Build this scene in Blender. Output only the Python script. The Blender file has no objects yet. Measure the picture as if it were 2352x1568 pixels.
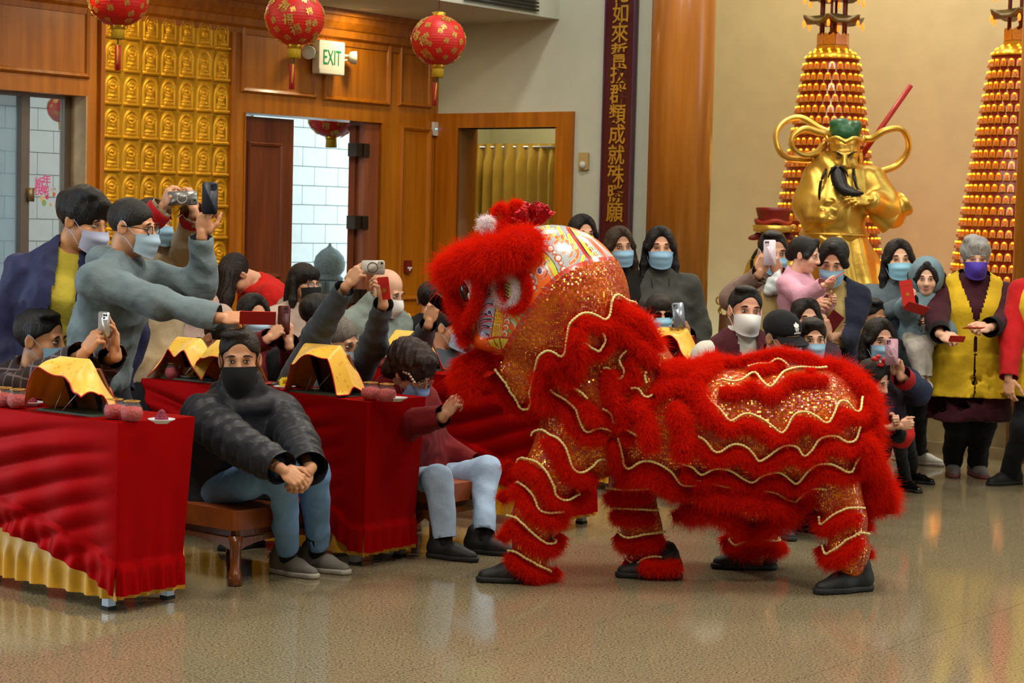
import bpy, math, random
import numpy as np
from mathutils import Vector, Matrix
from mathutils.bvhtree import BVHTree
R0 = np.random.default_rng(7)
random.seed(7)
scn = bpy.context.scene
COL = scn.collection
# ------------------------------------------------------------------ camera, world, lights, exposure
FPX = 4500.0
CAMH = 1.65
TH = math.atan(284 / FPX)
RO = 0.025
cam_d = bpy.data.cameras.new('camera')
cam = bpy.data.objects.new('camera', cam_d)
COL.objects.link(cam)
scn.camera = cam
cam_d.sensor_width = 36.0
cam_d.lens = FPX / 2352 * 36
cam_d.clip_end = 200
cam_d.dof.use_dof = True
cam_d.dof.focus_distance = 8.8
cam_d.dof.aperture_fstop = 8.0
_f = np.array([0, math.cos(TH), -math.sin(TH)])
_r0 = np.array([1.0, 0, 0])
_u0 = np.array([0, math.sin(TH), math.cos(TH)])
CR = math.cos(RO) * _r0 + math.sin(RO) * _u0
CU = -math.sin(RO) * _r0 + math.cos(RO) * _u0
CF = _f
CAMP = np.array([0, 0, CAMH])
cam.matrix_world = Matrix(((CR[0], CU[0], -CF[0], 0), (CR[1], CU[1], -CF[1], 0), (CR[2], CU[2], -CF[2], CAMH), (0, 0, 0, 1)))


def ray(px, py):
    return CF + CR * ((px - 1176) / FPX) + CU * ((784 - py) / FPX)


def P(px, py, Z):
    d = ray(px, py)
    return CAMP + d * (Z / d[1])


def FL(px, py, z=0.0):
    d = ray(px, py)
    return CAMP + d * ((z - CAMH) / d[2])


def PX(p):
    q = np.asarray(p, float) - CAMP
    w = q @ CF
    return 1176 + FPX * (q @ CR) / w, 784 - FPX * (q @ CU) / w


def hit_plane(px, py, p0, n):
    d = ray(px, py)
    return CAMP + d * (np.dot(np.asarray(p0) - CAMP, n) / np.dot(d, n))


def lin(c):
    if isinstance(c, str):
        c = c.lstrip('#')
        c = [int(c[i:i + 2], 16) / 255 for i in (0, 2, 4)]
    return tuple((x / 12.92 if x <= 0.04045 else ((x + 0.055) / 1.055) ** 2.4) for x in c[:3])


YAW = math.atan(3524 / FPX)
U = np.array([math.sin(YAW), math.cos(YAW), 0])
V = np.array([-math.cos(YAW), math.sin(YAW), 0])
UP = np.array([0, 0, 1.0])

w = bpy.data.worlds.new('world')
scn.world = w
w.use_nodes = True
bg = w.node_tree.nodes['Background']
bg.inputs[0].default_value = (0.74, 0.9, 1.0, 1)
bg.inputs[1].default_value = 4.5


def area(name, loc, size, power, color, rot=(0, 0, 0), sy=None):
    l = bpy.data.lights.new(name, 'AREA')
    l.energy = power
    l.color = color
    l.size = size
    if sy:
        l.shape = 'RECTANGLE'
        l.size_y = sy
    o = bpy.data.objects.new(name, l)
    o.location = loc
    o.rotation_euler = rot
    COL.objects.link(o)
    return o


WARM = (1.0, 0.91, 0.78)
CEIL = 6.0
for i, (x, y, e) in enumerate([(-1.2, 4.5, 150), (3.4, 5.0, 190), (1.2, 8.3, 170), (5.0, 9.5, 150), (2.6, 12.2, 80), (-2.6, 7.0, 100)]):
    area('ceiling_lamp', (x, y, CEIL - 0.06), 1.1, e, WARM)
area('hall_downlight', (-0.05, 12.1, CEIL - 0.06), 0.45, 95, (1.0, 0.95, 0.86))
vs = scn.view_settings
vs.view_transform = 'Standard'
vs.look = 'None'
vs.exposure = 0.0
vs.gamma = 1.0
vs.use_curve_mapping = False

# ------------------------------------------------------------------ materials
MATS = {}


def nodes_of(m):
    m.use_nodes = True
    nt = m.node_tree
    return nt, nt.nodes, nt.links, nt.nodes['Principled BSDF']


def mat(name, color, rough=0.6, metal=0.0, var=0.12, vscale=6.0, stretch=(1, 1, 1), bump=0.0, bscale=60.0, bstretch=(1, 1, 1),
        sheen=0.0, coat=0.0, trans=0.0, alpha=1.0, emit=0.0, ecol=None, color2=None, sss=0.0, ior=1.45, spec=0.5):
    if name in MATS:
        return MATS[name]
    m = bpy.data.materials.new(name)
    nt, N, L, b = nodes_of(m)
    c1 = lin(color)
    c2 = lin(color2) if color2 else tuple(x * (1 - 2 * var) for x in c1)
    c1b = c1 if color2 else tuple(min(1, x * (1 + var)) for x in c1)
    tc = N.new('ShaderNodeTexCoord')
    if var > 0 or color2:
        mp = N.new('ShaderNodeMapping')
        mp.inputs['Scale'].default_value = stretch
        L.new(tc.outputs['Object'], mp.inputs[0])
        nz = N.new('ShaderNodeTexNoise')
        nz.inputs['Scale'].default_value = vscale
        nz.inputs['Detail'].default_value = 4
        L.new(mp.outputs[0], nz.inputs['Vector'])
        cr = N.new('ShaderNodeValToRGB')
        cr.color_ramp.elements[0].position = 0.3
        cr.color_ramp.elements[1].position = 0.7
        cr.color_ramp.elements[0].color = (*c2, 1)
        cr.color_ramp.elements[1].color = (*c1b, 1)
        L.new(nz.outputs[0], cr.inputs[0])
        L.new(cr.outputs[0], b.inputs['Base Color'])
    else:
        b.inputs['Base Color'].default_value = (*c1, 1)
    if bump > 0:
        mp2 = N.new('ShaderNodeMapping')
        mp2.inputs['Scale'].default_value = bstretch
        L.new(tc.outputs['Object'], mp2.inputs[0])
        n2 = N.new('ShaderNodeTexNoise')
        n2.inputs['Scale'].default_value = bscale
        n2.inputs['Detail'].default_value = 3
        L.new(mp2.outputs[0], n2.inputs['Vector'])
        bp = N.new('ShaderNodeBump')
        bp.inputs['Strength'].default_value = bump
        bp.inputs['Distance'].default_value = 0.02
        L.new(n2.outputs[0], bp.inputs['Height'])
        L.new(bp.outputs[0], b.inputs['Normal'])
    b.inputs['Roughness'].default_value = rough
    b.inputs['Metallic'].default_value = metal
    b.inputs['IOR'].default_value = ior
    b.inputs['Specular IOR Level'].default_value = spec
    if sheen:
        b.inputs['Sheen Weight'].default_value = sheen
    if coat:
        b.inputs['Coat Weight'].default_value = coat
        b.inputs['Coat Roughness'].default_value = 0.15
    if trans:
        b.inputs['Transmission Weight'].default_value = trans
    if alpha < 1:
        b.inputs['Alpha'].default_value = alpha
    if sss:
        b.inputs['Subsurface Weight'].default_value = sss
        b.inputs['Subsurface Radius'].default_value = (0.02, 0.008, 0.004)
        b.inputs['Subsurface Scale'].default_value = 0.3
    if emit:
        b.inputs['Emission Color'].default_value = (*(lin(ecol) if ecol else c1), 1)
        b.inputs['Emission Strength'].default_value = emit
    MATS[name] = m
    return m


def cloth(name, color, var=0.1, rough=0.85, bump=0.5, bscale=14, **k):
    return mat(name, color, rough=rough, var=var, bump=bump, bscale=bscale, sheen=0.04, spec=0.25, **k)


def wood(name, color, color2, rough=0.38, stretch=(9, 9, 0.7)):
    return mat(name, color, color2=color2, rough=rough, vscale=2.2, stretch=stretch, bump=0.05, bscale=3, bstretch=(30, 30, 1.2), coat=0.25)


# ------------------------------------------------------------------ mesh helpers
def new_mesh(name, V_, F_, m=None, smooth=True, fmat=None, mats=None):
    me = bpy.data.meshes.new(name)
    V_ = np.asarray(V_, np.float32).reshape(-1, 3)
    if isinstance(F_, np.ndarray):
        k = F_.shape[1]
        flat = F_.reshape(-1).astype(np.int32)
        starts = np.arange(0, len(flat), k, dtype=np.int32)
        tot = np.full(len(starts), k, np.int32)
    else:
        tot = np.array([len(f) for f in F_], np.int32)
        flat = np.array([i for f in F_ for i in f], np.int32)
        starts = np.concatenate([[0], np.cumsum(tot)[:-1]]).astype(np.int32) if len(tot) else np.zeros(0, np.int32)
    me.vertices.add(len(V_))
    me.vertices.foreach_set('co', V_.reshape(-1))
    me.loops.add(len(flat))
    me.loops.foreach_set('vertex_index', flat)
    me.polygons.add(len(starts))
    me.polygons.foreach_set('loop_start', starts)
    me.polygons.foreach_set('loop_total', tot)
    me.polygons.foreach_set('use_smooth', np.full(len(starts), bool(smooth)))
    if mats:
        for x in mats:
            me.materials.append(x)
        if fmat is not None:
            me.polygons.foreach_set('material_index', np.asarray(fmat, np.int32))
    elif m:
        me.materials.append(m)
    me.update(calc_edges=True)
    me.validate()
    return me


def link(name, data, parent=None, loc=None):
    o = bpy.data.objects.new(name, data)
    COL.objects.link(o)
    if parent is not None:
        o.parent = parent
    if loc is not None:
        o.location = loc
    return o


def tag(o, label=None, cat=None, group=None, kind=None):
    if label:
        o['label'] = label
    if cat:
        o['category'] = cat
    if group:
        o['group'] = group
    if kind:
        o['kind'] = kind
    return o


def base_of(o):
    b = np.zeros(3)
    while o is not None:
        b = b + np.array(o.location)
        o = o.parent
    return b


def part(name, VF, m=None, parent=None, smooth=True, label=None, **k):
    """link world-space geometry as a child of parent (parents carry only translations)"""
    V_, F_ = VF
    V_ = np.asarray(V_, float).reshape(-1, 3)
    if parent is not None:
        V_ = V_ - base_of(parent)
    o = link(name, new_mesh(name, V_, F_, m, smooth, **k), parent)
    if label:
        o['label'] = label
    return o


def empty(name, loc, label, cat, group=None):
    o = link(name, None, None, Vector(loc))
    o.empty_display_size = 0.1
    return tag(o, label, cat, group)


def thing(name, VF, m, label, cat, group=None, loc=None, smooth=True, **k):
    V_, F_ = VF
    V_ = np.asarray(V_, float).reshape(-1, 3)
    if loc is None:
        loc = np.array([V_[:, 0].mean(), V_[:, 1].mean(), V_[:, 2].min()])
    o = link(name, new_mesh(name, V_ - loc, F_, m, smooth, **k), None, Vector(loc))
    return tag(o, label, cat, group)


def join(*vfs):
    Vs, Fs, n = [], [], 0
    for v, f in vfs:
        v = np.asarray(v, float).reshape(-1, 3)
        Vs.append(v)
        if isinstance(f, np.ndarray):
            Fs.extend((f + n).tolist())
        else:
            Fs.extend([[i + n for i in q] for q in f])
        n += len(v)
    return np.concatenate(Vs), Fs


def joinq(*vfs):
    """join for all-quad ndarray faces"""
    Vs, Fs, n = [], [], 0
    for v, f in vfs:
        if len(v) == 0:
            continue
        Vs.append(v)
        Fs.append(f + n)
        n += len(v)
    return np.concatenate(Vs), np.concatenate(Fs)


BOXF = [[0, 3, 2, 1], [4, 5, 6, 7], [0, 1, 5, 4], [1, 2, 6, 5], [2, 3, 7, 6], [3, 0, 4, 7]]


def box(o, a, b, c):
    """box at corner o with edge vectors a,b,c"""
    o, a, b, c = (np.asarray(x, float) for x in (o, a, b, c))
    v = np.array([o, o + a, o + a + b, o + b, o + c, o + a + c, o + a + b + c, o + b + c])
    F_ = BOXF
    if np.dot(np.cross(a, b), c) < 0:
        F_ = [q[::-1] for q in BOXF]
    return v, [list(q) for q in F_]


def cbox(c, ex, ey, ez, ax=None):
    """box centred at c with half sizes along axes ax (3 rows)"""
    A = np.eye(3) if ax is None else np.asarray(ax, float)
    c = np.asarray(c, float)
    return box(c - A[0] * ex - A[1] * ey - A[2] * ez, A[0] * 2 * ex, A[1] * 2 * ey, A[2] * 2 * ez)


def rbox(c, ex, ey, ez, r, ax=None, seg=3):
    """box with its corners rounded in the ex-ey plane (phones, plates, signs)"""
    A = np.eye(3) if ax is None else np.asarray(ax, float)
    pts = []
    for q, (sx, sy) in enumerate([(1, 1), (-1, 1), (-1, -1), (1, -1)]):
        for i in range(seg + 1):
            t = math.pi / 2 * (q + i / seg)
            pts.append((sx * (ex - r) + r * math.cos(t), sy * (ey - r) + r * math.sin(t)))
    return prism(pts, -ez, ez, c, A)


def prism(pts, z0, z1, c=(0, 0, 0), A=None):
    A = np.eye(3) if A is None else np.asarray(A, float)
    n = len(pts)
    v = []
    for z in (z0, z1):
        for x, y in pts:
            v.append(np.asarray(c) + A[0] * x + A[1] * y + A[2] * z)
    f = [list(range(n))[::-1], [n + i for i in range(n)]]
    f += [[i, (i + 1) % n, n + (i + 1) % n, n + i] for i in range(n)]
    return np.array(v), f


def lathe(prof, seg=24, c=(0, 0, 0), cap=True):
    c = np.asarray(c, float)
    v, f = [], []
    for r, z in prof:
        for i in range(seg):
            t = 2 * math.pi * i / seg
            v.append((c[0] + r * math.cos(t), c[1] + r * math.sin(t), c[2] + z))
    for j in range(len(prof) - 1):
        for i in range(seg):
            a, b2 = j * seg + i, j * seg + (i + 1) % seg
            f.append([a, b2, b2 + seg, a + seg])
    if cap:
        f.append(list(range(seg))[::-1])
        f.append([(len(prof) - 1) * seg + i for i in range(seg)])
    return np.array(v), f


def frame_of(t, ref=(0, 0, 1)):
    t = np.asarray(t, float)
    t = t / (np.linalg.norm(t) + 1e-9)
    ref = np.asarray(ref, float)
    if abs(np.dot(t, ref)) > 0.95:
        ref = np.array([1.0, 0, 0])
    a = np.cross(ref, t)
    a /= np.linalg.norm(a)
    return t, a, np.cross(t, a)


def tube(pts, r, seg=8, flat=None, ref=(0, 0, 1), cap=True):
    """tube along points; r scalar or per-point; flat = (ka,kb) scales"""
    pts = np.asarray(pts, float)
    n = len(pts)
    rr = np.full(n, r) if np.isscalar(r) else np.asarray(r, float)
    ka, kb = flat if flat else (1, 1)
    v = []
    for i in range(n):
        t = pts[min(i + 1, n - 1)] - pts[max(i - 1, 0)]
        _, a, b = frame_of(t, ref)
        for k in range(seg):
            w_ = 2 * math.pi * k / seg
            v.append(pts[i] + rr[i] * (a * math.cos(w_) * ka + b * math.sin(w_) * kb))
    f = []
    for j in range(n - 1):
        for k in range(seg):
            a, b = j * seg + k, j * seg + (k + 1) % seg
            f.append([a, b, b + seg, a + seg])
    if cap:
        f.append(list(range(seg))[::-1])
        f.append([(n - 1) * seg + k for k in range(seg)])
    return np.array(v), f


def spline(pts, n=40, closed=False):
    """Catmull-Rom resample"""
    p = np.asarray(pts, float)
    if closed:
        p = np.concatenate([p[-1:], p, p[:2]])
    else:
        p = np.concatenate([2 * p[:1] - p[1:2], p, 2 * p[-1:] - p[-2:-1]])
    segs = len(p) - 3
    out = []
    for q in np.linspace(0, segs - 1e-6, n):
        i = int(q)
        t = q - i
        a, b, c, d = p[i], p[i + 1], p[i + 2], p[i + 3]
        out.append(0.5 * ((2 * b) + (-a + c) * t + (2 * a - 5 * b + 4 * c - d) * t * t + (-a + 3 * b - 3 * c + d) * t ** 3))
    return np.array(out)


def grid_surf(G):
    """G: (n,m,3) -> V, quads"""
    n, m = G.shape[:2]
    idx = np.arange(n * m).reshape(n, m)
    F_ = np.stack([idx[:-1, :-1], idx[1:, :-1], idx[1:, 1:], idx[:-1, 1:]], -1).reshape(-1, 4)
    return G.reshape(-1, 3), F_


# ------------------------------------------------------------------ signed-distance modelling
def cone(a, ra, b, rb, q=0.0, qn=0.07, s=1):
    return dict(k='cone', a=np.asarray(a, float), b=np.asarray(b, float), ra=ra, rb=rb, q=q, qn=qn, s=s)


def ell(c, r, A=None, s=1):
    return dict(k='ell', c=np.asarray(c, float), r=np.asarray(r, float), A=np.eye(3) if A is None else np.asarray(A, float), s=s)


def ering(a, b, ua, va, A0, A1, q=0.0, qn=0.07, flat=False):
    """elliptic cone a->b, width axis ua, depth axis va, half sizes A0=(wa,da), A1"""
    return dict(k='er', a=np.asarray(a, float), b=np.asarray(b, float), u=ua, v=va, A0=A0, A1=A1, q=q, qn=qn, s=1, flat=flat)


def half(p, n, s=-1):
    return dict(k='half', c=np.asarray(p, float), n=np.asarray(n, float), s=s)


def _bound(p):
    if p['k'] == 'cone':
        r = max(p['ra'], p['rb']) + p['q']
        return np.minimum(p['a'], p['b']) - r, np.maximum(p['a'], p['b']) + r
    if p['k'] == 'ell':
        e = np.sqrt(((p['A'].T * p['r']) ** 2).sum(1))
        return p['c'] - e, p['c'] + e
    if p['k'] == 'er':
        r = max(p['A0'] + p['A1']) + p['q']
        return np.minimum(p['a'], p['b']) - r, np.maximum(p['a'], p['b']) + r
    return None


def _eval(p, X, Y, Z_):
    if p['k'] == 'cone':
        a, b = p['a'], p['b']
        ab = b - a
        L2 = float(ab @ ab) + 1e-12
        x, y, z = X - a[0], Y - a[1], Z_ - a[2]
        t = np.clip((x * ab[0] + y * ab[1] + z * ab[2]) / L2, 0, 1)
        d = np.sqrt((x - t * ab[0]) ** 2 + (y - t * ab[1]) ** 2 + (z - t * ab[2]) ** 2) - (p['ra'] + (p['rb'] - p['ra']) * t)
        if p['q']:
            d = d - p['q'] * (np.abs(np.sin(math.pi * t * math.sqrt(L2) / p['qn'])) ** 0.6 - 0.6)
        return d
    if p['k'] == 'ell':
        A, r, c = p['A'], p['r'], p['c']
        x, y, z = X - c[0], Y - c[1], Z_ - c[2]
        l = [(x * A[i][0] + y * A[i][1] + z * A[i][2]) / r[i] for i in range(3)]
        k0 = np.sqrt(l[0] ** 2 + l[1] ** 2 + l[2] ** 2)
        k1 = np.sqrt((l[0] / r[0]) ** 2 + (l[1] / r[1]) ** 2 + (l[2] / r[2]) ** 2)
        return k0 * (k0 - 1) / (k1 + 1e-6)
    if p['k'] == 'er':
        a, b, u, v = p['a'], p['b'], p['u'], p['v']
        ab = b - a
        L = math.sqrt(float(ab @ ab)) + 1e-9
        wv = ab / L
        x, y, z = X - a[0], Y - a[1], Z_ - a[2]
        h = x * wv[0] + y * wv[1] + z * wv[2]
        t = np.clip(h / L, 0, 1)
        ho = h - t * L
        cx, cy, cz = x - t * ab[0], y - t * ab[1], z - t * ab[2]
        A = p['A0'][0] + (p['A1'][0] - p['A0'][0]) * t
        B = p['A0'][1] + (p['A1'][1] - p['A0'][1]) * t
        if p['q']:
            qq = p['q'] * (np.abs(np.sin(math.pi * h / p['qn'])) ** 0.6 - 0.6)
            A = A + qq
            B = B + qq
        m = np.minimum(A, B)
        if p['flat']:
            k0 = np.sqrt(((cx * u[0] + cy * u[1] + cz * u[2]) / A) ** 2 + ((cx * v[0] + cy * v[1] + cz * v[2]) / B) ** 2)
            return np.maximum((k0 - 1) * m, np.abs(ho) - 0.002)
        k0 = np.sqrt(((cx * u[0] + cy * u[1] + cz * u[2]) / A) ** 2 + ((cx * v[0] + cy * v[1] + cz * v[2]) / B) ** 2 + (ho / m) ** 2)
        return (k0 - 1) * m
    if p['k'] == 'half':
        n = p['n'] / np.linalg.norm(p['n'])
        return (X - p['c'][0]) * n[0] + (Y - p['c'][1]) * n[1] + (Z_ - p['c'][2]) * n[2]


def sdf_mesh(prims, vox=0.012, k=0.03, disp=None, kc=None):
    """smooth union (s=1) and smooth subtraction (s=-1) of prims, meshed with surface nets -> V, quads"""
    lo = np.array([1e9] * 3)
    hi = -lo
    for p in prims:
        if p['s'] > 0:
            a, b = _bound(p)
            lo, hi = np.minimum(lo, a), np.maximum(hi, b)
    lo -= 3 * vox
    hi += 3 * vox
    n = np.ceil((hi - lo) / vox).astype(int) + 1
    D = np.full(n, 1.0, np.float32)
    ax = [(lo[i] + np.arange(n[i]) * vox).astype(np.float32) for i in range(3)]
    mg = k + 3 * vox
    kc = k * 0.5 if kc is None else kc
    for p in prims:
        bb = _bound(p)
        if bb is None:
            i0, i1 = np.zeros(3, int), n
        else:
            i0 = np.clip(np.floor((bb[0] - mg - lo) / vox).astype(int), 0, n)
            i1 = np.clip(np.ceil((bb[1] + mg - lo) / vox).astype(int) + 1, 0, n)
        if (i1 <= i0).any():
            continue
        X, Y, Z_ = np.meshgrid(*[ax[i][i0[i]:i1[i]] for i in range(3)], indexing='ij', sparse=True)
        d = _eval(p, X, Y, Z_).astype(np.float32)
        sl = tuple(slice(i0[i], i1[i]) for i in range(3))
        o = D[sl]
        if p['s'] > 0:
            h = np.clip(0.5 + 0.5 * (o - d) / k, 0, 1)
            D[sl] = o + (d - o) * h - k * h * (1 - h)
        else:
            h = np.clip(0.5 - 0.5 * (o + d) / kc, 0, 1)
            D[sl] = o + (-d - o) * h + kc * h * (1 - h)
    if disp is not None:
        X, Y, Z_ = np.meshgrid(*ax, indexing='ij', sparse=True)
        D = D + disp(X, Y, Z_).astype(np.float32)
    return surface_nets(D, lo, vox)


def surface_nets(D, lo, vox):
    S = D < 0
    nx, ny, nz = D.shape
    cnt = np.zeros((nx - 1, ny - 1, nz - 1), np.int8)
    offs = [(a, b, c) for a in (0, 1) for b in (0, 1) for c in (0, 1)]
    for a, b, c in offs:
        cnt += S[a:nx - 1 + a, b:ny - 1 + b, c:nz - 1 + c]
    I, J, K = np.nonzero((cnt > 0) & (cnt < 8))
    if len(I) == 0:
        return np.zeros((0, 3)), np.zeros((0, 4), int)
    acc = np.zeros((len(I), 3), np.float32)
    num = np.zeros(len(I), np.float32)
    cv = {o: D[I + o[0], J + o[1], K + o[2]] for o in offs}
    for o in offs:
        for axx in range(3):
            if o[axx] == 0:
                q = list(o)
                q[axx] = 1
                q = tuple(q)
                a, b = cv[o], cv[q]
                m = (a < 0) != (b < 0)
                t = np.where(m, a / np.where(m, a - b, 1), 0)
                for i in range(3):
                    acc[:, i] += np.where(m, o[i] + (t if i == axx else 0), 0)
                num += m
    Vv = (acc / num[:, None] + np.stack([I, J, K], 1)) * vox + lo
    idx = np.full((nx - 1, ny - 1, nz - 1), -1, np.int32)
    idx[I, J, K] = np.arange(len(I))
    Fs = []
    A = S[:-1, 1:-1, 1:-1] != S[1:, 1:-1, 1:-1]
    i, j, k_ = np.nonzero(A)
    j, k_ = j + 1, k_ + 1
    q = np.stack([idx[i, j - 1, k_ - 1], idx[i, j, k_ - 1], idx[i, j, k_], idx[i, j - 1, k_]], 1)
    fl = S[i, j, k_]
    q[~fl] = q[~fl][:, ::-1]
    Fs.append(q)
    A = S[1:-1, :-1, 1:-1] != S[1:-1, 1:, 1:-1]
    i, j, k_ = np.nonzero(A)
    i, k_ = i + 1, k_ + 1
    q = np.stack([idx[i - 1, j, k_ - 1], idx[i - 1, j, k_], idx[i, j, k_], idx[i, j, k_ - 1]], 1)
    fl = S[i, j, k_]
    q[~fl] = q[~fl][:, ::-1]
    Fs.append(q)
    A = S[1:-1, 1:-1, :-1] != S[1:-1, 1:-1, 1:]
    i, j, k_ = np.nonzero(A)
    i, j = i + 1, j + 1
    q = np.stack([idx[i - 1, j - 1, k_], idx[i, j - 1, k_], idx[i, j, k_], idx[i - 1, j, k_]], 1)
    fl = S[i, j, k_]
    q[~fl] = q[~fl][:, ::-1]
    Fs.append(q)
    return Vv.astype(float), np.concatenate(Fs)


def cull(VF, keep):
    """keep faces whose centre satisfies keep(C); drop loose vertices"""
    v, f = VF
    C = v[f].mean(1)
    f = f[keep(C)]
    u, inv = np.unique(f, return_inverse=True)
    return v[u], inv.reshape(f.shape)


def nz3(X, Y, Z_, s, seed=0):
    """cheap smooth noise from sines"""
    r = np.random.default_rng(seed)
    o = 0
    for _ in range(4):
        a = r.normal(size=3)
        a = a / np.linalg.norm(a) * s * r.uniform(0.7, 1.4)
        o = o + np.sin(a[0] * X + a[1] * Y + a[2] * Z_ + r.uniform(0, 6.28))
    return o / 4


def rotz(a):
    c, s = math.cos(a), math.sin(a)
    return np.array([[c, -s, 0], [s, c, 0], [0, 0, 1.0]])


def rotx(a):
    c, s = math.cos(a), math.sin(a)
    return np.array([[1.0, 0, 0], [0, c, -s], [0, s, c]])


def roty(a):
    c, s = math.cos(a), math.sin(a)
    return np.array([[c, 0, s], [0, 1.0, 0], [-s, 0, c]])


def text_mesh(name, body, size, m, parent, pos, A, ext=0.002, bevel=0.0, bold=0.0, sx=1.0):
    """lettering as real mesh; A columns = text x axis, y axis, normal; pos = bottom centre"""
    fc = bpy.data.curves.new(name, 'FONT')
    fc.body = body
    fc.size = size
    fc.align_x = 'CENTER'
    fc.extrude = ext
    fc.offset = bold
    fc.bevel_depth = bevel
    fo = bpy.data.objects.new(name, fc)
    COL.objects.link(fo)
    dg = bpy.context.evaluated_depsgraph_get()
    me = bpy.data.meshes.new_from_object(fo.evaluated_get(dg))
    bpy.data.objects.remove(fo)
    bpy.data.curves.remove(fc)
    me.materials.clear()
    me.materials.append(m)
    o = link(name, me, parent)
    q = np.asarray(pos, float) - (base_of(parent) if parent is not None else 0)
    A = np.asarray(A, float)
    o.matrix_local = Matrix(((A[0][0] * sx, A[0][1], A[0][2], q[0]), (A[1][0] * sx, A[1][1], A[1][2], q[1]), (A[2][0] * sx, A[2][1], A[2][2], q[2]), (0, 0, 0, 1)))
    return o
# ------------------------------------------------------------------ room shell
W0 = P(745, 480, 15.0)
C0 = hit_plane(1003, 400, W0, V)          # inner corner of timber wall and white wall
vW = float(W0 @ V)
uC = float(C0 @ U)
SOF = 3.19
DS = 1.16                                  # soffit depth
uA = uC + 3.6                              # alcove back wall


def UV(u, v, z=0.0):
    return U * u + V * v + UP * z


def WP(px, py, d=0.0):
    return hit_plane(px, py, W0 - V * d, V)


def BP(px, py, d=0.0):
    return hit_plane(px, py, C0 - U * d, U)


def wsz(px, py, d=0.0):
    p = WP(px, py, d)
    return float(p @ U), float(p[2])


def bsz(px, py, d=0.0):
    p = BP(px, py, d)
    return float(p @ V), float(p[2])


WOOD = wood('timber_panelling', '#bc7208', '#9e5a04')
WOODT = wood('timber_trim', '#b36a08', '#965404')
WOODD = wood('dark_door_timber', '#7a3a16', '#5c270d')
WHITE = mat('white_wall_paint', '#bfc4b4', rough=0.8, var=0.02, bump=0.03, bscale=40)
CREAM = mat('cream_wall_paint', '#c2b38e', rough=0.75, var=0.03)
CEILM = mat('ceiling_paint', '#bdb8aa', rough=0.9, var=0.02)


def wbox(s0, s1, z0, z1, d0, d1, pl='w'):
    """box on the timber wall ('w': s along U) or the white wall ('b': s along V); d = distance into the room"""
    if pl == 'w':
        return box(UV(s0, vW - d0, z0), U * (s1 - s0), UP * (z1 - z0), -V * (d1 - d0))
    return box(UV(uC - d0, s0, z0), V * (s1 - s0), UP * (z1 - z0), -U * (d1 - d0))


def struct(name, VF, m, parent=None, smooth=False):
    v, f = VF
    o = part(name, (v, f), m, parent, smooth)
    if parent is None:
        o['kind'] = 'structure'
    return o


def moulding(s0, s1, z0, z1, wd=0.045, d=0.03, pl='w'):
    """mitred, rounded picture-frame moulding"""
    prof = [(0.0, 0.0), (0.006, d * 0.6), (wd * 0.35, d), (wd * 0.75, d * 0.7), (wd, 0.0)]
    v, f = [], []
    for a, b in prof:
        for (s, z, ds, dz) in ((s0, z0, 1, 1), (s1, z0, -1, 1), (s1, z1, -1, -1), (s0, z1, 1, -1)):
            ss, zz = s + ds * a, z + dz * a
            v.append(UV(ss, vW - b, zz) if pl == 'w' else UV(uC - b, ss, zz))
    for j in range(len(prof) - 1):
        for k in range(4):
            a, b = j * 4 + k, j * 4 + (k + 1) % 4
            f.append([a, b, b + 4, a + 4])
    return np.array(v), f


# floor
GRAN = bpy.data.materials.new('polished_granite')
nt, N, L, b = nodes_of(GRAN)
tc = N.new('ShaderNodeTexCoord')
geo = N.new('ShaderNodeNewGeometry')
n1 = N.new('ShaderNodeTexNoise')
n1.inputs['Scale'].default_value = 95
n1.inputs['Detail'].default_value = 3
n1.inputs['Roughness'].default_value = 0.7
L.new(geo.outputs['Position'], n1.inputs['Vector'])
cr = N.new('ShaderNodeValToRGB')
e = cr.color_ramp.elements
e[0].position, e[0].color = 0.36, (*lin('#3b382c'), 1)
e[1].position, e[1].color = 0.46, (*lin('#827b62'), 1)
x = e.new(0.55)
x.color = (*lin('#938a6f'), 1)
x = e.new(0.66)
x.color = (*lin('#a39078'), 1)
L.new(n1.outputs[0], cr.inputs[0])
n2 = N.new('ShaderNodeTexNoise')
n2.inputs['Scale'].default_value = 0.9
L.new(geo.outputs['Position'], n2.inputs['Vector'])
mx = N.new('ShaderNodeMix')
mx.data_type = 'RGBA'
mx.blend_type = 'MULTIPLY'
mx.inputs[0].default_value = 0.35
L.new(cr.outputs[0], mx.inputs[6])
c2 = N.new('ShaderNodeValToRGB')
c2.color_ramp.elements[0].color = (*lin('#c9a896'), 1)
c2.color_ramp.elements[1].color = (*lin('#e8e6cf'), 1)
L.new(n2.outputs[0], c2.inputs[0])
L.new(c2.outputs[0], mx.inputs[7])
L.new(mx.outputs[2], b.inputs['Base Color'])
b.inputs['Roughness'].default_value = 0.1
b.inputs['Specular IOR Level'].default_value = 0.62
JOINT = mat('floor_joint', '#6b6150', rough=0.7, var=0.05)
floor = struct('floor', box(UV(-7, -9, -0.12), U * 22, V * 23, UP * 0.1165), JOINT)
TS = 1.1
tv, tf = rbox((0, 0, 0), TS / 2 - 0.0012, TS / 2 - 0.0012, 0.0025, 0.004, np.array([U, V, UP]), seg=1)
tile_me = new_mesh('tile', tv, tf, GRAN, smooth=False)
for iu in range(-4, 12):
    for iv in range(-8, 10):
        c = UV((iu + 0.5) * TS + 0.32, (iv + 0.5) * TS + 0.2, -0.0025)
        if c @ V > vW - 0.3 or c @ U > uA + 0.4:
            continue
        link('tile', tile_me, floor, Vector(c))

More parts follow.
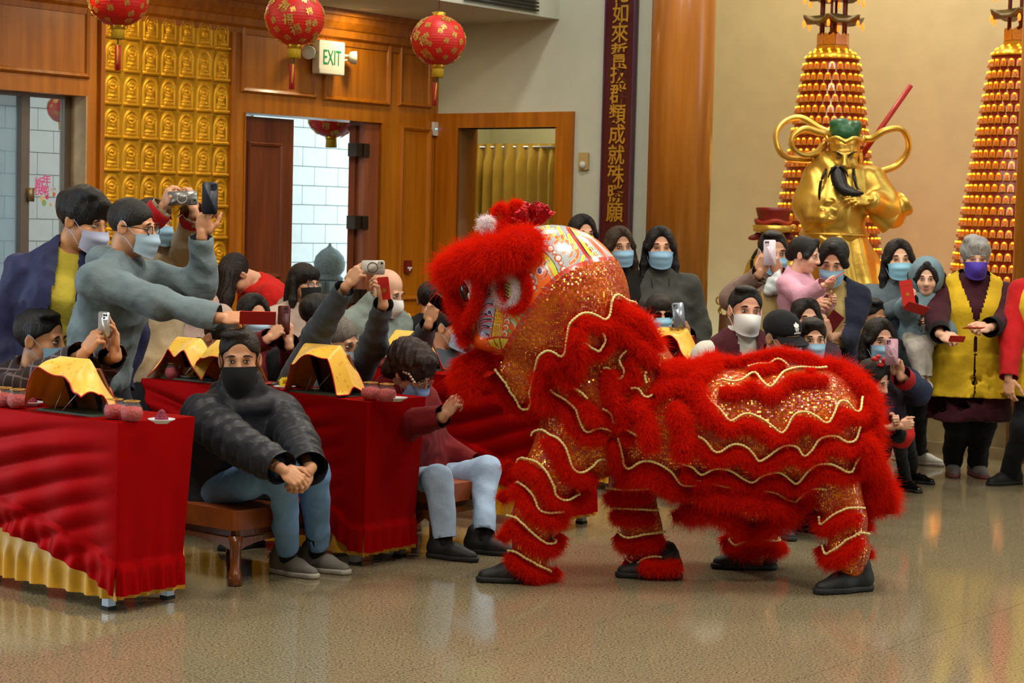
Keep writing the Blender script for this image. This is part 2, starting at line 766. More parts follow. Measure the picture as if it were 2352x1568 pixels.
# timber wall pieces between the openings
sw1, _ = wsz(200, 330)                       # window right reveal
swz = wsz(100, 213)[1]                       # window head
sd0, sd1 = wsz(560, 440)[0], wsz(874, 440)[0]
sdz = wsz(720, 270)[1]
s_end = float(C0 @ U)
s_beg = wsz(-120, 330)[0] - 3
sw0 = wsz(1, 330)[0] - 0.02                   # window left edge
WT = 0.26
wl = struct('wall_left', join(
    wbox(s_beg, sw0, 0, SOF + 0.02, -WT, 0), wbox(sw0, sw1, swz, SOF + 0.02, -WT, 0), wbox(sw0, sw1, 0, 0.75, -WT, 0),
    wbox(sw1, sd0, 0, SOF + 0.02, -WT, 0), wbox(sd0, sd1, sdz, SOF + 0.02, -WT, 0), wbox(sd1, s_end + 0.02, 0, SOF + 0.02, -WT, 0)), WOOD)
struct('wall_left_upper', wbox(s_beg, s_end + 2.5, SOF + 0.02, CEIL, -WT, -0.02), WHITE)


def panel(a, b_, c, d_):
    """a panelled field from pixel corners: left x, top y, right x, bottom y at its middle"""
    s0, s1 = wsz(a, (b_ + d_) / 2)[0], wsz(c, (b_ + d_) / 2)[0]
    z1, z0 = wsz((a + c) / 2, b_)[1], wsz((a + c) / 2, d_)[1]
    part('panel_moulding', moulding(s0, s1, z0, z1), WOODT, wl, smooth=False)
    part('panel', wbox(s0 + 0.04, s1 - 0.04, z0 + 0.04, z1 - 0.04, 0, 0.006), WOOD, wl, smooth=False)


panel(-120, -62, 205, 168)
panel(551, 28, 726, 220)
panel(741, 55, 895, 238)
panel(914, 82, 990, 247)
panel(914, 290, 984, 690)
panel(914, 720, 984, 900)
# casing strips
for a, b_ in ((0, 0.09),):
    part('door_casing', wbox(sd0 - 0.012, sd0 + 0.0, 0, sdz, -0.05, 0.012), WOODT, wl, smooth=False)
    part('door_casing', wbox(sd1, sd1 + 0.014, 0, sdz, -0.05, 0.012), WOODT, wl, smooth=False)
# crown moulding along the timber wall
cz = SOF
cp = [(0, cz - 0.26), (0.015, cz - 0.26), (0.02, cz - 0.22), (0.05, cz - 0.2), (0.06, cz - 0.15), (0.075, cz - 0.14), (0.11, cz - 0.09), (0.12, cz - 0.05), (0.15, cz - 0.045), (0.16, cz), (0, cz)]
cv, cf = [], []
for s in (s_beg, s_end):
    for d, z in cp:
        cv.append(UV(s, vW - d, z))
k = len(cp)
for i in range(k):
    cf.append([i, (i + 1) % k, k + (i + 1) % k, k + i])
struct('trim_1', (np.array(cv), cf), WOODT)
struct('baseboard_left', join(wbox(s_beg, sd0, 0, 0.14, 0, 0.02), wbox(sd1, s_end, 0, 0.14, 0, 0.02)), WOODT)
# soffit + fascia
struct('trim_2', join(box(UV(s_beg, vW - DS, SOF), U * (s_end - s_beg), V * (DS + 0.0), UP * 0.06),
                      box(UV(s_beg, vW - DS, SOF), U * (s_end - s_beg), -V * 0.05, UP * (CEIL - SOF))), WHITE)
struct('ceiling', box(UV(-7, -9, CEIL), U * 22, V * 23, UP * 0.1), CEILM)

# white wall with second doorway, column, alcove
b0, b1 = bsz(1055, 420)[0], bsz(1285, 420)[0]        # v decreases to the right
bz = bsz(1170, 293)[1]
vEnd = bsz(1575, 300)[0]
vC = float(C0 @ V)
struct('wall_back', join(wbox(vC + 0.05, b0, 0, CEIL, 0, -0.2, 'b'), wbox(b0, b1, bz, CEIL, 0, -0.2, 'b'), wbox(b1, vEnd, 0, CEIL, 0, -0.2, 'b')), WHITE)
t0, t1, tz = bsz(1004, 420)[0], bsz(1317, 420)[0], bsz(1160, 259)[1]
d2 = struct('door_2', join(wbox(b0, b1, bz, tz, -0.2, 0.035, 'b'), wbox(t0, b0, 0, tz, 0, 0.035, 'b'), wbox(b1, t1, 0, tz, 0, 0.035, 'b'),
                           wbox(b0 + 0.03, b0, 0, bz, -0.22, 0.03, 'b'), wbox(b1 - 0.0, b1 + 0.03, 0, bz, -0.22, 0.03, 'b')), WOODT)
# room behind the doorway
BEI = mat('beige_wall', '#b3ab82', rough=0.85, var=0.03)
vA = float(hit_plane(1630, 400, UV(uA, 0), U) @ V) + 0.12
vR = vEnd + 0.1
slo = (ray(1625, 400) @ V) / (ray(1625, 400) @ U)
struct('wall_passage', join(box(UV(uC + 1.5, vC + 0.75, 0), V * (vR + 1.3 * slo - vC - 0.75), UP * 3.4, U * 0.1), box(UV(uC + 0.2, vC + 0.66, 0), U * 1.4, UP * 3.4, V * 0.1), box(UV(uC + 0.1, vC + 0.0, 0), V * 0.75, UP * 3.4, U * 0.1),
                            box(UV(uC + 0.2, vR, 0), (U + V * slo) * 3.4, UP * CEIL, V * 0.05), box(UV(uC + 0.15, vEnd - 0.02, 0), V * (vR - vEnd + 0.1), UP * CEIL, U * 0.08), box(UV(uC + 0.2, vC + 0.75, 3.3), V * (vR + 1.45 * slo - vC - 0.75), U * 1.4, UP * 0.1)), BEI)
struct('wall_alcove', box(UV(uA, vA + 0.02, 0), V * -14, UP * CEIL, U * 0.1), CREAM)
struct('wall_right', box(UV(-7, -9, 0), U * 22, UP * CEIL, V * -0.1), CREAM)
struct('wall_front', box(UV(-7, -9, 0), V * 23, UP * CEIL, U * -0.1), CREAM)
# timber columns
COLM = wood('column_timber', '#b87226', '#9c5a16', rough=0.3, stretch=(7, 7, 0.5))
cc = P(1560, 400, 14.35)
struct('column', lathe([(0.232, 0), (0.232, CEIL)], 48, (cc[0], cc[1], 0)), COLM, smooth=True)
cc2 = P(2412, 400, 14.0)
struct('column', lathe([(0.232, 0), (0.232, CEIL)], 48, (cc2[0], cc2[1], 0)), COLM, smooth=True)
# alcove plinth the statues stand on
PLM = mat('plinth_stone', '#8a7a58', rough=0.4, var=0.12, vscale=9)
vP0 = vEnd - 0.15
struct('trim_3', join(box(UV(uC + 1.07, vP0 + 0.3, 0), V * -12, U * 2.53, UP * 0.42), box(UV(uC + 1.0, vP0 + 0.3, 0.42), V * -12, U * 2.6, UP * 0.06),
                      box(UV(uC + 1.0, vP0 + 0.3, 0), V * -12, U * 0.1, UP * 0.08)), PLM)

# ------------------------------------------------------------------ door 1: closed left leaf, open right leaf
door = struct('door_1', wbox(sd0, wsz(694, 440)[0], 0.01, sdz - 0.02, -0.16, -0.1), WOODD)
sl0, sl1 = sd0 + 0.12, wsz(694, 440)[0] - 0.12
for z0, z1 in ((0.25, 1.0), (1.15, sdz - 0.2)):
    v_, f_ = moulding(sl0, sl1, z0, z1, 0.04, 0.02)
    part('door_panel', (v_ + V * 0.1, f_), WOODD, door, smooth=False)
# right leaf, swung outwards
sh = wsz(836, 440)[0]
leafdir = ray(824, 440) * np.array([1, 1, 0]) + U * 0.02
leafdir /= np.linalg.norm(leafdir)
lo_ = UV(sh - 0.03, vW + 0.14, 0.02)
leaf = struct('door_3', box(lo_, leafdir * 0.85, np.cross(leafdir, UP) * 0.05, UP * (sdz - 0.05)), WOODD)
part('door_jamb', wbox(sh + 0.035, sd1, 0, sdz, -0.2, -0.03), wood('jamb_timber', '#96573a', '#7d4229'), leaf, smooth=False)
HIN = mat('bronze_hinge', '#4a4038', rough=0.4, metal=0.8, var=0.2)
for y in (344, 511, 680):
    zz = wsz(828, y)[1]
    part('hinge', join(wbox(sh - 0.075, sh - 0.006, zz - 0.052, zz + 0.052, -0.11, -0.02), wbox(sh + 0.006, sh + 0.075, zz - 0.052, zz + 0.052, -0.11, -0.015)), HIN, leaf, smooth=False)
# ------------------------------------------------------------------ window
ALU = mat('window_aluminium', '#6f665c', rough=0.45, metal=0.5, var=0.04)
MARB = mat('reveal_stone', '#b29a72', rough=0.5, var=0.15, vscale=7)
wa = wsz(167, 330, -0.15)[0]
wm0, wm1 = wsz(47, 330, -0.15)[0], wsz(66, 330, -0.15)[0]
zt = wsz(100, 224, -0.15)[1]
win = struct('window_1', join(wbox(wa - 0.07, wa, 0.75, swz, -0.2, -0.15), wbox(sw0, wa, zt - 0.0, swz, -0.2, -0.15),
                              wbox(wm0, wm1, 0.75, zt, -0.2, -0.14), wbox(sw0, wa, 0.75, 0.82, -0.2, -0.15)), ALU)
part('window_reveal', wbox(sw1 - 0.012, sw1, 0.75, swz, -0.24, 0), MARB, win, smooth=False)
part('window_reveal', wbox(wa, sw1, 0.75, swz, -0.24, -0.2), MARB, win, smooth=False)
GLASS = mat('window_glass', '#e8f6ff', rough=0.02, var=0, alpha=0.06, spec=0.4)
GLASS2 = mat('tinted_window_glass', '#8fb8d4', rough=0.03, var=0, alpha=0.4, spec=0.5)
part('pane', wbox(wm1, wa - 0.07, 0.82, zt, -0.182, -0.178), GLASS, win, smooth=False)
part('pane', wbox(sw0, wm0, 0.82, zt, -0.190, -0.186), GLASS2, win, smooth=False)
lp = WP(69, 447, -0.13)
part('window_latch', cbox(lp, 0.02, 0.02, 0.045, np.array([U, V, UP])), mat('latch', '#8a7a5c', rough=0.4, metal=0.6), win)


# ------------------------------------------------------------------ outside: block wall, ground, baluster post
OUT = mat('white_block', '#e9eeec', rough=0.75, var=0.03)
GRT = mat('block_joint', '#a9b4b4', rough=0.9, var=0.03)
vO = vW + 3.4
ow = struct('wall_outside', box(UV(s_beg, vO + 0.012, -0.3), U * (s_end + 6 - s_beg), UP * 5.2, V * 0.15), GRT)
OP = UV(0, vO)
bw, bh = 0.345, 0.192
bme = new_mesh('block', *rbox((0, 0, 0), bw / 2 - 0.004, bh / 2 - 0.004, 0.009, 0.004, np.array([U, UP, -V]), seg=1), OUT, smooth=False)
p0 = hit_plane(690, 380, OP, V)
for (xa, ya, xb, yb) in ((-20, 200, 170, 690), (685, 255, 850, 720)):
    A = hit_plane(xa, (ya + yb) / 2, OP, V)
    B = hit_plane(xb, (ya + yb) / 2, OP, V)
    zt_, zb_ = hit_plane(xa, ya, OP, V)[2] + 0.2, hit_plane(xa, yb, OP, V)[2] - 0.2
    for j in range(int(math.floor(zb_ / bh)), int(math.ceil(zt_ / bh)) + 1):
        for i in range(int(math.floor((A @ U) / bw)) - 1, int(math.ceil((B @ U) / bw)) + 2):
            link('block', bme, ow, Vector(UV((i + 0.5 * (j % 2)) * bw, vO, (j + 0.5) * bh)))
struct('ground_outside', box(UV(s_beg, vW + 0.27, -0.1), U * (s_end + 6 - s_beg), V * 6, UP * 0.08), mat('courtyard_paving', '#b9bcb6', rough=0.8, var=0.06))
STONE = mat('grey_stone', '#8d979b', rough=0.85, var=0.12, vscale=30, bump=0.3, bscale=60)
bp_ = hit_plane(757, 610, UV(0, vW + 1.7), V)
zz0 = hit_plane(757, 645, UV(0, vW + 1.7), V)[2]
post = empty('baluster_post', (bp_[0], bp_[1], 0), 'grey stone baluster post with a carved lotus bud finial outside the open door', 'post')
part('shaft', cbox((bp_[0], bp_[1], zz0 / 2), 0.15, 0.15, zz0 / 2, np.array([U, V, UP])), STONE, post, smooth=False)
h = 0.27
part('bud', lathe([(0.115, 0), (0.13, 0.025), (0.1, 0.05), (0.105, 0.06), (0.135, 0.1), (0.142, 0.16), (0.125, 0.22), (0.08, 0.27), (0.03, 0.30), (0.012, 0.32), (0.012, 0.335), (0.001, 0.34)], 28, (bp_[0], bp_[1], zz0)), STONE, post)
part('rail', cbox((bp_[0] + 0.45 * U[0], bp_[1] + 0.45 * U[1], zz0 - 0.35), 0.32, 0.06, 0.05, np.array([U, V, UP])), STONE, post, smooth=False)
part('rail', cbox((bp_[0] - 0.5 * U[0], bp_[1] - 0.5 * U[1], zz0 - 0.12), 0.36, 0.1, 0.12, np.array([U, V, UP])), STONE, post, smooth=False)

# ------------------------------------------------------------------ gilded relief tile panel
GOLD = mat('gilded_relief', '#e0a41c', rough=0.45, metal=0.6, var=0.1, vscale=4)
gp = empty('gilded_panel', WP(380, 700), 'tall gilded panel of small seated figures in niches on the timber wall', 'panel')
g0, g1 = wsz(232, 330)[0], wsz(523, 330)[0]
ncol = 7
cw = (g1 - g0) / ncol
# row pitch measured on the third column
zA, zB = wsz(376, 175)[1], wsz(376, 399)[1]
rh = (zA - zB) / 3
nx, nz_ = 26, 44
xs = np.linspace(-0.5, 0.5, nx)
zs = np.linspace(0, 1, nz_)
X, Zq = np.meshgrid(xs, zs, indexing='ij')


def bumpf(d, r, h_):
    return h_ * np.clip(1 - d / r, 0, 1) ** 0.5


ar = np.where(Zq < 0.55, np.abs(X) / 0.36, np.sqrt((X / 0.36) ** 2 + ((Zq - 0.55) / 0.38) ** 2))
rim = np.exp(-((ar - 0.96) / 0.09) ** 2) * (Zq > 0.17)
H = 0.010 * rim - 0.006 * ((ar < 0.9) & (Zq > 0.17))
H = np.maximum(H, bumpf(np.sqrt((X / 1) ** 2 + ((Zq - 0.66) / 0.62) ** 2), 0.12, 0.022))
H = np.maximum(H, bumpf(np.sqrt((X / 1.0) ** 2 + ((Zq - 0.46) / 0.95) ** 2), 0.17, 0.022))
H = np.maximum(H, bumpf(np.sqrt((X / 1.7) ** 2 + ((Zq - 0.32) / 0.5) ** 2), 0.15, 0.024))
H = np.maximum(H, np.where((np.abs(X) < 0.26) & (Zq > 0.18) & (Zq < 0.26), 0.016, 0))
H = np.maximum(H, np.where((np.abs(X) < 0.42) & (Zq > 0.06) & (Zq < 0.155), 0.028, 0))
H += 0.012 * np.exp(-((np.sqrt(X ** 2 + ((Zq - 0.66) * 1.7) ** 2) - 0.2) / 0.03) ** 2)
G = (U[None, None] * (X * cw * 0.985)[..., None] + UP * ((Zq) * rh * 0.985)[..., None] - V * H[..., None])
me_t = new_mesh('relief_tile', *grid_surf(G), GOLD)
part('backing', wbox(g0 - 0.01, g1 + 0.01, 0.3, zA + rh * 2.6, 0.0, 0.012), GOLD, gp, smooth=False)
gb = base_of(gp)
zrow = zA - rh * 0.06
for i in range(ncol):
    for j in range(-9, 3):
        z0 = zrow + j * rh
        if z0 + rh > wsz(376, 18)[1] + 0.12 or z0 < 0.35:
            continue
        link('relief_tile', me_t, gp, Vector(UV(g0 + (i + 0.5) * cw, vW - 0.012, z0) - gb))
for s in (g0 - 0.035, g1):
    part('frame_strip', wbox(s, s + 0.035, 0.3, SOF - 0.26, 0, 0.035), WOODT, gp, smooth=False)
# ------------------------------------------------------------------ people
SKIN = {}


def skin(c='#d29a78'):
    if c not in SKIN:
        SKIN[c] = mat('skin_' + c[1:], c, rough=0.5, var=0.04, vscale=20, sss=0.12)
    return SKIN[c]


LIP = mat('lips', '#bd7568', rough=0.45, var=0.03)
EYEW = mat('eye_white', '#d9d4cc', rough=0.2, var=0)
IRIS = mat('iris', '#1c110c', rough=0.1, var=0)
HAIRS = {}


def hairm(c='#15100e'):
    if c not in HAIRS:
        HAIRS[c] = mat('hair_' + c[1:], c, rough=0.42, var=0.25, vscale=40, stretch=(4, 4, 0.6), bump=0.5, bscale=30, bstretch=(9, 9, 0.8), spec=0.4)
    return HAIRS[c]


def head_prims(ear=True):
    p = [ell((0, -0.012, 0.036), (0.073, 0.094, 0.083)), ell((0, 0.02, -0.03), (0.0615, 0.071, 0.087)), ell((0, 0.046, -0.087), (0.034, 0.034, 0.028)),
         ell((0.036, 0.052, -0.03), (0.028, 0.03, 0.028)), ell((-0.036, 0.052, -0.03), (0.028, 0.03, 0.028)),
         cone((-0.034, 0.08, 0.02), 0.0105, (0.034, 0.08, 0.02), 0.0105), cone((0, 0.088, 0.012), 0.008, (0, 0.107, -0.03), 0.0125),
         ell((0.011, 0.097, -0.034), (0.009, 0.011, 0.008)), ell((-0.011, 0.097, -0.034), (0.009, 0.011, 0.008)),
         cone((0, -0.022, -0.06), 0.051, (0, -0.038, -0.16), 0.053)]
    return p


HEADP = head_prims()
HV, HF = sdf_mesh(HEADP + [ell((0.031, 0.1, 0.003), (0.016, 0.02, 0.0095), s=-1), ell((-0.031, 0.1, 0.003), (0.016, 0.02, 0.0095), s=-1),
                           cone((-0.02, 0.1, -0.0635), 0.003, (0.02, 0.1, -0.0635), 0.003, s=-1)], 0.0054, 0.014, kc=0.006)
ev, ef = sdf_mesh([ell((0.077, -0.008, -0.004), (0.009, 0.02, 0.032), rotz(-0.35)), ell((-0.077, -0.008, -0.004), (0.009, 0.02, 0.032), rotz(0.35)),
                   ell((0.086, -0.002, -0.002), (0.006, 0.012, 0.02), rotz(-0.35), s=-1), ell((-0.086, -0.002, -0.002), (0.006, 0.012, 0.02), rotz(0.35), s=-1)], 0.0042, 0.008)
lv, lf = sdf_mesh([cone((-0.017, 0.0845, -0.0585), 0.006, (0, 0.0905, -0.058), 0.0075), cone((0.017, 0.0845, -0.0585), 0.006, (0, 0.0905, -0.058), 0.0075),
                   cone((-0.014, 0.084, -0.068), 0.006, (0.014, 0.084, -0.068), 0.006), ell((0, 0.0885, -0.069), (0.012, 0.006, 0.006))], 0.003, 0.006)
HEADV, HEADF = joinq((HV, HF), (ev, ef), (lv, lf))
HEADM = np.zeros(len(HEADF), int)
HEADM[len(HF) + len(ef):] = 1


def eye_mesh(open_=1.0):
    vs_, fs_, ms_ = [], [], []
    n = 0
    for (c, r, mi) in (((0, 0.0, 0), (0.0135, 0.010, 0.0044 * open_), 0), ((0, 0.0042, 0.0002), (0.0058, 0.0066, 0.0045 * open_), 1)):
        v, f = lathe([(math.sin(a), -math.cos(a)) for a in np.linspace(0.05, math.pi - 0.05, 8)], 12)
        v = v * np.array(r) + np.array(c)
        vs_.append(v)
        fs_ += [[i + n for i in q] for q in f]
        ms_ += [mi] * len(f)
        n += len(v)
    # upper lid line
    v, f = tube([(-0.0145, 0.004, 0.0005), (-0.007, 0.0085, 0.0042 * open_), (0.002, 0.0095, 0.005 * open_), (0.0145, 0.004, 0.002)], [0.0008, 0.0014, 0.0014, 0.0008], 5)
    vs_.append(v)
    fs_ += [[i + n for i in q] for q in f]
    ms_ += [1] * len(f)
    return new_mesh('eye', np.concatenate(vs_), fs_, smooth=True, mats=[EYEW, IRIS], fmat=ms_)


EYE = {1: eye_mesh(1.0), 0: eye_mesh(0.25)}
BROW = new_mesh('eyebrow', *tube([(-0.02, -0.004, -0.002), (-0.008, 0.0025, 0.0035), (0.006, 0.003, 0.0035), (0.02, -0.004, -0.003)], [0.0022, 0.0036, 0.0036, 0.0016], 6, flat=(1, 1)), hairm())

HAIR = {}


def hair_mesh(style):
    if style in HAIR:
        return HAIR[style]
    face = ell((0, 0.128, -0.055), (0.07, 0.1, 0.136), s=-1)
    face_low = ell((0, 0.135, -0.06), (0.068, 0.095, 0.105), s=-1)
    cap = ell((0, -0.017, 0.042), (0.084, 0.105, 0.089))
    nape = half((0, -0.02, -0.055), (0, -0.45, 1))
    k, vox, disp = 0.02, 0.0055, None
    if style == 'short':
        pr = [cap, ell((0, 0.05, 0.093), (0.06, 0.05, 0.034)), face, nape, ell((0, 0.062, -0.05), (0.13, 0.078, 0.085), s=-1)]
        disp = lambda X, Y, Z: 0.003 * nz3(X, Y, Z, 140, 3)
    elif style == 'parted':
        pr = [ell((0, -0.02, 0.044), (0.083, 0.105, 0.089)), ell((0.02, 0.035, 0.108), (0.055, 0.045, 0.022)), ell((0, 0.135, -0.035), (0.078, 0.105, 0.132), s=-1), nape, ell((0, 0.062, -0.045), (0.13, 0.08, 0.088), s=-1)]
        disp = lambda X, Y, Z: 0.0025 * nz3(X, Y, Z, 140, 3)
    elif style == 'tousled':
        pr = [ell((0, -0.015, 0.05), (0.093, 0.113, 0.094)), ell((0, 0.062, 0.085), (0.064, 0.04, 0.034)), ell((0.03, 0.02, 0.12), (0.05, 0.06, 0.03)), face_low, nape]
        disp = lambda X, Y, Z: 0.006 * nz3(X, Y, Z, 120, 4)
    elif style == 'buzz':
        pr = [ell((0, -0.014, 0.04), (0.0765, 0.0985, 0.084)), ell((0, 0.12, -0.05), (0.06, 0.082, 0.11), s=-1), nape]
        k = 0.01
    elif style == 'curly':
        pr = [ell((0, -0.025, 0.045), (0.105, 0.125, 0.1)), ell((0, 0.04, 0.1), (0.075, 0.05, 0.035)), ell((0, -0.08, -0.04), (0.085, 0.05, 0.06)), face_low]
        disp = lambda X, Y, Z: 0.010 * nz3(X, Y, Z, 190, 5)
    elif style in ('long', 'longbang', 'verylong', 'bob', 'tied', 'pony'):
        pr = [ell((0, -0.018, 0.043), (0.086, 0.108, 0.09))]
        if style == 'longbang' or style == 'bob':
            pr += [ell((0, 0.066, 0.06), (0.06, 0.03, 0.045))]
            fc = ell((0, 0.14, -0.07), (0.064, 0.09, 0.108), s=-1)
        else:
            pr += [cone((0.0, 0.06, 0.105), 0.02, (0.072, 0.035, 0.0), 0.024), cone((0.0, 0.06, 0.105), 0.02, (-0.072, 0.035, 0.0), 0.024)]
            fc = ell((0, 0.125, -0.05), (0.067, 0.1, 0.138), s=-1)
        L_ = {'long': 0.30, 'longbang': 0.26, 'verylong': 0.42, 'bob': 0.13, 'tied': 0.0, 'pony': 0}[style]
        if L_:
            for sx in (1, -1):
                pr += [cone((sx * 0.078, -0.012, 0.02), 0.022, (sx * 0.09, -0.005, -0.1), 0.024), cone((sx * 0.09, -0.005, -0.1), 0.024, (sx * 0.098, 0.03 if L_ > 0.2 else 0, -L_), 0.02)]
                pr += [cone((sx * 0.05, -0.06, 0.0), 0.045, (sx * 0.06, -0.08, -L_ * 0.95), 0.035)]
            pr += [cone((0, -0.075, 0.0), 0.045, (0, -0.095, -L_), 0.035)]
        else:
            pr += [ell((0, -0.1, -0.01), (0.045, 0.045, 0.05))]
            if style == 'pony':
                pr += [cone((0.06, -0.06, 0.04), 0.03, (0.11, -0.07, 0.02), 0.022), cone((0.11, -0.07, 0.02), 0.022, (0.12, -0.05, -0.06), 0.012),
                       cone((-0.06, -0.06, 0.04), 0.03, (-0.11, -0.07, 0.02), 0.022), cone((-0.11, -0.07, 0.02), 0.022, (-0.12, -0.05, -0.06), 0.012)]
        pr += [fc]
        disp = lambda X, Y, Z: 0.0025 * np.sin(X * 420 + 2 * np.sin(Z * 20)) * np.sin(Y * 380 + 1.3 * np.sin(Z * 14))
    elif style == 'hangdown':
        pr = [ell((0, -0.018, 0.043), (0.088, 0.11, 0.092))]
        for sx in (1, 0, -1):
            pr += [cone((sx * 0.06, 0.02, 0.07), 0.05, (sx * 0.07, 0.16, 0.02), 0.045), cone((sx * 0.07, 0.16, 0.02), 0.045, (sx * 0.05, 0.36, -0.05), 0.03)]
        disp = lambda X, Y, Z: 0.004 * np.sin(X * 300 + 2 * np.sin(Y * 20))
    v, f = sdf_mesh(pr, vox, k, disp, kc=0.014)
    HAIR[style] = new_mesh('hair_' + style, v, f, hairm())
    return HAIR[style]


def mask_mesh(kind):
    if 'mask_' + kind in HAIR:
        return HAIR['mask_' + kind]
    n, m = 25, 15
    G = np.zeros((n, m, 3))
    for i in range(n):
        ph = math.radians(-76 + 152 * i / (n - 1))
        c, s = math.cos(ph), math.sin(ph)
        for j in range(m):
            t = j / (m - 1)
            side = abs(ph) / math.radians(76)
            z = (-0.014 - 0.106 * t) if kind != 'kn' else (-0.01 - 0.112 * t)
            z = z * (1 - 0.32 * side ** 2) - 0.012 * side ** 2
            if kind == 'surg':
                yf = 0.1295 - 0.024 * max(0, t - 0.35) / 0.65 - 0.012 * (1 - min(1, t / 0.3))
                pl = 0.0034 * (abs(math.sin(t * 8.2 - 0.9)) - 0.5) * (1 - side ** 3)
            elif kind == 'kn':
                yf = 0.110 + 0.034 * math.sin(math.pi * min(1, t * 1.1) ** 0.9) * (1 - side) ** 0.7
                pl = 0
            else:
                yf = 0.119 + 0.012 * math.sin(math.pi * t) - 0.014 * t
                pl = 0
            x = 0.073 * s * (1 - 0.1 * t)
            y = 0.02 + (yf - 0.02 + pl) * c ** (0.75 if kind == 'surg' else 0.85)
            G[i, j] = (x, y, z)
    v, f = grid_surf(G)
    back = v - np.array([0, 0.003, 0])
    vf = join((v, f), (back, f[:, ::-1]))
    st = []
    for sx in (1, -1):
        e = G[-1 if sx > 0 else 0]
        st.append(tube(spline([e[1], (sx * 0.079, 0.012, 0.008), (sx * 0.083, -0.012, 0.028), (sx * 0.084, -0.026, 0.0)], 8), 0.0013, 5))
        st.append(tube(spline([e[-2], (sx * 0.077, 0.012, -0.045), (sx * 0.083, -0.012, -0.03), (sx * 0.084, -0.026, 0.0)], 8), 0.0013, 5))
    vf = join(vf, *st)
    HAIR['mask_' + kind] = new_mesh('face_mask_' + kind, vf[0], vf[1], mat('mask_blue', '#8fb9d6'))
    return HAIR['mask_' + kind]


def glasses_mesh(kind):
    if 'gl_' + kind in HAIR:
        return HAIR['gl_' + kind]
    parts_ = []
    lens = []
    for sx in (1, -1):
        r = [(sx * 0.033 + 0.026 * math.cos(a) * (1 if kind != 'sun' else 1.1), 0.104 - 0.006 * abs(math.cos(a)) , 0.0 + 0.019 * math.sin(a) * (1 if kind != 'sun' else 1.25) - (0.002)) for a in np.linspace(0, 2 * math.pi, 20)]
        parts_.append(tube(r, 0.0022 if kind != 'thin' else 0.0011, 6, cap=False))
        lens.append((np.array(r[:-1]), [list(range(19))]))
        parts_.append(tube([(sx * 0.059, 0.098, 0.004), (sx * 0.078, 0.05, 0.006), (sx * 0.083, -0.01, 0.006), (sx * 0.082, -0.03, -0.008)], 0.002 if kind != 'thin' else 0.001, 5))
    parts_.append(tube([(-0.009, 0.106, 0.003), (0, 0.11, 0.005), (0.009, 0.106, 0.003)], 0.0018, 5))
    HAIR['gl_' + kind] = (new_mesh('glasses_' + kind, *join(*parts_), mat('spectacle_' + kind, {'sun': '#3c3024', 'thin': '#b08c50', 'dark': '#121212'}[kind], rough=0.3, metal=0.4)),
                          new_mesh('lens_' + kind, *join(*lens), mat('sun_lens', '#0d0908', rough=0.08, var=0) if kind == 'sun' else mat('clear_lens', '#ffffff', rough=0.02, var=0, alpha=0.12, spec=0.6)))
    return HAIR['gl_' + kind]


HANDS = {}
POSES = {
    'relax': ((22, 28, 18), (30, 32, 20), (36, 36, 22), (42, 38, 24), (35, 25, 0.55)),
    'grip': ((48, 62, 40), (52, 66, 42), (54, 66, 44), (56, 66, 44), (60, 30, 0.9)),
    'frame': ((38, 40, 25), (44, 48, 28), (58, 58, 32), (66, 60, 34), (45, 20, 1.0)),
    'pinch': ((52, 46, 26), (60, 56, 30), (66, 60, 34), (70, 62, 36), (50, 22, 1.15)),
    'open': ((14, 16, 10), (10, 14, 10), (16, 18, 12), (26, 24, 16), (15, 15, 0.3)),
    'fist': ((78, 88, 50), (80, 90, 50), (82, 90, 50), (84, 90, 50), (60, 40, 1.2)),
    'clasp': ((42, 44, 26), (44, 46, 26), (46, 48, 28), (48, 50, 28), (40, 20, 0.8)),
}


def hand_mesh(pose):
    if pose in HANDS:
        return HANDS[pose]
    P_ = POSES[pose]
    pr = [ell((0, 0.048, 0), (0.040, 0.052, 0.0135)), cone((0.026, 0.03, -0.006), 0.015, (0.03, 0.06, -0.006), 0.012), cone((0, -0.012, 0), 0.0255, (0, 0.012, 0), 0.0235)]
    bx = (0.029, 0.0105, -0.0085, -0.027)
    ln = (0.072, 0.080, 0.075, 0.060)
    rr = (0.0088, 0.0092, 0.0088, 0.0078)
    by = (0.088, 0.093, 0.089, 0.079)
    for i in range(4):
        p = np.array([bx[i], by[i], 0.002])
        a = 0
        pr.append(cone((bx[i] * 0.8, 0.05, 0), 0.011, p, rr[i] + 0.001))
        sp = 0.05 * (1.5 - i)
        for j in range(3):
            a += math.radians(P_[i][j])
            l = ln[i] * (0.45, 0.31, 0.24)[j]
            d = np.array([math.sin(sp) * math.cos(a), math.cos(sp) * math.cos(a), -math.sin(a)])
            q = p + d * l
            pr.append(cone(p, rr[i] - 0.0006 * j, q, rr[i] - 0.0006 * (j + 1)))
            p = q
    t1, t2, op = P_[4]
    a = math.radians(t1) * 0.6
    p = np.array([0.032, 0.022, -0.008])
    d = np.array([math.cos(a) * 0.75, math.sin(a) + 0.45, -0.5 * op])
    d /= np.linalg.norm(d)
    q = p + d * 0.045
    pr.append(cone(p, 0.0145, q, 0.0105))
    d2 = d + np.array([-0.45 * op, 0.5, -0.25 * op])
    d2 /= np.linalg.norm(d2)
    q2 = q + d2 * 0.032
    pr.append(cone(q, 0.0105, q2, 0.0095))
    pr.append(cone(q2, 0.0095, q2 + d2 * 0.022, 0.0075))
    HANDS[pose] = sdf_mesh(pr, 0.0046, 0.006)
    return HANDS[pose]


def unit(v):
    v = np.asarray(v, float)
    return v / (np.linalg.norm(v) + 1e-9)


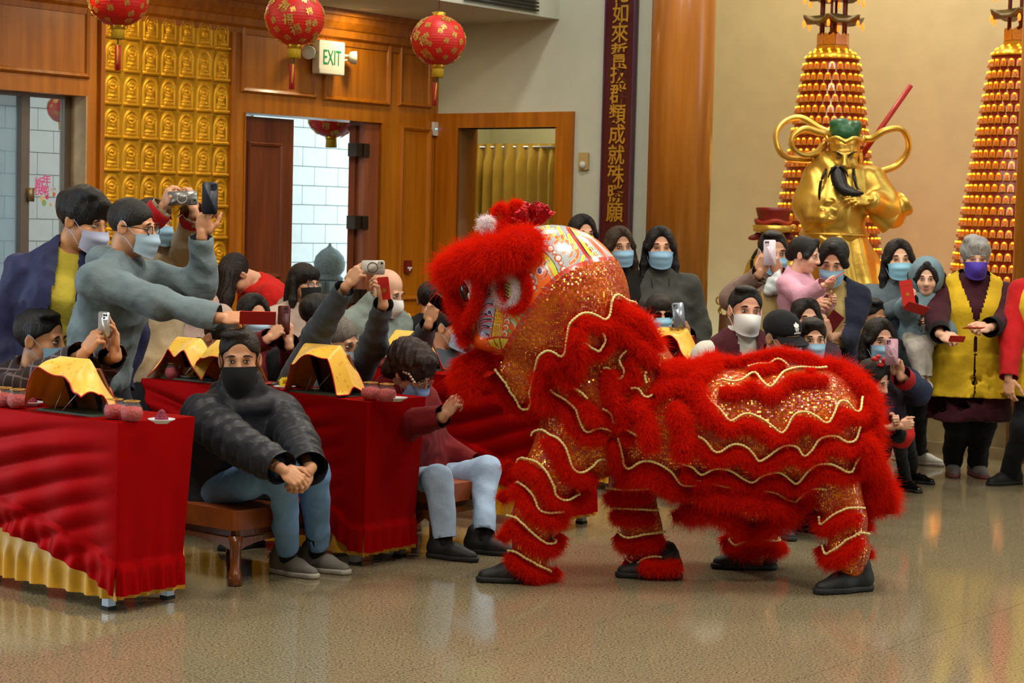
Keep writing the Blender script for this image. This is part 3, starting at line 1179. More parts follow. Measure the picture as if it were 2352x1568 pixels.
def ik(a, t, l1, l2, pole):
    a, t = np.asarray(a, float), np.asarray(t, float)
    d = np.linalg.norm(t - a)
    s = max(1.0, d / (l1 + l2) * 1.002)
    l1, l2 = l1 * s, l2 * s
    w_ = (t - a) / (d + 1e-9)
    x = (l1 * l1 - l2 * l2 + d * d) / (2 * d + 1e-9)
    h = math.sqrt(max(0, l1 * l1 - x * x))
    p = np.asarray(pole, float)
    p = p - w_ * (p @ w_)
    return a + w_ * x + unit(p) * h


def place(name, data, parent, M, pos, sc=1.0, m=None, flip=False):
    o = link(name, data, parent)
    A = np.array(M) * sc
    if flip:
        A = A @ np.diag([-1, 1, 1])
    b = base_of(parent)
    q = np.asarray(pos) - b
    o.matrix_local = Matrix(((*A[0], q[0]), (*A[1], q[1]), (*A[2], q[2]), (0, 0, 0, 1)))
    if m is not None:
        o.material_slots[0].link = 'OBJECT'
        o.material_slots[0].material = m
    return o


def cut_end(vf, p, d, rad):
    v, f = vf
    C = v[f].mean(1)
    v, f = cull((v, f), lambda C: ~(((C - p) @ d > 0) & (np.linalg.norm(C - p, axis=1) < rad)))
    h = (v - p) @ d
    m = (np.linalg.norm(v - p, axis=1) < rad) & (h > -0.011)
    v[m] -= np.outer(h[m], d)
    return v, f


SHOEP = [cone((0, -0.055, 0.045), 0.042, (0, 0.06, 0.035), 0.042), cone((0, 0.06, 0.035), 0.042, (0, 0.15, 0.022), 0.03), cone((0, -0.045, 0.05), 0.042, (0, -0.04, 0.1), 0.043)]
SHOEV = sdf_mesh(SHOEP + [half((0, 0, 0.018), (0, 0, 1))], 0.008, 0.03, kc=0.006)
SOLEV = sdf_mesh([cone((0, -0.055, 0.012), 0.047, (0, 0.06, 0.012), 0.047), cone((0, 0.06, 0.012), 0.047, (0, 0.152, 0.014), 0.036), half((0, 0, 0.0), (0, 0, 1)), half((0, 0, 0.026), (0, 0, -1))], 0.008, 0.02, kc=0.004)
SHOE_ME = new_mesh('shoe', *SHOEV, mat('black_shoe', '#17181a', rough=0.6))
SOLE_ME = new_mesh('sole', *SOLEV, mat('dark_sole', '#1d1e20', rough=0.7))


def half_fix(_):
    return _


def person(label, hp, yaw=0.0, hy=0.0, pitch=0.0, roll=0.0, hs=1.0, s=1.0, mode='stand', lean=(0, 0), pel=None, seat=0.36, top=None, legs=None, shoes=None, sole=None,
           hair=('short', '#15100e'), mask=None, glasses=None, arms=(None, None), tone='#cf9a79', eyes=1, feet=None, knees=None, sw=0.185, girth=1.0, syaw=None, group=None, brow=True, name='person', cat='person', eyesz=1.0, wt=1.0):
    """hp = world position of the head centre; yaw (deg) 0 faces the camera, + turns to image right.
    lean = head offset from pelvis along (image right, away from camera)"""
    H = np.asarray(hp, float)
    by = math.radians(yaw)
    sy = by if syaw is None else math.radians(syaw)
    hyaw = by + math.radians(hy)

    def basis(a):
        f = np.array([math.sin(a), -math.cos(a), 0])
        return np.array([-math.cos(a), -math.sin(a), 0]), f       # x (own right), forward
    hx, hf = basis(hyaw)
    M = np.stack([hx, hf, UP], 1) @ rotx(-math.radians(pitch)) @ roty(math.radians(roll))
    px_, pf = basis(by)
    sx_, sf = basis(sy)
    NB = H + (M @ np.array([0, -0.036, -0.15])) * hs              # neck base side
    N0 = H + (M @ np.array([0, -0.026, -0.085])) * hs
    if pel is None:
        if mode == 'stand':
            ht = H[2] + 0.12 * hs
            pel = np.array([H[0] - lean[0], H[1] - lean[1], 0.52 * ht])
        else:
            pel = np.array([H[0] - lean[0], H[1] - lean[1], seat + 0.095 * s])
    pel = np.asarray(pel, float)
    SC = NB - UP * 0.055 * s - sf * 0.005                         # shoulder line centre
    g = girth
    spine = [pel, pel + (SC - pel) * 0.33 - pf * 0.0, pel + (SC - pel) * 0.68 + sf * 0.012, SC]
    if mode != 'stand':
        spine[1] = spine[1] - pf * 0.02 * s

    def ua(t):
        u_ = unit(px_ * (1 - t) + sx_ * t)
        return u_

    ax_t = unit(SC - pel)

    def rings(e, q=0.0, qn=0.07, low=None, lw=1.0):
        A = [(0.165 * s * g * wt + e, 0.118 * s * g * wt + e), (0.15 * s * g + e, 0.112 * s * g + e), (0.165 * s * g + e, 0.122 * s * g + e), (sw * 0.8 * s + e, 0.085 * s + e)]
        out = []
        for i in range(3):
            u_ = ua((i + 0.5) / 3)
            v_ = unit(np.cross(u_, ax_t))
            out.append(ering(spine[i], spine[i + 1], u_, v_, A[i], A[i + 1], q, qn))
        u_ = ua(1)
        v_ = unit(np.cross(u_, ax_t))
        out.append(ering(SC, NB + UP * 0.012 * s, u_, v_, (sw * 0.72 * s + e, 0.075 * s + e), (0.05 * s + e, 0.05 * s + e)))
        if low:
            out.append(ering(pel, pel - UP * low, ua(0), unit(np.cross(ua(0), UP)), A[0], (A[0][0] * lw, A[0][1] * lw), q, qn, True))
        return out
    joints = {}
    sh, elb, wr = [], [], []
    for i, sg in enumerate((-1, 1)):                               # 0 = own left, 1 = own right
        shp = SC + sx_ * sg * sw * s - UP * 0.022 * s
        a = arms[i] or {}
        if 'w' in a:
            w_ = np.asarray(a['w'], float)
        else:
            w_ = shp + np.array([0, 0, -0.50 * s]) + sx_ * sg * 0.05 * s + sf * 0.07 * s
            if mode != 'stand':
                w_ = pel + pf * 0.24 * s + px_ * sg * 0.13 * s + UP * 0.1 * s
        pole = np.asarray(a.get('el', sx_ * sg * 0.6 - UP * 0.7 - sf * 0.35), float)
        e = ik(shp, w_, 0.285 * s, 0.25 * s, pole)
        sh.append(shp)
        elb.append(e)
        wr.append(w_)
    # ---- skin body
    pr = [cone(NB - UP * 0.02, 0.054 * hs, N0, 0.05 * hs)] + rings(-0.012)
    for i in range(2):
        pr += [cone(sh[i], 0.042 * s, elb[i], 0.032 * s), cone(elb[i], 0.034 * s, wr[i], 0.0265 * s)]
    hips, kn, an = [], [], []
    for i, sg in enumerate((-1, 1)):
        hj = pel + px_ * sg * 0.085 * s * g - UP * 0.02 * s
        if feet is not None:
            f_ = np.asarray(feet[i], float)
        elif mode == 'crouch':
            f_ = np.array([pel[0], pel[1], 0]) + px_ * sg * 0.14 * s + pf * 0.14 * s
        elif mode == 'stand':
            f_ = np.array([pel[0], pel[1], 0]) + px_ * sg * 0.1 * s + pf * (0.02 + 0.03 * sg)
        else:
            f_ = np.array([pel[0], pel[1], 0]) + px_ * sg * 0.13 * s + pf * 0.46 * s
        ank = np.array([f_[0], f_[1], f_[2] + 0.085 * s])
        if knees is not None:
            k_ = np.asarray(knees[i], float)
        else:
            l = (pel[2] if mode == 'stand' else 0.86 * s) / 2 * 1.01
            k_ = ik(hj, ank, l, l, pf + UP * (0.8 if mode != 'stand' else 0))
        hips.append(hj)
        kn.append(k_)
        an.append(ank)
        if legs is not False:
            pr += [cone(hj, 0.055 * s, k_, 0.045 * s), cone(k_, 0.04 * s, ank, 0.03 * s)]
    bv, bf = sdf_mesh(pr, 0.021, 0.035)
    hv = HEADV @ M.T * hs + H
    vf = [(bv, bf), (hv, HEADF)]
    fm = [np.zeros(len(bf), int), HEADM]
    HM = []
    for i, sg in enumerate((-1, 1)):
        a = arms[i] or {}
        d = unit(a.get('dir', wr[i] - elb[i]))
        n = np.asarray(a.get('nrm', sx_ * sg + sf * 0.3), float)
        n = unit(n - d * (n @ d))
        x = np.cross(d, n)
        A = np.stack([x * (-1 if sg > 0 else 1), d, n], 1)
        v, f = hand_mesh(a.get('pose', 'relax'))
        hsz = a.get('hs', 1.0) * s
        v = v @ A.T * hsz + wr[i]
        if np.linalg.det(A) < 0:
            f = f[:, ::-1]
        vf.append((v, f))
        fm.append(np.zeros(len(f), int))
        HM.append((A, wr[i], hsz))
    bv, bf = joinq(*vf)
    loc = np.array([pel[0], pel[1], min(0.0, pel[2]) if feet is None else 0.0])
    if feet is not None and np.asarray(feet)[:, 2].min() > 0.05:
        loc[2] = np.asarray(feet)[:, 2].min()
    o = link(name, new_mesh(name, bv - loc, bf, smooth=True, mats=[skin(tone), LIP], fmat=np.concatenate(fm)), None, Vector(loc))
    tag(o, label, cat, group)
    # ---- clothes
    t = dict(m=None, e=0.018, q=0, qn=0.07, hem=0.06, lw=1.0, open=None, inner=None, vest=None, hood=None, collar=None, cuff=None, wr=1.0, k=0.04, tu=1.0)
    t.update(top or {})

    def wrink(sd, amp):
        return lambda X, Y, Z: amp * (1.5 * np.abs(nz3(X, Y, Z * 1.6, 30, sd)) + 1.3 * nz3(X, Y, Z, 26, sd + 2) + 0.8 * np.abs(nz3(X, Y, Z, 62, sd + 1)))
    sd = int(abs(H[0] * 1000)) % 97

    def sleeves(e, q, qn, full=1.0):
        out = []
        for i in range(2):
            w_ = elb[i] + (wr[i] - elb[i]) * full
            out += [cone(sh[i], 0.06 * s + e, elb[i], 0.046 * s + e, q, qn), cone(elb[i], 0.047 * s + e, w_, 0.034 * s + e * 0.9, q, qn)]
        return out
    neckcut = [cone(N0, 0.056 * hs, N0 + (N0 - NB) * 1.2, 0.075 * hs, s=-1)]
    if t['m'] is not None:
        e = t['e']
        pr = rings(e, t['q'], t['qn'], t['hem'], t['lw'])
        if not t.get('nosleeve'):
            pr += sleeves(e, t['q'], t['qn'], t.get('full', 1.0))
        if t['collar']:
            pr.append(cone(NB - UP * 0.03, 0.07 * hs + e, N0 - UP * 0.01, 0.06 * hs + e * 0.8))
        v, f = sdf_mesh(pr + neckcut, t.get('vox', 0.0135 if t['q'] == 0 else 0.01), t['k'], wrink(sd, 0.0072 * t['wr']))
        if not t.get('nosleeve'):
            for i in range(2):
                d = unit(wr[i] - elb[i])
                w_ = elb[i] + (wr[i] - elb[i]) * t.get('full', 1.0) + d * 0.01
                v, f = cut_end((v, f), w_, d, 0.1)
        if t['open']:
            w0, w1 = t['open']

            def keep(C):
                r = C - pel
                hgt = (r @ ax_t) / max(0.1, (SC - pel) @ ax_t)
                lat = np.abs((C - (pel + np.outer(r @ ax_t, ax_t))) @ ua(0.7))
                fr = (C - (pel + np.outer(r @ ax_t, ax_t))) @ unit(np.cross(ax_t, ua(0.7)) * -1 if np.dot(np.cross(ax_t, ua(0.7)), sf) < 0 else np.cross(ax_t, ua(0.7)))
                wv = w0 + (w1 - w0) * np.clip(hgt, -0.2, 1.15)
                return ~((fr > 0.02) & (lat < wv))
            v, f = cull((v, f), keep)
        part(t.get('name', 'jacket'), (v, f), t['m'], o)
        if t['inner'] is not None:
            v, f = sdf_mesh(rings(max(-0.004, e - 0.03), 0, 0.07, min(t['hem'], 0.1)) + neckcut, 0.012, 0.04, wrink(sd + 3, 0.002))
            part('shirt', (v, f), t['inner'], o)
        if t['cuff'] is not None:
            cf_ = []
            for i in range(2):
                d = unit(wr[i] - elb[i])
                cf_.append(sdf_mesh([cone(wr[i] - d * 0.06, 0.036 * s + e, wr[i] - d * 0.005, 0.034 * s + e)], 0.009, 0.01))
            for i, c_ in enumerate(cf_):
                d = unit(wr[i] - elb[i])
                part('cuff', cut_end(c_, wr[i] - d * 0.004, d, 0.09), t['cuff'], o)
        if t['hood'] is not None:
            v, f = sdf_mesh([ell(NB - sf * 0.075 * s + UP * 0.0, (0.12 * s, 0.075 * s, 0.075 * s), np.stack([sx_, sf, UP])), cone(NB + sx_ * 0.09 * s + sf * 0.04 * s - UP * 0.02, 0.035 * s, NB - sf * 0.07 * s + UP * 0.02 + sx_ * 0.06, 0.045 * s),
                             cone(NB - sx_ * 0.09 * s + sf * 0.04 * s - UP * 0.02, 0.035 * s, NB - sf * 0.07 * s + UP * 0.02 - sx_ * 0.06, 0.045 * s)] + neckcut, 0.011, 0.03, wrink(sd, 0.003))
            part('hood', (v, f), t['hood'], o)
        if t['vest'] is not None:
            vm, vw0, vw1 = t['vest']
            v, f = sdf_mesh(rings(e + 0.024, t.get('vq', 0), 0.07, t.get('vhem', 0.1), t.get('vlw', 1.0)) + neckcut + [cone(sh[i] + sx_ * sg * 0.08, 0.085 * s, sh[i] + sx_ * sg * 0.03 - UP * 0.12 * s, 0.07 * s, s=-1) for i, sg in enumerate((-1, 1))], 0.011, 0.04, wrink(sd + 5, 0.0016))

            def keepv(C):
                r = C - pel
                hgt = (r @ ax_t) / max(0.1, (SC - pel) @ ax_t)
                rad = C - (pel + np.outer(r @ ax_t, ax_t))
                lat = np.abs(rad @ ua(0.7))
                ff = np.cross(ax_t, ua(0.7))
                ff = unit(ff if ff @ sf > 0 else -ff)
                return ~((rad @ ff > 0.02) & (lat < vw0 + (vw1 - vw0) * np.clip((hgt - 0.45) / 0.6, 0, 1.2)))
            if vw0 > 0 or vw1 > 0:
                v, f = cull((v, f), keepv)
            part('waistcoat', (v, f), vm, o)
    lg = dict(m=None, e=0.014, taper=1.0)
    if isinstance(legs, dict):
        lg.update(legs)
        e = lg['e']
        pr = [ering(pel + UP * 0.06 * s, pel - UP * 0.05 * s, px_, pf, (0.16 * s * g * wt + e * 0.5, 0.118 * s * g * wt + e * 0.5), (0.165 * s * g * wt + e * 0.5, 0.12 * s * g * wt + e * 0.5))]
        for i in range(2):
            b_ = an[i] + (kn[i] - an[i]) * lg.get('up', 0.02)
            pr += [cone(hips[i], 0.078 * s * wt + e, kn[i], 0.052 * s * wt + e), cone(kn[i], 0.054 * s * wt + e, b_, (0.04 * s + e) * lg['taper'])]
        v, f = sdf_mesh(pr, lg.get('vox', 0.0165), 0.04, wrink(sd + 9, 0.0068))
        for i in range(2):
            d = unit(an[i] - kn[i])
            b_ = an[i] + (kn[i] - an[i]) * lg.get('up', 0.02) + d * 0.015
            v, f = cut_end((v, f), b_, d, 0.13)
            if 'sock' in lg:
                part('sock', sdf_mesh([cone(an[i] + (kn[i] - an[i]) * 0.35, 0.043 * s, an[i] - UP * 0.02, 0.038 * s)], 0.01, 0.01), lg['sock'], o)
        part(lg.get('name', 'trousers'), (v, f), lg['m'], o)
        if 'skirt' in lg:
            if mode == 'sit':
                v, f = sdf_mesh([cone(hips[i], 0.10 * s, hips[i] + (kn[i] - hips[i]) * 0.9, 0.085 * s) for i in range(2)] + [cone((kn[0] + kn[1]) / 2 * 0.6 + pel * 0.4, 0.11 * s, (kn[0] + kn[1]) / 2 - UP * 0.03, 0.1 * s)], 0.012, 0.04, wrink(sd, 0.009))
            else:
                v, f = sdf_mesh([ering(pel + UP * 0.05, pel - UP * lg['skirt'], px_, pf, (0.17 * s, 0.13 * s), (0.24 * s, 0.2 * s), flat=True)], 0.013, 0.03, wrink(sd, 0.006))
            part('skirt', (v, f), lg['sm'], o)
    if shoes is not None:
        for i, sg in enumerate((-1, 1)):
            f_ = an[i] - UP * 0.085 * s
            fd = pf + px_ * sg * 0.18
            if 'fdir' in (legs or {}):
                fd = np.asarray(legs['fdir'][i], float)
            fd = unit(fd)
            A = np.stack([np.cross(fd, UP), fd, UP], 1)
            so = place('shoe', SHOE_ME, o, A, f_, s, shoes)
            so2 = link('sole', SOLE_ME, so)
            if sole is not None:
                so2.material_slots[0].link = 'OBJECT'
                so2.material_slots[0].material = sole
    # ---- head parts
    if hair:
        place('hair', hair_mesh(hair[0]), o, M, H, hs, hairm(hair[1]))
    for sx in (1, -1):
        if glasses != 'sun' and eyes is not None:
            place('eye', EYE[eyes], o, M, H + M @ np.array([sx * 0.031, 0.0825, 0.003]) * hs, hs * eyesz)
        if brow:
            place('eyebrow', BROW, o, M @ roty(sx * 0.08), H + M @ np.array([sx * 0.033, 0.091, 0.024]) * hs, hs, hairm(hair[1]) if hair else hairm('#4a3a30'))
    if mask:
        place('face_mask', mask_mesh(mask[0]), o, M, H, hs, mask[1])
    if glasses:
        gm, gl = glasses_mesh(glasses)
        go = place('sunglasses' if glasses == 'sun' else 'glasses', gm, o, M, H, hs)
        link('lens', gl, go)
    return dict(o=o, M=M, H=H, hands=HM, pel=pel, SC=SC, NB=NB, sh=sh, elb=elb, wr=wr, kn=kn, an=an, sx=sx_, sf=sf, px=px_, pf=pf, hs=hs)


MB = mat('mask_blue', '#8fb9d6', rough=0.85, var=0.04)
MBP = mat('mask_pale_blue', '#a9c4da', rough=0.85, var=0.04)
MLAV = mat('mask_lavender', '#b9bfdd', rough=0.85, var=0.04)
MW = mat('mask_white', '#d6d6d4', rough=0.85, var=0.03)
MK = mat('mask_black', '#101114', rough=0.85, var=0.1)
MP = mat('mask_purple', '#4a34a6', rough=0.8, var=0.05)


def phone(label, c, ax, col, w_=0.072, h_=0.148, ring=None, cams=1, edge=None, corner=(1, 1)):
    """c centre; ax rows: width axis, long axis, normal (back face towards +normal)"""
    ax = [np.asarray(ax[0], float), np.asarray(ax[1], float)]
    ax = np.stack([unit(ax[0]), unit(ax[1] - unit(ax[0]) * (ax[1] @ unit(ax[0]))), np.zeros(3)])
    ax[2] = np.cross(ax[0], ax[1])
    c = np.asarray(c, float)
    o = thing('phone', rbox(c, w_ / 2, h_ / 2, 0.0042, 0.011, ax, 4), col, label, 'phone')
    n = ax[2]
    part('screen', rbox(c - n * 0.0043, w_ / 2 - 0.003, h_ / 2 - 0.003, 0.0004, 0.009, ax, 3), mat('phone_screen', '#0a0b0d', rough=0.12, var=0), o, smooth=False)
    if cams:
        cx, cy = corner[0] * (w_ / 2 - 0.019), corner[1] * (h_ / 2 - 0.02)
        part('camera_bump', rbox(c + ax[0] * cx + ax[1] * cy + n * 0.005, 0.014, 0.0145, 0.0012, 0.005, ax, 3), edge or col, o, smooth=False)
        for (a, b) in ((-0.006, 0.006), (0.006, 0.006), (-0.006, -0.006))[:cams]:
            lv_, lf_ = lathe([(0.005, 0), (0.005, 0.002), (0.001, 0.0022)], 12)
            part('camera_lens', (lv_ @ ax + c + ax[0] * (cx + a) + ax[1] * (cy + b) + n * 0.006, lf_), mat('camera_glass', '#08080a', rough=0.1, var=0), o)
    if ring is not None:
        pts = [c + n * 0.0045 + ax[0] * 0.024 * math.cos(a) + ax[1] * (0.024 * math.sin(a) - 0.002) for a in np.linspace(0, 2 * math.pi, 25)]
        part('magnet_ring', tube(pts, 0.0018, 5, cap=False), ring, o)
    return o


def envelope(label, c, a, b, col=None, w_=0.08, h_=0.16):
    a = unit(a)
    b = unit(np.asarray(b) - a * (a @ b))
    n = np.cross(a, b)
    A = np.stack([a, b, n])
    m = col or mat('red_envelope', '#c21f14', rough=0.55, var=0.05)
    o = thing('red_envelope', rbox(c, w_ / 2, h_ / 2, 0.0015, 0.004, A, 1), m, label, 'envelope', smooth=False)
    part('flap', prism([(-w_ / 2, h_ / 2), (-w_ / 2 + 0.008, h_ / 2 - 0.035), (w_ / 2 - 0.008, h_ / 2 - 0.035), (w_ / 2, h_ / 2)][::-1], 0.0015, 0.0024, c, A), m, o, smooth=False)
    part('gold_seal', prism([(0.011 * math.cos(t), 0.011 * math.sin(t) - 0.01) for t in np.linspace(0, 2 * math.pi, 13)[:-1]], 0.0014, 0.0022, c, A), mat('gold_foil', '#d8a63a', rough=0.35, metal=0.7), o, smooth=False)
    return o
# ------------------------------------------------------------------ rows of low study tables
K1 = np.array([-1.585, 7.88, 0.0])
PIT = 1.49
TH_, TD = 0.78, 0.42


def K(i):
    return K1 + U * PIT * (i - 1)


def row_s(i, px, off):
    """distance along row i (towards -left/far) at which the line at depth off projects to image column px"""
    k = K(i) + U * off
    t = (px - 1176) / FPX
    # (k.x + V.x s) = t (k.y + V.y s)
    return (t * k[1] - k[0]) / (V[0] - t * V[1])


def RP(i, px, off, z=0.0):
    return K(i) + U * off + V * row_s(i, px, off) + UP * z


RED = bpy.data.materials.new('red_satin')
nt, N, L, b = nodes_of(RED)
b.inputs['Base Color'].default_value = (*lin('#900709'), 1)
b.inputs['Roughness'].default_value = 0.4
b.inputs['Specular IOR Level'].default_value = 0.0
b.inputs['Metallic'].default_value = 0.3
b.inputs['Sheen Weight'].default_value = 0.0
b.inputs['Sheen Tint'].default_value = (1, 0.3, 0.25, 1)
YEL = mat('yellow_satin', '#e0a312', rough=0.4, var=0.05, sheen=0.3)
MET = mat('grey_table_leg', '#8f9499', rough=0.4, metal=0.6, var=0.05)
TOPM = mat('table_board', '#6b4a2a', rough=0.6)


def drape(i, s0, s1, label, swag_c=None, hw=0.75, rise_=0.26, end=True, group=None):
    """one table (board on four legs) and its red satin cloth with a swagged front, ruffled hem and yellow underskirt"""
    k = K(i)
    c = k + V * (s0 + s1) / 2 + U * TD / 2
    t = empty('low_table', (c[0], c[1], 0), label[0], 'table', 'narrow tables under the red cloths')
    part('tabletop', box(k + V * (s0 + 0.015) + U * 0.015 + UP * (TH_ - 0.03), V * (s1 - s0 - 0.03), U * (TD - 0.03), UP * 0.025), TOPM, t, smooth=False)
    for a in (s0 + 0.1, s1 - 0.1):
        for b_ in (0.05, TD - 0.05):
            p = k + V * a + U * b_
            lg = part('leg', cbox(p + UP * (TH_ - 0.03) / 2, 0.02, 0.02, (TH_ - 0.03) / 2, np.array([U, V, UP])), MET, t, smooth=False)
            part('foot', cbox(p + UP * 0.008, 0.023, 0.023, 0.008, np.array([U, V, UP])), mat('rubber_foot', '#222222', rough=0.8), lg, smooth=False)
    cl = empty('tablecloth', (c[0], c[1], TH_), label[1], 'tablecloth')
    # top
    n = 14
    part('cloth_top', box(k + V * s0 + UP * (TH_ - 0.004), V * (s1 - s0), U * TD, UP * 0.006), RED, cl, smooth=False)
    # front: grid over length and drop
    ns, nt_ = 110, 46
    G = np.zeros((ns, nt_, 3))
    sc = swag_c if swag_c is not None else (s0 + s1) / 2
    hemz = []
    for a in range(ns):
        s = s0 + (s1 - s0) * a / (ns - 1)
        x = np.clip((s - sc) / hw, -1, 1)
        rise = rise_ * (1 - x * x)
        zb = 0.075 + rise
        hemz.append(zb)
        for b_ in range(nt_):
            tt = b_ / (nt_ - 1)
            z = TH_ - tt * (TH_ - zb)
            sag = (TH_ - z) / (TH_ - 0.05)
            wv = sag + 0.42 * x * x * (0.35 + sag)
            amp = 0.032 * (1 - abs(x) ** 3) * min(1, sag * 6) * (1 - 0.35 * sag)
            fold = abs(math.sin(math.pi * (wv * 5.5 + 0.15 * math.sin(s * 5))))
            d = amp * (fold ** 0.8) + 0.012 * sag * math.sin(s * 21 + 1.0)
            inw = 0.02 * sag
            ru = 0
            if z < zb + 0.12:
                ru = 0.018 * (0.5 + 0.5 * math.sin(s * 75 + 2 * math.sin(s * 9))) * (1 - (z - zb) / 0.12) + 0.012
            G[a, b_] = k + V * s - U * (d + ru - inw) + UP * z
    part('swagged_front', grid_surf(G[::-1]), RED, cl)
    # end faces
    for (se, sg) in ((s0, -1), (s1, 1)):
        m, nt2 = 40, 40
        E = np.zeros((m, nt2, 3))
        for a in range(m):
            u = TD * a / (m - 1)
            for b_ in range(nt2):
                tt = b_ / (nt2 - 1)
                z = TH_ - tt * (TH_ - 0.075)
                inw = 0.045 * tt * (u / TD)
                ru = 0.02 * (0.5 + 0.5 * math.sin(u * 80)) * max(0, 1 - (z - 0.075) / 0.13) + (0.012 if z < 0.2 else 0)
                d = 0.008 * tt * math.sin(u * 26 + se) + ru
                if u == 0:
                    d = 0.0
                E[a, b_] = k + V * (se + sg * (d - inw * 0.4)) + U * (u - inw * (u / TD)) + UP * z
        part('cloth_end', grid_surf(E if sg < 0 else E[::-1]), RED, cl)
    # yellow underskirt, front
    Gy = np.zeros((160, 14, 3))
    for a in range(160):
        s = s0 + 0.01 + (s1 - s0 - 0.02) * a / 159
        for b_ in range(14):
            z = 0.55 - b_ / 13 * (0.55 - 0.05)
            ru = 0.014 * math.sin(s * 62 + 1.7 * math.sin(s * 8)) * max(0, min(1, (0.22 - z) / 0.08))
            Gy[a, b_] = k + V * s + U * (0.035 - ru - (0.01 if z < 0.19 else 0)) + UP * z
    part('underskirt', grid_surf(Gy[::-1]), YEL, cl)
    Ge = np.zeros((60, 8, 3))
    for a in range(60):
        u = 0.035 + (TD - 0.06) * a / 59
        for b_ in range(8):
            z = 0.3 - b_ / 7 * 0.25
            Ge[a, b_] = k + V * (s0 + 0.03 + 0.012 * math.sin(u * 90) * max(0, min(1, (0.22 - z) / 0.08))) + U * u + UP * z
    part('underskirt', grid_surf(Ge), YEL, cl)
    return cl


TL = 1.75
drape(1, 0, TL, ('low table at the front left under a red satin cloth', 'red satin tablecloth swagged over the front left table, nearest the viewer'), swag_c=1.2, hw=1.2, rise_=0.23)
drape(2, 0, TL, ('low table behind the man in the black puffer jacket', 'red satin tablecloth on the table beside the man in the black puffer jacket'), swag_c=0.95, hw=0.85)
drape(2, TL + 0.03, 2 * TL, ('low table behind the standing man in the grey hoodie', 'dark red tablecloth of the table left of the seated man in the puffer jacket'), swag_c=TL + 0.9, hw=0.8)
drape(3, 0, TL, ('low table behind the front paws of the lion', 'red satin tablecloth hanging behind the front legs of the lion'), swag_c=0.9, hw=0.85)
drape(3, TL + 0.03, 2 * TL, ('low table in the third row behind the grey-haired man', 'red tablecloth in the third row under the far jars'), swag_c=TL + 0.9, hw=0.8)
drape(4, 0, TL, ('low table behind the back of the lion, by the sunglasses woman', 'red tablecloth mostly hidden behind the neck of the lion'), swag_c=0.9, hw=0.85)
drape(4, TL + 0.03, 2 * TL, ('low table in the last row in front of the bald man', 'red tablecloth of the last row, in front of the bald man'), swag_c=TL + 0.9, hw=0.8)

# ------------------------------------------------------------------ book stands under yellow cloths
GSAT = bpy.data.materials.new('golden_satin')
nt, N, L, b = nodes_of(GSAT)
tc = N.new('ShaderNodeTexCoord')
vz = N.new('ShaderNodeTexVoronoi')
vz.inputs['Scale'].default_value = 38
L.new(tc.outputs['Object'], vz.inputs['Vector'])
cr = N.new('ShaderNodeValToRGB')
cr.color_ramp.elements[0].position = 0.25
cr.color_ramp.elements[0].color = (*lin('#e2a21c'), 1)
cr.color_ramp.elements[1].position = 0.3
cr.color_ramp.elements[1].color = (*lin('#edbb35'), 1)
L.new(vz.outputs[0], cr.inputs[0])
L.new(cr.outputs[0], b.inputs['Base Color'])
b.inputs['Roughness'].default_value = 0.38
b.inputs['Sheen Weight'].default_value = 0.3
LIN_ = mat('orange_lining', '#e08412', rough=0.5, var=0.04)
PIPE = mat('red_piping', '#b81712', rough=0.6, var=0.05)
BRD = mat('brown_board', '#7a4522', rough=0.5, var=0.1)
BLK = mat('black_metal', '#131313', rough=0.35, metal=0.5)
SIL = mat('silver_rod', '#b5b5b5', rough=0.25, metal=0.9, var=0)


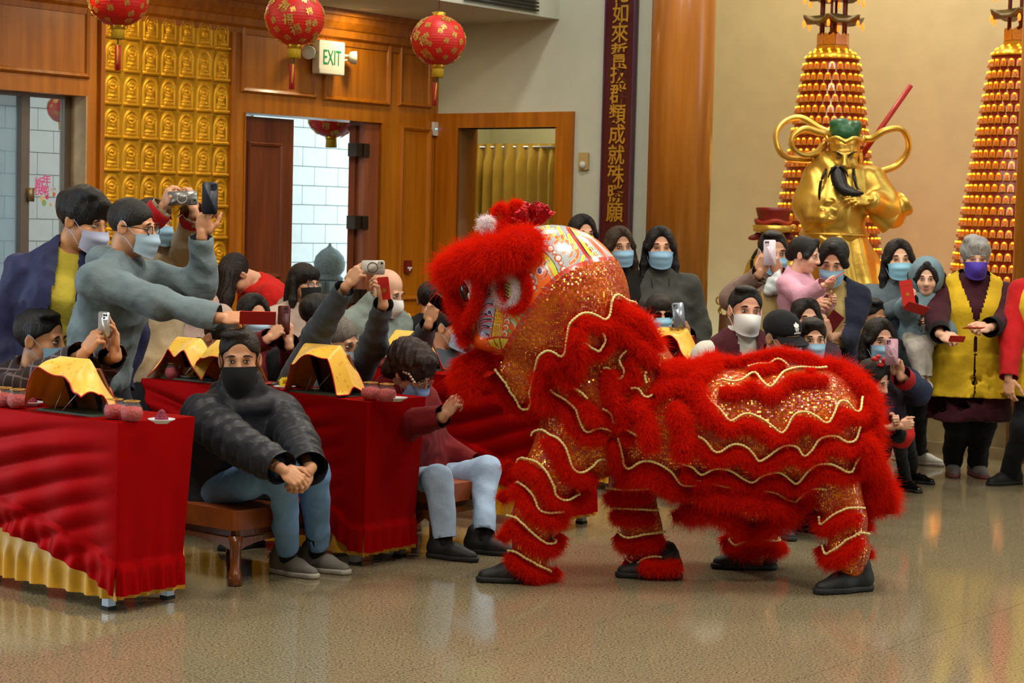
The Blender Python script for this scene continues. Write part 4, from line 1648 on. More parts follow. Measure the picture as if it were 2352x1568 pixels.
def book_stand(i, px, label, off=0.2, sc=1.0, seed=0, red=False):
    base = RP(i, px, off, TH_ + 0.002)
    rg = np.random.default_rng(seed)
    ax, ay = -V, U                      # ax: image right-ish along the table; ay: towards the reader
    o = empty('book_stand', base, label[0], 'stand')

    def L_(x, y, z):
        return base + (ax * x + ay * y) * sc + UP * z * sc
    # base board + leaning board + legs
    part('base_board', box(L_(-0.17, -0.12, 0), ax * 0.34 * sc, ay * 0.24 * sc, UP * 0.008), mat('green_base_board', '#3c4a36', rough=0.6), o, smooth=False)
    ang = 0.52
    bd = (-ay * math.sin(ang) + UP * math.cos(ang))
    bn = np.cross(ax, bd)
    part('board', box(L_(-0.125, 0.05, 0.012), ax * 0.25 * sc, bd * 0.195 * sc, bn * 0.012), mat('red_board', '#a01a10', rough=0.5) if red else BRD, o, smooth=False)
    for x in (-0.075, 0.085):
        part('easel_leg', box(L_(x - 0.011, -0.06, 0.165), ax * 0.022 * sc, -ay * 0.012, (L_(x, 0.0, 0.01) - L_(x, -0.06, 0.165))), BLK, o, smooth=False)
    for x0, x1 in ((-0.075, -0.068), (0.045, -0.02)):
        part('rod', tube([L_(x0 + 0.02, -0.068, 0.12), L_(x1, -0.115, 0.01)], 0.0022, 6), SIL, o)
    # cloth
    ph = rg.uniform(0, 6, 4)
    na, nb = 45, 26
    G = np.zeros((na, nb, 3))
    for a in range(na):
        x = -0.215 + 0.43 * a / (na - 1)
        for b_ in range(nb):
            t = b_ / (nb - 1)
            if t < 0.45:
                q = t / 0.45
                y, z = 0.02 - 0.095 * q, 0.10 + 0.112 * q
            elif t < 0.55:
                q = (t - 0.45) / 0.1
                y, z = -0.075 - 0.025 * q, 0.212 + 0.008 * math.sin(math.pi * q)
            else:
                q = (t - 0.55) / 0.45
                y, z = -0.10 - 0.08 * q, 0.212 - 0.03 * q - 0.028 * q * q
            over = max(0, abs(x) - 0.095 - 0.02 * math.sin(x * 9 + ph[1]))
            sd = 1 if x > 0 else -1
            drop = over * (1.25 + 0.35 * math.sin(t * 4 + ph[2]))
            z -= drop
            x2 = x - sd * over * 0.28
            hem = max(0, (t - 0.5) / 0.5)
            z += hem * (0.022 * math.sin(x * 17 + ph[0]) + 0.010 * math.sin(x * 41 + ph[1]))
            y += hem * 0.018 * math.sin(x * 19 + ph[2]) + 0.004 * math.sin(x * 30 + t * 9 + ph[3])
            G[a, b_] = L_(x2, y, max(0.012, z))
    v, f = grid_surf(G)
    c = empty('stand_cloth', base + UP * 0.26 * sc, label[1], 'cloth')
    part('satin_cover', (v, f), GSAT, c)
    nrm = np.zeros_like(v)
    gx = np.gradient(G, axis=0)
    gy = np.gradient(G, axis=1)
    nn = np.cross(gx, gy).reshape(-1, 3)
    nn /= np.linalg.norm(nn, axis=1, keepdims=True) + 1e-9
    if nn[:, 2].mean() < 0:
        nn = -nn
    part('lining', (v - nn * 0.003, f[:, ::-1]), LIN_, c)
    rim = np.concatenate([G[:, -1], G[-1, ::-1], G[::-1, 0], G[0, :]])
    part('piping', tube(rim[::1], 0.0032, 5), PIPE, c)
    return o


book_stand(1, 204, ('book stand on the front left table, its back to the viewer', 'yellow satin cloth with red piping over the front left book stand'), seed=1, sc=1.08)
book_stand(1, -60, ('book stand at the left edge of the frame on the front table', 'yellow cloth corner at the left edge on the front table'), seed=2, sc=1.12)
book_stand(2, 772, ('book stand in front of the grey-haired man with raised arms', 'yellow satin cloth over the stand in front of the grey-haired man'), seed=3, sc=1.1)
book_stand(2, 560, ('book stand hidden behind the man in the puffer jacket', 'yellow cloth peeking out right of the puffer jacket shoulder'), seed=4)
book_stand(2, 462, ('book stand left of the puffer jacket man with its back turned', 'yellow cloth over the stand just left of the head in black mask'), seed=5)
book_stand(2, 335, ('book stand on the second row near the small yellow flower', 'yellow cloth hanging beside the grey hoodie, above two red jars'), seed=6)
book_stand(3, 592, ('book stand in the third row behind the puffer jacket man', 'yellow cloth over the stand right above the black-masked man, third row'), seed=7)
book_stand(3, 780, ('book stand in the third row behind the grey-haired man', 'yellow cloth showing on both sides of the grey-haired head'), seed=8)
book_stand(3, 965, ('book stand behind the curly-haired woman in red', 'yellow satin cloth behind the head of the curly-haired woman'), seed=9)
book_stand(4, 928, ('stand with a red board in the last row, under the bald man', 'yellow cloth over the red board in front of the bald man'), seed=10, red=True)
book_stand(4, 622, ('book stand in the last row behind the held red envelope', 'yellow cloth in the last row behind the dark red phone'), seed=11)
book_stand(4, 1562, ('book stand behind the lion, in front of the sunglasses woman', 'yellow satin cloth in front of the woman in sunglasses'), seed=12, sc=1.08, red=True)

# ------------------------------------------------------------------ jars, saucers and flowers
JG = mat('jar_glass', '#ffffff', rough=0.03, var=0, alpha=0.07, spec=0.4)
BEAD = mat('red_jelly_beads', '#b80f15', rough=0.35, var=0.25, vscale=90, bump=0.6, bscale=120)
GLD = mat('gold_rim', '#c9a24a', rough=0.3, metal=0.8, var=0)
jprof = [(0.022, 0.0), (0.034, 0.003), (0.045, 0.02), (0.0475, 0.036), (0.043, 0.055), (0.034, 0.068), (0.031, 0.075), (0.034, 0.082)]


def lat(prof, c):
    return lathe(prof, 20, c, cap=False)


JV = new_mesh('jar', *lat(jprof, (0, 0, 0)), JG)
JB = new_mesh('beads', *lathe([(0.02, 0.002)] + [(r - 0.003, z) for r, z in jprof[1:5]] + [(0.02, 0.06), (0.002, 0.061)], 20), BEAD)
JR = new_mesh('gold_rim', *tube([(0.0335 * math.cos(a), 0.0335 * math.sin(a), 0.082) for a in np.linspace(0, 2 * math.pi, 25)], 0.0022, 5, cap=False), GLD)
JARS = [(1, 8, 0.05, 'leftmost'), (1, 40, 0.05, 'second'), (1, 264, 0.09, ''), (1, 303, 0.09, ''), (2, 360, 0.10, ''), (2, 398, 0.10, ''), (2, 853, 0.07, ''), (2, 890, 0.07, ''),
        (3, 612, 0.12, ''), (3, 641, 0.12, ''), (3, 877, 0.08, ''), (3, 851, 0.12, ''), (4, 845, 0.16, '')]
JL = ['glass jar of red beads at the left edge of the front table', 'second glass jar of red beads from the left edge of the front table',
      'left jar of the pair at the corner of the front left table', 'right jar of the front corner pair, next to the dark red flower',
      'left jar of red beads on the second row beside the grey hoodie', 'right jar of red beads beside the small yellow flower, second row',
      'left jar of the pair at the right corner of the middle table', 'right jar at the right corner of the middle table, beside the curly-haired woman',
      'left jar of the far pair between the black mask and the grey-haired man', 'right jar of the far pair below the dark red phone',
      'jar of red beads just left of the curly brown hair', 'jar of red beads half hidden behind the yellow cloth by the curly hair', 'far red jar beside the yellow flower below the bald man']
for (i, px, off, _), lb in zip(JARS, JL):
    p = RP(i, px, off, TH_ + 0.003)
    o = link('bead_jar', JV, None, Vector(p))
    tag(o, lb, 'jar', 'glass jars of red beads on the tables')
    link('beads', JB, o)
    link('gold_rim', JR, o)
PORC = mat('white_porcelain', '#d9d8dc', rough=0.2, var=0)
SAU = new_mesh('saucer', *lathe([(0.028, 0), (0.03, 0.004), (0.05, 0.013), (0.056, 0.018), (0.054, 0.019), (0.03, 0.008), (0.001, 0.007)], 28), PORC)


def flower(px_base, col, label, petals=18, r=0.036, dome=False):
    p = np.asarray(px_base)
    o = empty('flower', p, label, 'flower')
    pm = mat('petal_' + col[1:], col, rough=0.6, var=0.08)
    rg = np.random.default_rng(int(abs(p[0]) * 1e4) % 1000)
    if dome:
        vf = []
        for lay in range(4):
            nn = 9 - lay * 2
            for k in range(nn):
                a = 2 * math.pi * k / nn + lay
                rr = 0.024 - 0.006 * lay
                c = p + np.array([math.cos(a) * rr, math.sin(a) * rr, 0.008 + 0.009 * lay])
                vv, ff = lathe([(0.001, -1), (0.8, -0.6), (1, 0), (0.7, 0.7), (0.001, 1)], 8)
                part('petal', (vv @ np.diag([0.013, 0.004, 0.014]) @ rotz(a + math.pi / 2).T + c, ff), pm, o)
        part('petal', (lathe([(0.001, 0.02), (0.014, 0.028), (0.016, 0.04), (0.001, 0.05)], 10)[0] + p, lathe([(0.001, 0.02), (0.014, 0.028), (0.016, 0.04), (0.001, 0.05)], 10)[1]), pm, o)
    else:
        tl = rotx(0.9)
        cen = p + UP * 0.028
        for k in range(petals):
            a = 2 * math.pi * k / petals
            l = r * rg.uniform(0.85, 1.1)
            v = np.array([(0.006, -0.003, 0), (l * 0.55, -0.0065, 0.006), (l, 0, 0.002), (l * 0.55, 0.0065, 0.006), (0.006, 0.003, 0)])
            v = np.concatenate([v, v - np.array([0, 0, 0.0012])])
            f = [[0, 1, 2, 3, 4], [9, 8, 7, 6, 5]] + [[j, j + 5, (j + 1) % 5 + 5, (j + 1) % 5] for j in range(5)]
            part('petal', (v @ rotz(a).T @ tl.T + cen, f), pm, o)
        v, f = lathe([(0.011, 0), (0.01, 0.006), (0.001, 0.009)], 12)
        part('flower_centre', (v @ tl.T + cen, f), mat('flower_centre', '#c98a10', rough=0.8, bump=0.5, bscale=200), o)
        part('stem', tube([cen, p + np.array([0.03, 0.01, 0.01])], 0.003, 6), mat('green_stem', '#4d7a2a', rough=0.7), o)
    return o


for (i, px, off, lb, fl) in ((1, 372, 0.13, 'white saucer at the right corner of the front left table', ('#7a1030', 'dark red flower on the saucer at the front table corner')),
                             (1, 70, 0.16, 'white saucer beside the jars at the left edge', ('#7a1030', 'dark red flower behind the two jars at the left edge')),
                             (2, 432, 0.16, 'small saucer with a yellow flower beside the grey hoodie', ('#f0d018', 'yellow flower beside the right jar of the second row')),
                             (2, 655, 0.12, 'white saucer on the middle table right of the puffer jacket', ('#f0d018', 'yellow daisy on the saucer right of the puffer jacket')),
                             (2, 912, 0.12, 'white saucer behind the jars at the corner of the middle table', None),
                             (4, 862, 0.14, 'far saucer holding a yellow flower below the bald man', ('#f0d018', 'yellow flower below the pale green puffer jacket')),
                             (3, 662, 0.14, 'small saucer right of the far pair of jars', None)):
    p = RP(i, px, off, TH_ + 0.003)
    o = link('saucer', SAU, None, Vector(p))
    tag(o, lb, 'saucer')
    if fl:
        flower(p + UP * 0.008, fl[0], fl[1], dome=fl[0] == '#7a1030')

# ------------------------------------------------------------------ stools
STW = wood('stool_timber', '#7d4116', '#63300e', rough=0.3, stretch=(2, 2, 9))
LEA = mat('stool_cushion', '#93481a', rough=0.45, var=0.15, vscale=10)


def stool(c, label, w_=0.56, d_=0.56, h_=0.34, ax=None, group=None):
    c = np.asarray(c, float)
    A = np.stack([-V, U, UP]) if ax is None else ax
    o = empty('low_stool', (c[0], c[1], 0), label, 'stool', group)
    part('seat', rbox(c + UP * (h_ - 0.045), w_ / 2, d_ / 2, 0.045, 0.05, A, 3), LEA, o, smooth=False)
    part('waist', rbox(c + UP * (h_ - 0.105), w_ / 2 - 0.025, d_ / 2 - 0.025, 0.018, 0.03, A, 2), STW, o, smooth=False)
    ap = []
    for sgn, (a, b_) in ((1, (0, 1)), (-1, (0, 1)), (1, (1, 0)), (-1, (1, 0))):
        e1, e2 = A[a], A[b_]
        ll = (w_ if a == 0 else d_) / 2 - 0.02
        dd = (d_ if a == 0 else w_) / 2 - 0.02
        pts = [(-ll, 0)] + [(ll * math.cos(t) * 0.98, -0.07 + 0.05 * math.sin(t)) for t in np.linspace(math.pi, 0, 11)] + [(ll, 0)]
        ap.append(prism(pts[::-1], -0.012, 0.012, c + UP * (h_ - 0.125) + e2 * sgn * dd, np.stack([e1, UP, e2])))
    part('apron', join(*ap), STW, o, smooth=False)
    for sx in (-1, 1):
        for sy in (-1, 1):
            pts = []
            for z, r, q in ((h_ - 0.12, 0.034, 0.0), (h_ * 0.5, 0.027, 0.005), (h_ * 0.22, 0.024, 0.0), (0.05, 0.03, 0.012), (0.0, 0.033, 0.016)):
                pts.append((c + A[0] * sx * (w_ / 2 - 0.035 + q) + A[1] * sy * (d_ / 2 - 0.035 + q) + UP * z, r))
            part('leg', tube([p for p, r in pts], [r for p, r in pts], 8), STW, o)
    return o


q = FL(532, 1343)
ST1 = q + V * 0.26 + U * 0.26
stool(ST1, 'wide low wooden stool under the man in the black puffer jacket', 0.6, 0.56, 0.335)
q = RP(2, 985, 0.78)
ST2 = q
stool(q, 'low wooden stool under the curly-haired woman in red', 0.56, 0.5, 0.335)
# ------------------------------------------------------------------ the crowd
def tn(h):
    return cloth('fabric_' + h[1:], h)


DENIM = mat('light_denim', '#6d96c6', rough=0.85, var=0.14, vscale=5, bump=0.2, bscale=25)
DENIML = mat('pale_denim', '#a6c2e0', rough=0.85, var=0.12, vscale=5, bump=0.2, bscale=25)
BLACKT = cloth('black_trousers', '#15151a')
SOCK = mat('black_sock', '#131316', rough=0.9)
SB = mat('black_shoe', '#17181a', rough=0.6)
GREYSH = mat('grey_canvas_shoe', '#75716c', rough=0.8, var=0.06)
WSOLE = mat('pale_sole', '#b9b2aa', rough=0.7, var=0.05)
FACE_UP = UP


def Zr(i, px, off):
    return float(RP(i, px, off)[1])


ZN, ZG, ZP = Zr(1, 190, 0.86), Zr(1, 303, 0.8), Zr(1, 95, 0.66)


def arm(px, py, Z, pose='relax', dir_=None, nrm=None, el=None, hs=1.0):
    d = dict(w=P(px, py, Z), pose=pose, hs=hs)
    if dir_ is not None:
        d['dir'] = np.array(dir_, float)
    if nrm is not None:
        d['nrm'] = np.array(nrm, float)
    if el is not None:
        d['el'] = np.array(el, float)
    return d


# 1 navy jacket
navy = cloth('navy_nylon', '#2d3158', rough=0.6, bump=0.35)
person('man in an open navy hooded jacket, yellow shirt and lavender mask, standing at far left', P(190, 508, ZN), 25, 43, 14, 0, 1.18, syaw=6, s=1.06, lean=(0.14, -0.06),
       top=dict(m=navy, e=0.034, hem=0.32, open=(0.07, 0.05), inner=tn('#cdbb45'), hood=cloth('dark_hood', '#252a3f'), wr=1.5, cuff=None), legs=dict(m=tn('#23242c')), shoes=SB,
       hair=('tousled', '#100d0c'), mask=('surg', MLAV), tone='#c58a5e', arms=(None, None), girth=1.08, sw=0.2)
# 2 grey hoodie
hood = cloth('grey_hoodie_fleece', '#6f7f86')
g2 = person('man in a grey hoodie and dark glasses leaning forward, phone raised in his left hand', P(303, 522, ZG), 72, 4, 6, 0, 1.1, s=1.04, lean=(0.17, -0.02),
            top=dict(m=hood, e=0.03, hem=0.16, hood=hood, wr=1.4, full=0.93), legs=dict(m=tn('#2a2c36')), shoes=SB, hair=('buzz', '#1b1614'), mask=('surg', MBP), glasses='dark', tone='#c98f69',
            arms=(arm(464, 540, ZG + 0.08, 'grip', (0.1, 0, 1), (-0.25, -0.6, 0.1), (0.2, 0.3, -1)), arm(505, 730, ZG - 0.3, 'pinch', (1, 0, 0.02), (-0.1, -0.6, 0.7), (0, -0.2, -1))), sw=0.2)
phone('dark phone held up by the man in the grey hoodie', P(482, 455, ZG + 0.05), (U * 0.95 - UP * 0.0 + np.array([0.15, -0.5, 0]) , (0.12, 0, 1), 0), mat('dark_phone_case', '#1e2436', rough=0.4, var=0))
envelope('red envelope held out by the man in the grey hoodie', P(592, 730, ZG - 0.35), (0.1, -0.6, 0.7), (1, 0, 0.18))
part('wristwatch', tube([P(462, 560, ZG + 0.1) + 0.034 * (np.array([math.cos(a), math.sin(a), 0.25 * math.cos(a)])) for a in np.linspace(0, 6.28, 17)], 0.006, 6, cap=False), mat('watch_strap', '#16140f', rough=0.5), g2['o'])
# 3 beige coat
bei = cloth('beige_wool', '#a8987c', bump=0.4)
person('woman in a beige wool coat with red cuffs holding a phone sideways overhead', P(352, 512, 10.2), 40, 10, 0, 0, 1.0, lean=(0.02, 0.0), top=dict(m=bei, e=0.035, hem=0.3, lw=1.1, cuff=tn('#a5141a'), collar=True), legs=dict(m=BLACKT), shoes=SB,
       hair=('bob', '#15100e'), mask=('surg', MB), arms=(arm(446, 486, 9.9, 'frame', (-0.25, -0.1, 1), (0.7, -0.5, 0.1), (0.7, 0, -0.6)), arm(372, 478, 9.85, 'frame', (0.45, -0.2, 0.9), (-0.6, -0.5, 0.2), (-0.6, 0, -0.6))), girth=1.1)
phone('grey phone held sideways by the woman in the beige coat', P(419, 455, 9.82), ((0.05, 0.1, -1), (1, 0.1, -0.03), 0), mat('grey_phone', '#7d7b78', rough=0.25, metal=0.5, var=0), ring=mat('ring_white', '#cfcfcf', rough=0.5, var=0))
# 4 old woman white mask
person('grey-haired woman in a white pointed mask and pale pink coat, seated', P(448, 645, 11.4), -25, 45, 5, 0, 0.95, mode='sit', lean=(0.02, -0.05), top=dict(m=tn('#b39a90'), e=0.03, hem=0.12, hood=tn('#b39a90')), legs=dict(m=BLACKT), shoes=SB,
       hair=('long', '#6a625c'), mask=('kn', MW), glasses='thin', seat=0.34)
# 5 red bending
person('woman in a red sweater bending far over, long dark hair hanging down', P(545, 632, 12.5), -62, 0, 62, 0, 1.02, pel=P(655, 735, 12.75), top=dict(m=tn('#c01710'), e=0.022, hem=0.1), legs=dict(m=BLACKT), shoes=SB, hair=('hangdown', '#1c1310'),
       arms=(arm(560, 800, 12.3), arm(540, 800, 12.5)), feet=(FL(655, 985) * np.array([1, 1, 0]), FL(640, 990) * np.array([1, 1, 0])), eyes=None, brow=False)
# 6 plaid
PLD = bpy.data.materials.new('plaid_flannel')
nt, N, L, b = nodes_of(PLD)
tc = N.new('ShaderNodeTexCoord')
mixn = None
for ax_, (c_, w_) in enumerate((('X', 6.0), ('Z', 6.0))):
    wv = N.new('ShaderNodeTexWave')
    wv.bands_direction = c_
    wv.inputs['Scale'].default_value = 5.5
    cr = N.new('ShaderNodeValToRGB')
    cr.color_ramp.elements[0].position = 0.93
    cr.color_ramp.elements[1].position = 0.97
    cr.color_ramp.elements[0].color = (*lin('#1d181d' if ax_ == 0 else '#2a1a1c'), 1)
    cr.color_ramp.elements[1].color = (*lin('#6a5c5c'), 1)
    L.new(tc.outputs['Object'], wv.inputs['Vector'])
    L.new(wv.outputs[0], cr.inputs[0])
    if mixn is None:
        mixn = cr.outputs[0]
    else:
        m_ = N.new('ShaderNodeMix')
        m_.data_type = 'RGBA'
        m_.blend_type = 'LIGHTEN'
        m_.inputs[0].default_value = 1
        L.new(mixn, m_.inputs[6])
        L.new(cr.outputs[0], m_.inputs[7])
        L.new(m_.outputs[2], b.inputs['Base Color'])
b.inputs['Roughness'].default_value = 0.9
person('seated man in a dark plaid jacket filming with a silver phone, lower left', P(95, 782, ZP), -25, 98, 4, 0, 1.16, syaw=62, s=1.05, mode='sit', lean=(0.05, 0), seat=0.34,
       top=dict(m=PLD, e=0.035, hem=0.12, collar=True, hood=PLD, full=0.9), legs=dict(m=tn('#23232a')), shoes=SB, hair=('parted', '#120f0e'), mask=('surg', MB), tone='#bf865f',
       arms=(arm(266, 812, 8.46, 'open', (-0.1, 0.05, 1), (0.7, 0.5, 0.1), (0.3, 0.6, -1)), arm(192, 812, 8.42, 'frame', (0.6, 0, 0.8), (-0.4, -0.7, 0.4), (-0.2, -0.4, -1))), girth=1.12)
phone('small silver phone held up by the man in plaid', P(239, 745, 8.43), ((0.85, -0.5, 0), (0.02, 0, 1), 0), mat('silver_phone', '#b8b2ac', rough=0.2, metal=0.6, var=0), w_=0.06, h_=0.11, cams=3)
# 7 puffer man
PUF = cloth('black_puffer_nylon', '#25262d', rough=0.42, bump=0.3)
p7 = person('seated man in a black puffer jacket, black mask and blue jeans with clasped hands', P(551, 826, 8.78), 42, -36, 3, 2, 1.12, mode='sit', pel=P(512, 1120, 9.0), syaw=40,
            top=dict(m=PUF, e=0.045, q=0.018, qn=0.078, hem=0.1, lw=1.05, collar=True, hood=PUF, k=0.025, wr=0.6, full=0.95), legs=dict(m=DENIM, e=0.02, up=0.12, sock=SOCK, vox=0.0115, fdir=[(0.85, -0.5, 0), (0.8, -0.6, 0)]), shoes=GREYSH, sole=WSOLE,
            hair=('parted', '#2a2422'), mask=('cloth', MK), tone='#c08a66', girth=1.14, sw=0.205,
            knees=(P(722, 1082, 8.72), P(648, 1080, 8.45)), feet=(FL(728, 1310), FL(660, 1318)),
            arms=(arm(712, 1078, 8.42, 'clasp', (-0.35, -0.5, -0.62), (0.7, -0.6, 0.45), (0.7, -0.2, -0.6)), arm(648, 1078, 8.28, 'clasp', (0.8, -0.1, -0.5), (0.25, -0.85, 0.55), (-0.6, -0.5, -0.7))))
# 8 woman in glasses
person('woman with a dark bob, glasses and black mask in a pale hoodie', P(700, 652, 12.1), -25, 72, 0, 0, 1.0, mode='sit', syaw=35, lean=(0.0, -0.03), seat=0.34, top=dict(m=tn('#b3a196'), e=0.03, hem=0.12, hood=tn('#b3a196')), legs=dict(m=BLACKT), shoes=SB,
       hair=('bob', '#15100f'), mask=('cloth', MK), glasses='dark')
# 9 black hair from behind
person('person with short black hair seen from behind, in front of the woman in glasses', P(733, 728, 10.7), 40, 80, 5, 0, 1.0, mode='sit', seat=0.34, top=dict(m=tn('#1d1c22'), e=0.025, hem=0.1), legs=dict(m=BLACKT), shoes=SB, hair=('short', '#100c0b'))
# 10 grey-haired man, arms raised
SLA = cloth('slate_sweatshirt', '#4a525c')
person('grey-haired man in a slate sweatshirt with both arms raised around a phone', P(775, 785, 9.88), -30, 92, 14, 0, 1.1, syaw=45, mode='sit', seat=0.34, lean=(0.05, -0.02), top=dict(m=SLA, e=0.026, hem=0.1, full=0.92), legs=dict(m=tn('#55565c')), shoes=SB,
       hair=('buzz', '#6e655d'), mask=('surg', MBP), tone='#bb8a68', sw=0.2,
       arms=(arm(880, 695, 9.45, 'frame', (-0.15, 0, 1), (0.75, -0.4, 0.1), (0.6, 0.2, -0.8)), arm(797, 655, 9.3, 'frame', (0.62, -0.05, 0.75), (-0.4, -0.7, 0.3), (-0.7, -0.1, -0.6))))
phone('pale phone with a black ring held sideways by the grey-haired man', P(857, 614, 9.3), ((0.02, 0.05, -1), (1, 0.05, -0.03), 0), mat('pale_phone_case', '#aaa49a', rough=0.4, var=0), w_=0.068, h_=0.112, ring=mat('ring_black', '#111111', rough=0.5, var=0), corner=(-1, 1))
envelope('red envelope held upright beside the pale phone with a black ring', P(882, 662, 9.42), (0.9, -0.4, 0.1), (-0.25, 0, 1), w_=0.06, h_=0.11)
# 11 bald man
person('bald man in a pale green puffer jacket looking down, white mask', P(888, 668, 11.65), -25, 85, 22, 0, 1.06, syaw=40, mode='sit', seat=0.34, lean=(0.06, -0.02), top=dict(m=cloth('sage_puffer', '#76827c', rough=0.6), e=0.045, q=0.010, qn=0.1, hem=0.1, collar=True, k=0.025, wr=0.5), legs=dict(m=BLACKT), shoes=SB,
       hair=None, mask=('kn', MW), tone='#d3a68a')
# 12 man with dark phone
person('man in a slate top and blue mask holding a dark phone over his brow', P(1030, 752, 11.35), -25, 92, 8, 0, 1.02, syaw=45, mode='sit', seat=0.34, top=dict(m=SLA, e=0.025, hem=0.1, full=0.92), legs=dict(m=BLACKT), shoes=SB, hair=('short', '#120e0d'), mask=('surg', MB), tone='#c08a66',
       arms=(None, arm(985, 742, 10.7, 'grip', (0.3, 0, 1), (-0.35, -0.8, 0.2), (-0.7, 0, -0.7))))
phone('dark phone held by the man in front of the lion brow', P(1018, 700, 10.68), ((0.5, -0.3, 0.6), (0.75, 0.1, -0.35), 0), mat('dark_brown_case', '#2a1f1e', rough=0.5, var=0), cams=0)
person('person with black hair seen from behind, just left of the lion brow', P(988, 690, 12.4), 170, 0, 0, 0, 0.95, mode='sit', seat=0.34, top=dict(m=tn('#17171c'), e=0.025), legs=dict(m=BLACKT), shoes=SB, hair=('short', '#0f0c0b'))
# 13 curly
p13 = person('woman with curly brown hair and glasses in a dark red jacket, seated by the lion', P(945, 852, 9.62), 55, 5, 34, 6, 1.06, mode='sit', pel=P(968, 1105, 9.95), top=dict(m=tn('#6a0d12'), e=0.032, hem=0.12, collar=True, full=0.93), girth=1.08,
             legs=dict(m=DENIML, e=0.02, up=0.1, sock=SOCK, vox=0.0115, fdir=[(0.9, -0.4, 0), (0.85, -0.5, 0)]), shoes=SB, hair=('curly', '#2b1713'), mask=('surg', mat('mask_sky', '#86a6da', rough=0.85, var=0.04)), glasses='thin', tone='#c08c6c',
             knees=(P(1115, 1082, 9.75), P(1005, 1098, 9.45)), feet=(FL(1108, 1270), FL(1022, 1282)),
             arms=(None, arm(1020, 955, 9.2, 'pinch', (0.55, -0.1, 0.8), (-0.55, -0.7, 0.3), (-0.3, -0.3, -1))))
hc = mat('pearl_hair_clip', '#c9b8a2', rough=0.35, metal=0.3)
cl = []
for k in range(7):
    cl.append(lathe([(0.001, -0.009), (0.009, 0), (0.001, 0.009)], 8, p13['H'] + p13['M'] @ (np.array([0.088, 0.02 + 0.014 * k - 0.02, 0.03 - 0.004 * abs(k - 3)])) * 1.12))
part('hair_clip', join(*cl), hc, p13['o'])
# 14 behind the envelope
person('woman with black hair half hidden behind the held-out red envelope', P(583, 728, 10.6), -25, 53, 0, 0, 1.0, syaw=20, mode='sit', seat=0.34, top=dict(m=tn('#5d1018'), e=0.025, hem=0.1), legs=dict(m=BLACKT), shoes=SB, hair=('tied', '#14100f'), mask=('surg', MBP), glasses='thin',
       arms=(arm(664, 790, 10.2, 'frame', (-0.1, 0, 1), (0.7, -0.5, 0.1)), arm(615, 778, 10.15, 'frame', (0.6, 0, 0.5), (-0.4, -0.7, 0.5))))
phone('dark red phone held upright in the second row', P(652, 735, 10.15), ((0.9, -0.4, 0), (0.08, 0, 1), 0), mat('dark_red_case', '#4b120e', rough=0.4, var=0), w_=0.07, h_=0.15)
# 15 bowed head
person('person in a black jacket with head bowed below the outstretched grey sleeve', P(503, 775, 10.45), -15, 75, 40, 0, 1.0, s=0.85, syaw=30, mode='sit', seat=0.34, lean=(0.16, -0.03), top=dict(m=tn('#17171b'), e=0.03, hem=0.1), legs=dict(m=BLACKT), shoes=SB, hair=('short', '#16110f'), mask=('surg', MB))
# ---- right-hand group
person('woman with long black hair mostly hidden behind the crown of the lion', P(1338, 540, 13.3), 15, 0, 0, 0, 1.1, top=dict(m=tn('#202026'), e=0.02), legs=dict(m=BLACKT), shoes=SB, hair=('long', '#131014'), mask=('surg', MB))
person('young woman with long brown hair and blue mask in a black top behind the lion', P(1424, 567, 12.9), 14, 0, 2, 4, 1.06, top=dict(m=tn('#1b1714'), e=0.015), legs=dict(m=BLACKT), shoes=SB, hair=('verylong', '#3a2a1e'), mask=('surg', MB), tone='#b98a6c')
p18 = person('woman with straight black hair in a dark grey hoodie by the timber column', P(1516, 570, 12.95), 2, 0, 0, 0, 1.14, s=1.05, top=dict(m=tn('#43433f'), e=0.032, hem=0.2, hood=tn('#3c3c39')), legs=dict(m=BLACKT), shoes=SB, hair=('long', '#151013'), mask=('surg', MB), eyes=0, girth=1.08)
dsn = p18['NB'] + p18['sf'] * 0.1
part('lanyard', join(*[tube(spline([p18['NB'] + p18['sx'] * sg * 0.06 + p18['sf'] * 0.085, p18['NB'] + p18['sx'] * sg * 0.05 + p18['sf'] * 0.15 - UP * 0.1, p18['NB'] + p18['sf'] * 0.17 - UP * 0.3], 12), 0.004, 6) for sg in (1, -1)]), mat('lanyard', '#151515', rough=0.8), p18['o'])
person('woman in round sunglasses and blue mask photographing from behind the lion neck', P(1515, 722, 12.25), 8, 0, 0, 2, 1.0, mode='sit', seat=0.36, top=dict(m=tn('#2c2c30'), e=0.025), legs=dict(m=BLACKT), shoes=SB, hair=('longbang', '#231a16'), mask=('surg', mat('mask_bright', '#93cbe6', rough=0.8, var=0.03)), glasses='sun',
       arms=(arm(1578, 772, 11.7, 'frame', (-0.45, -0.1, 0.9), (0.1, 0.8, 0.3), (0.7, 0, -0.6)), None))
phone('silver-blue phone held by the woman in sunglasses', P(1559, 724, 11.62), ((0.98, 0.1, 0.12), (-0.1, 0.05, 1), 0), mat('silver_blue_phone', '#8c95a0', rough=0.25, metal=0.4, var=0), cams=1, corner=(-1, 1), w_=0.07, h_=0.15)
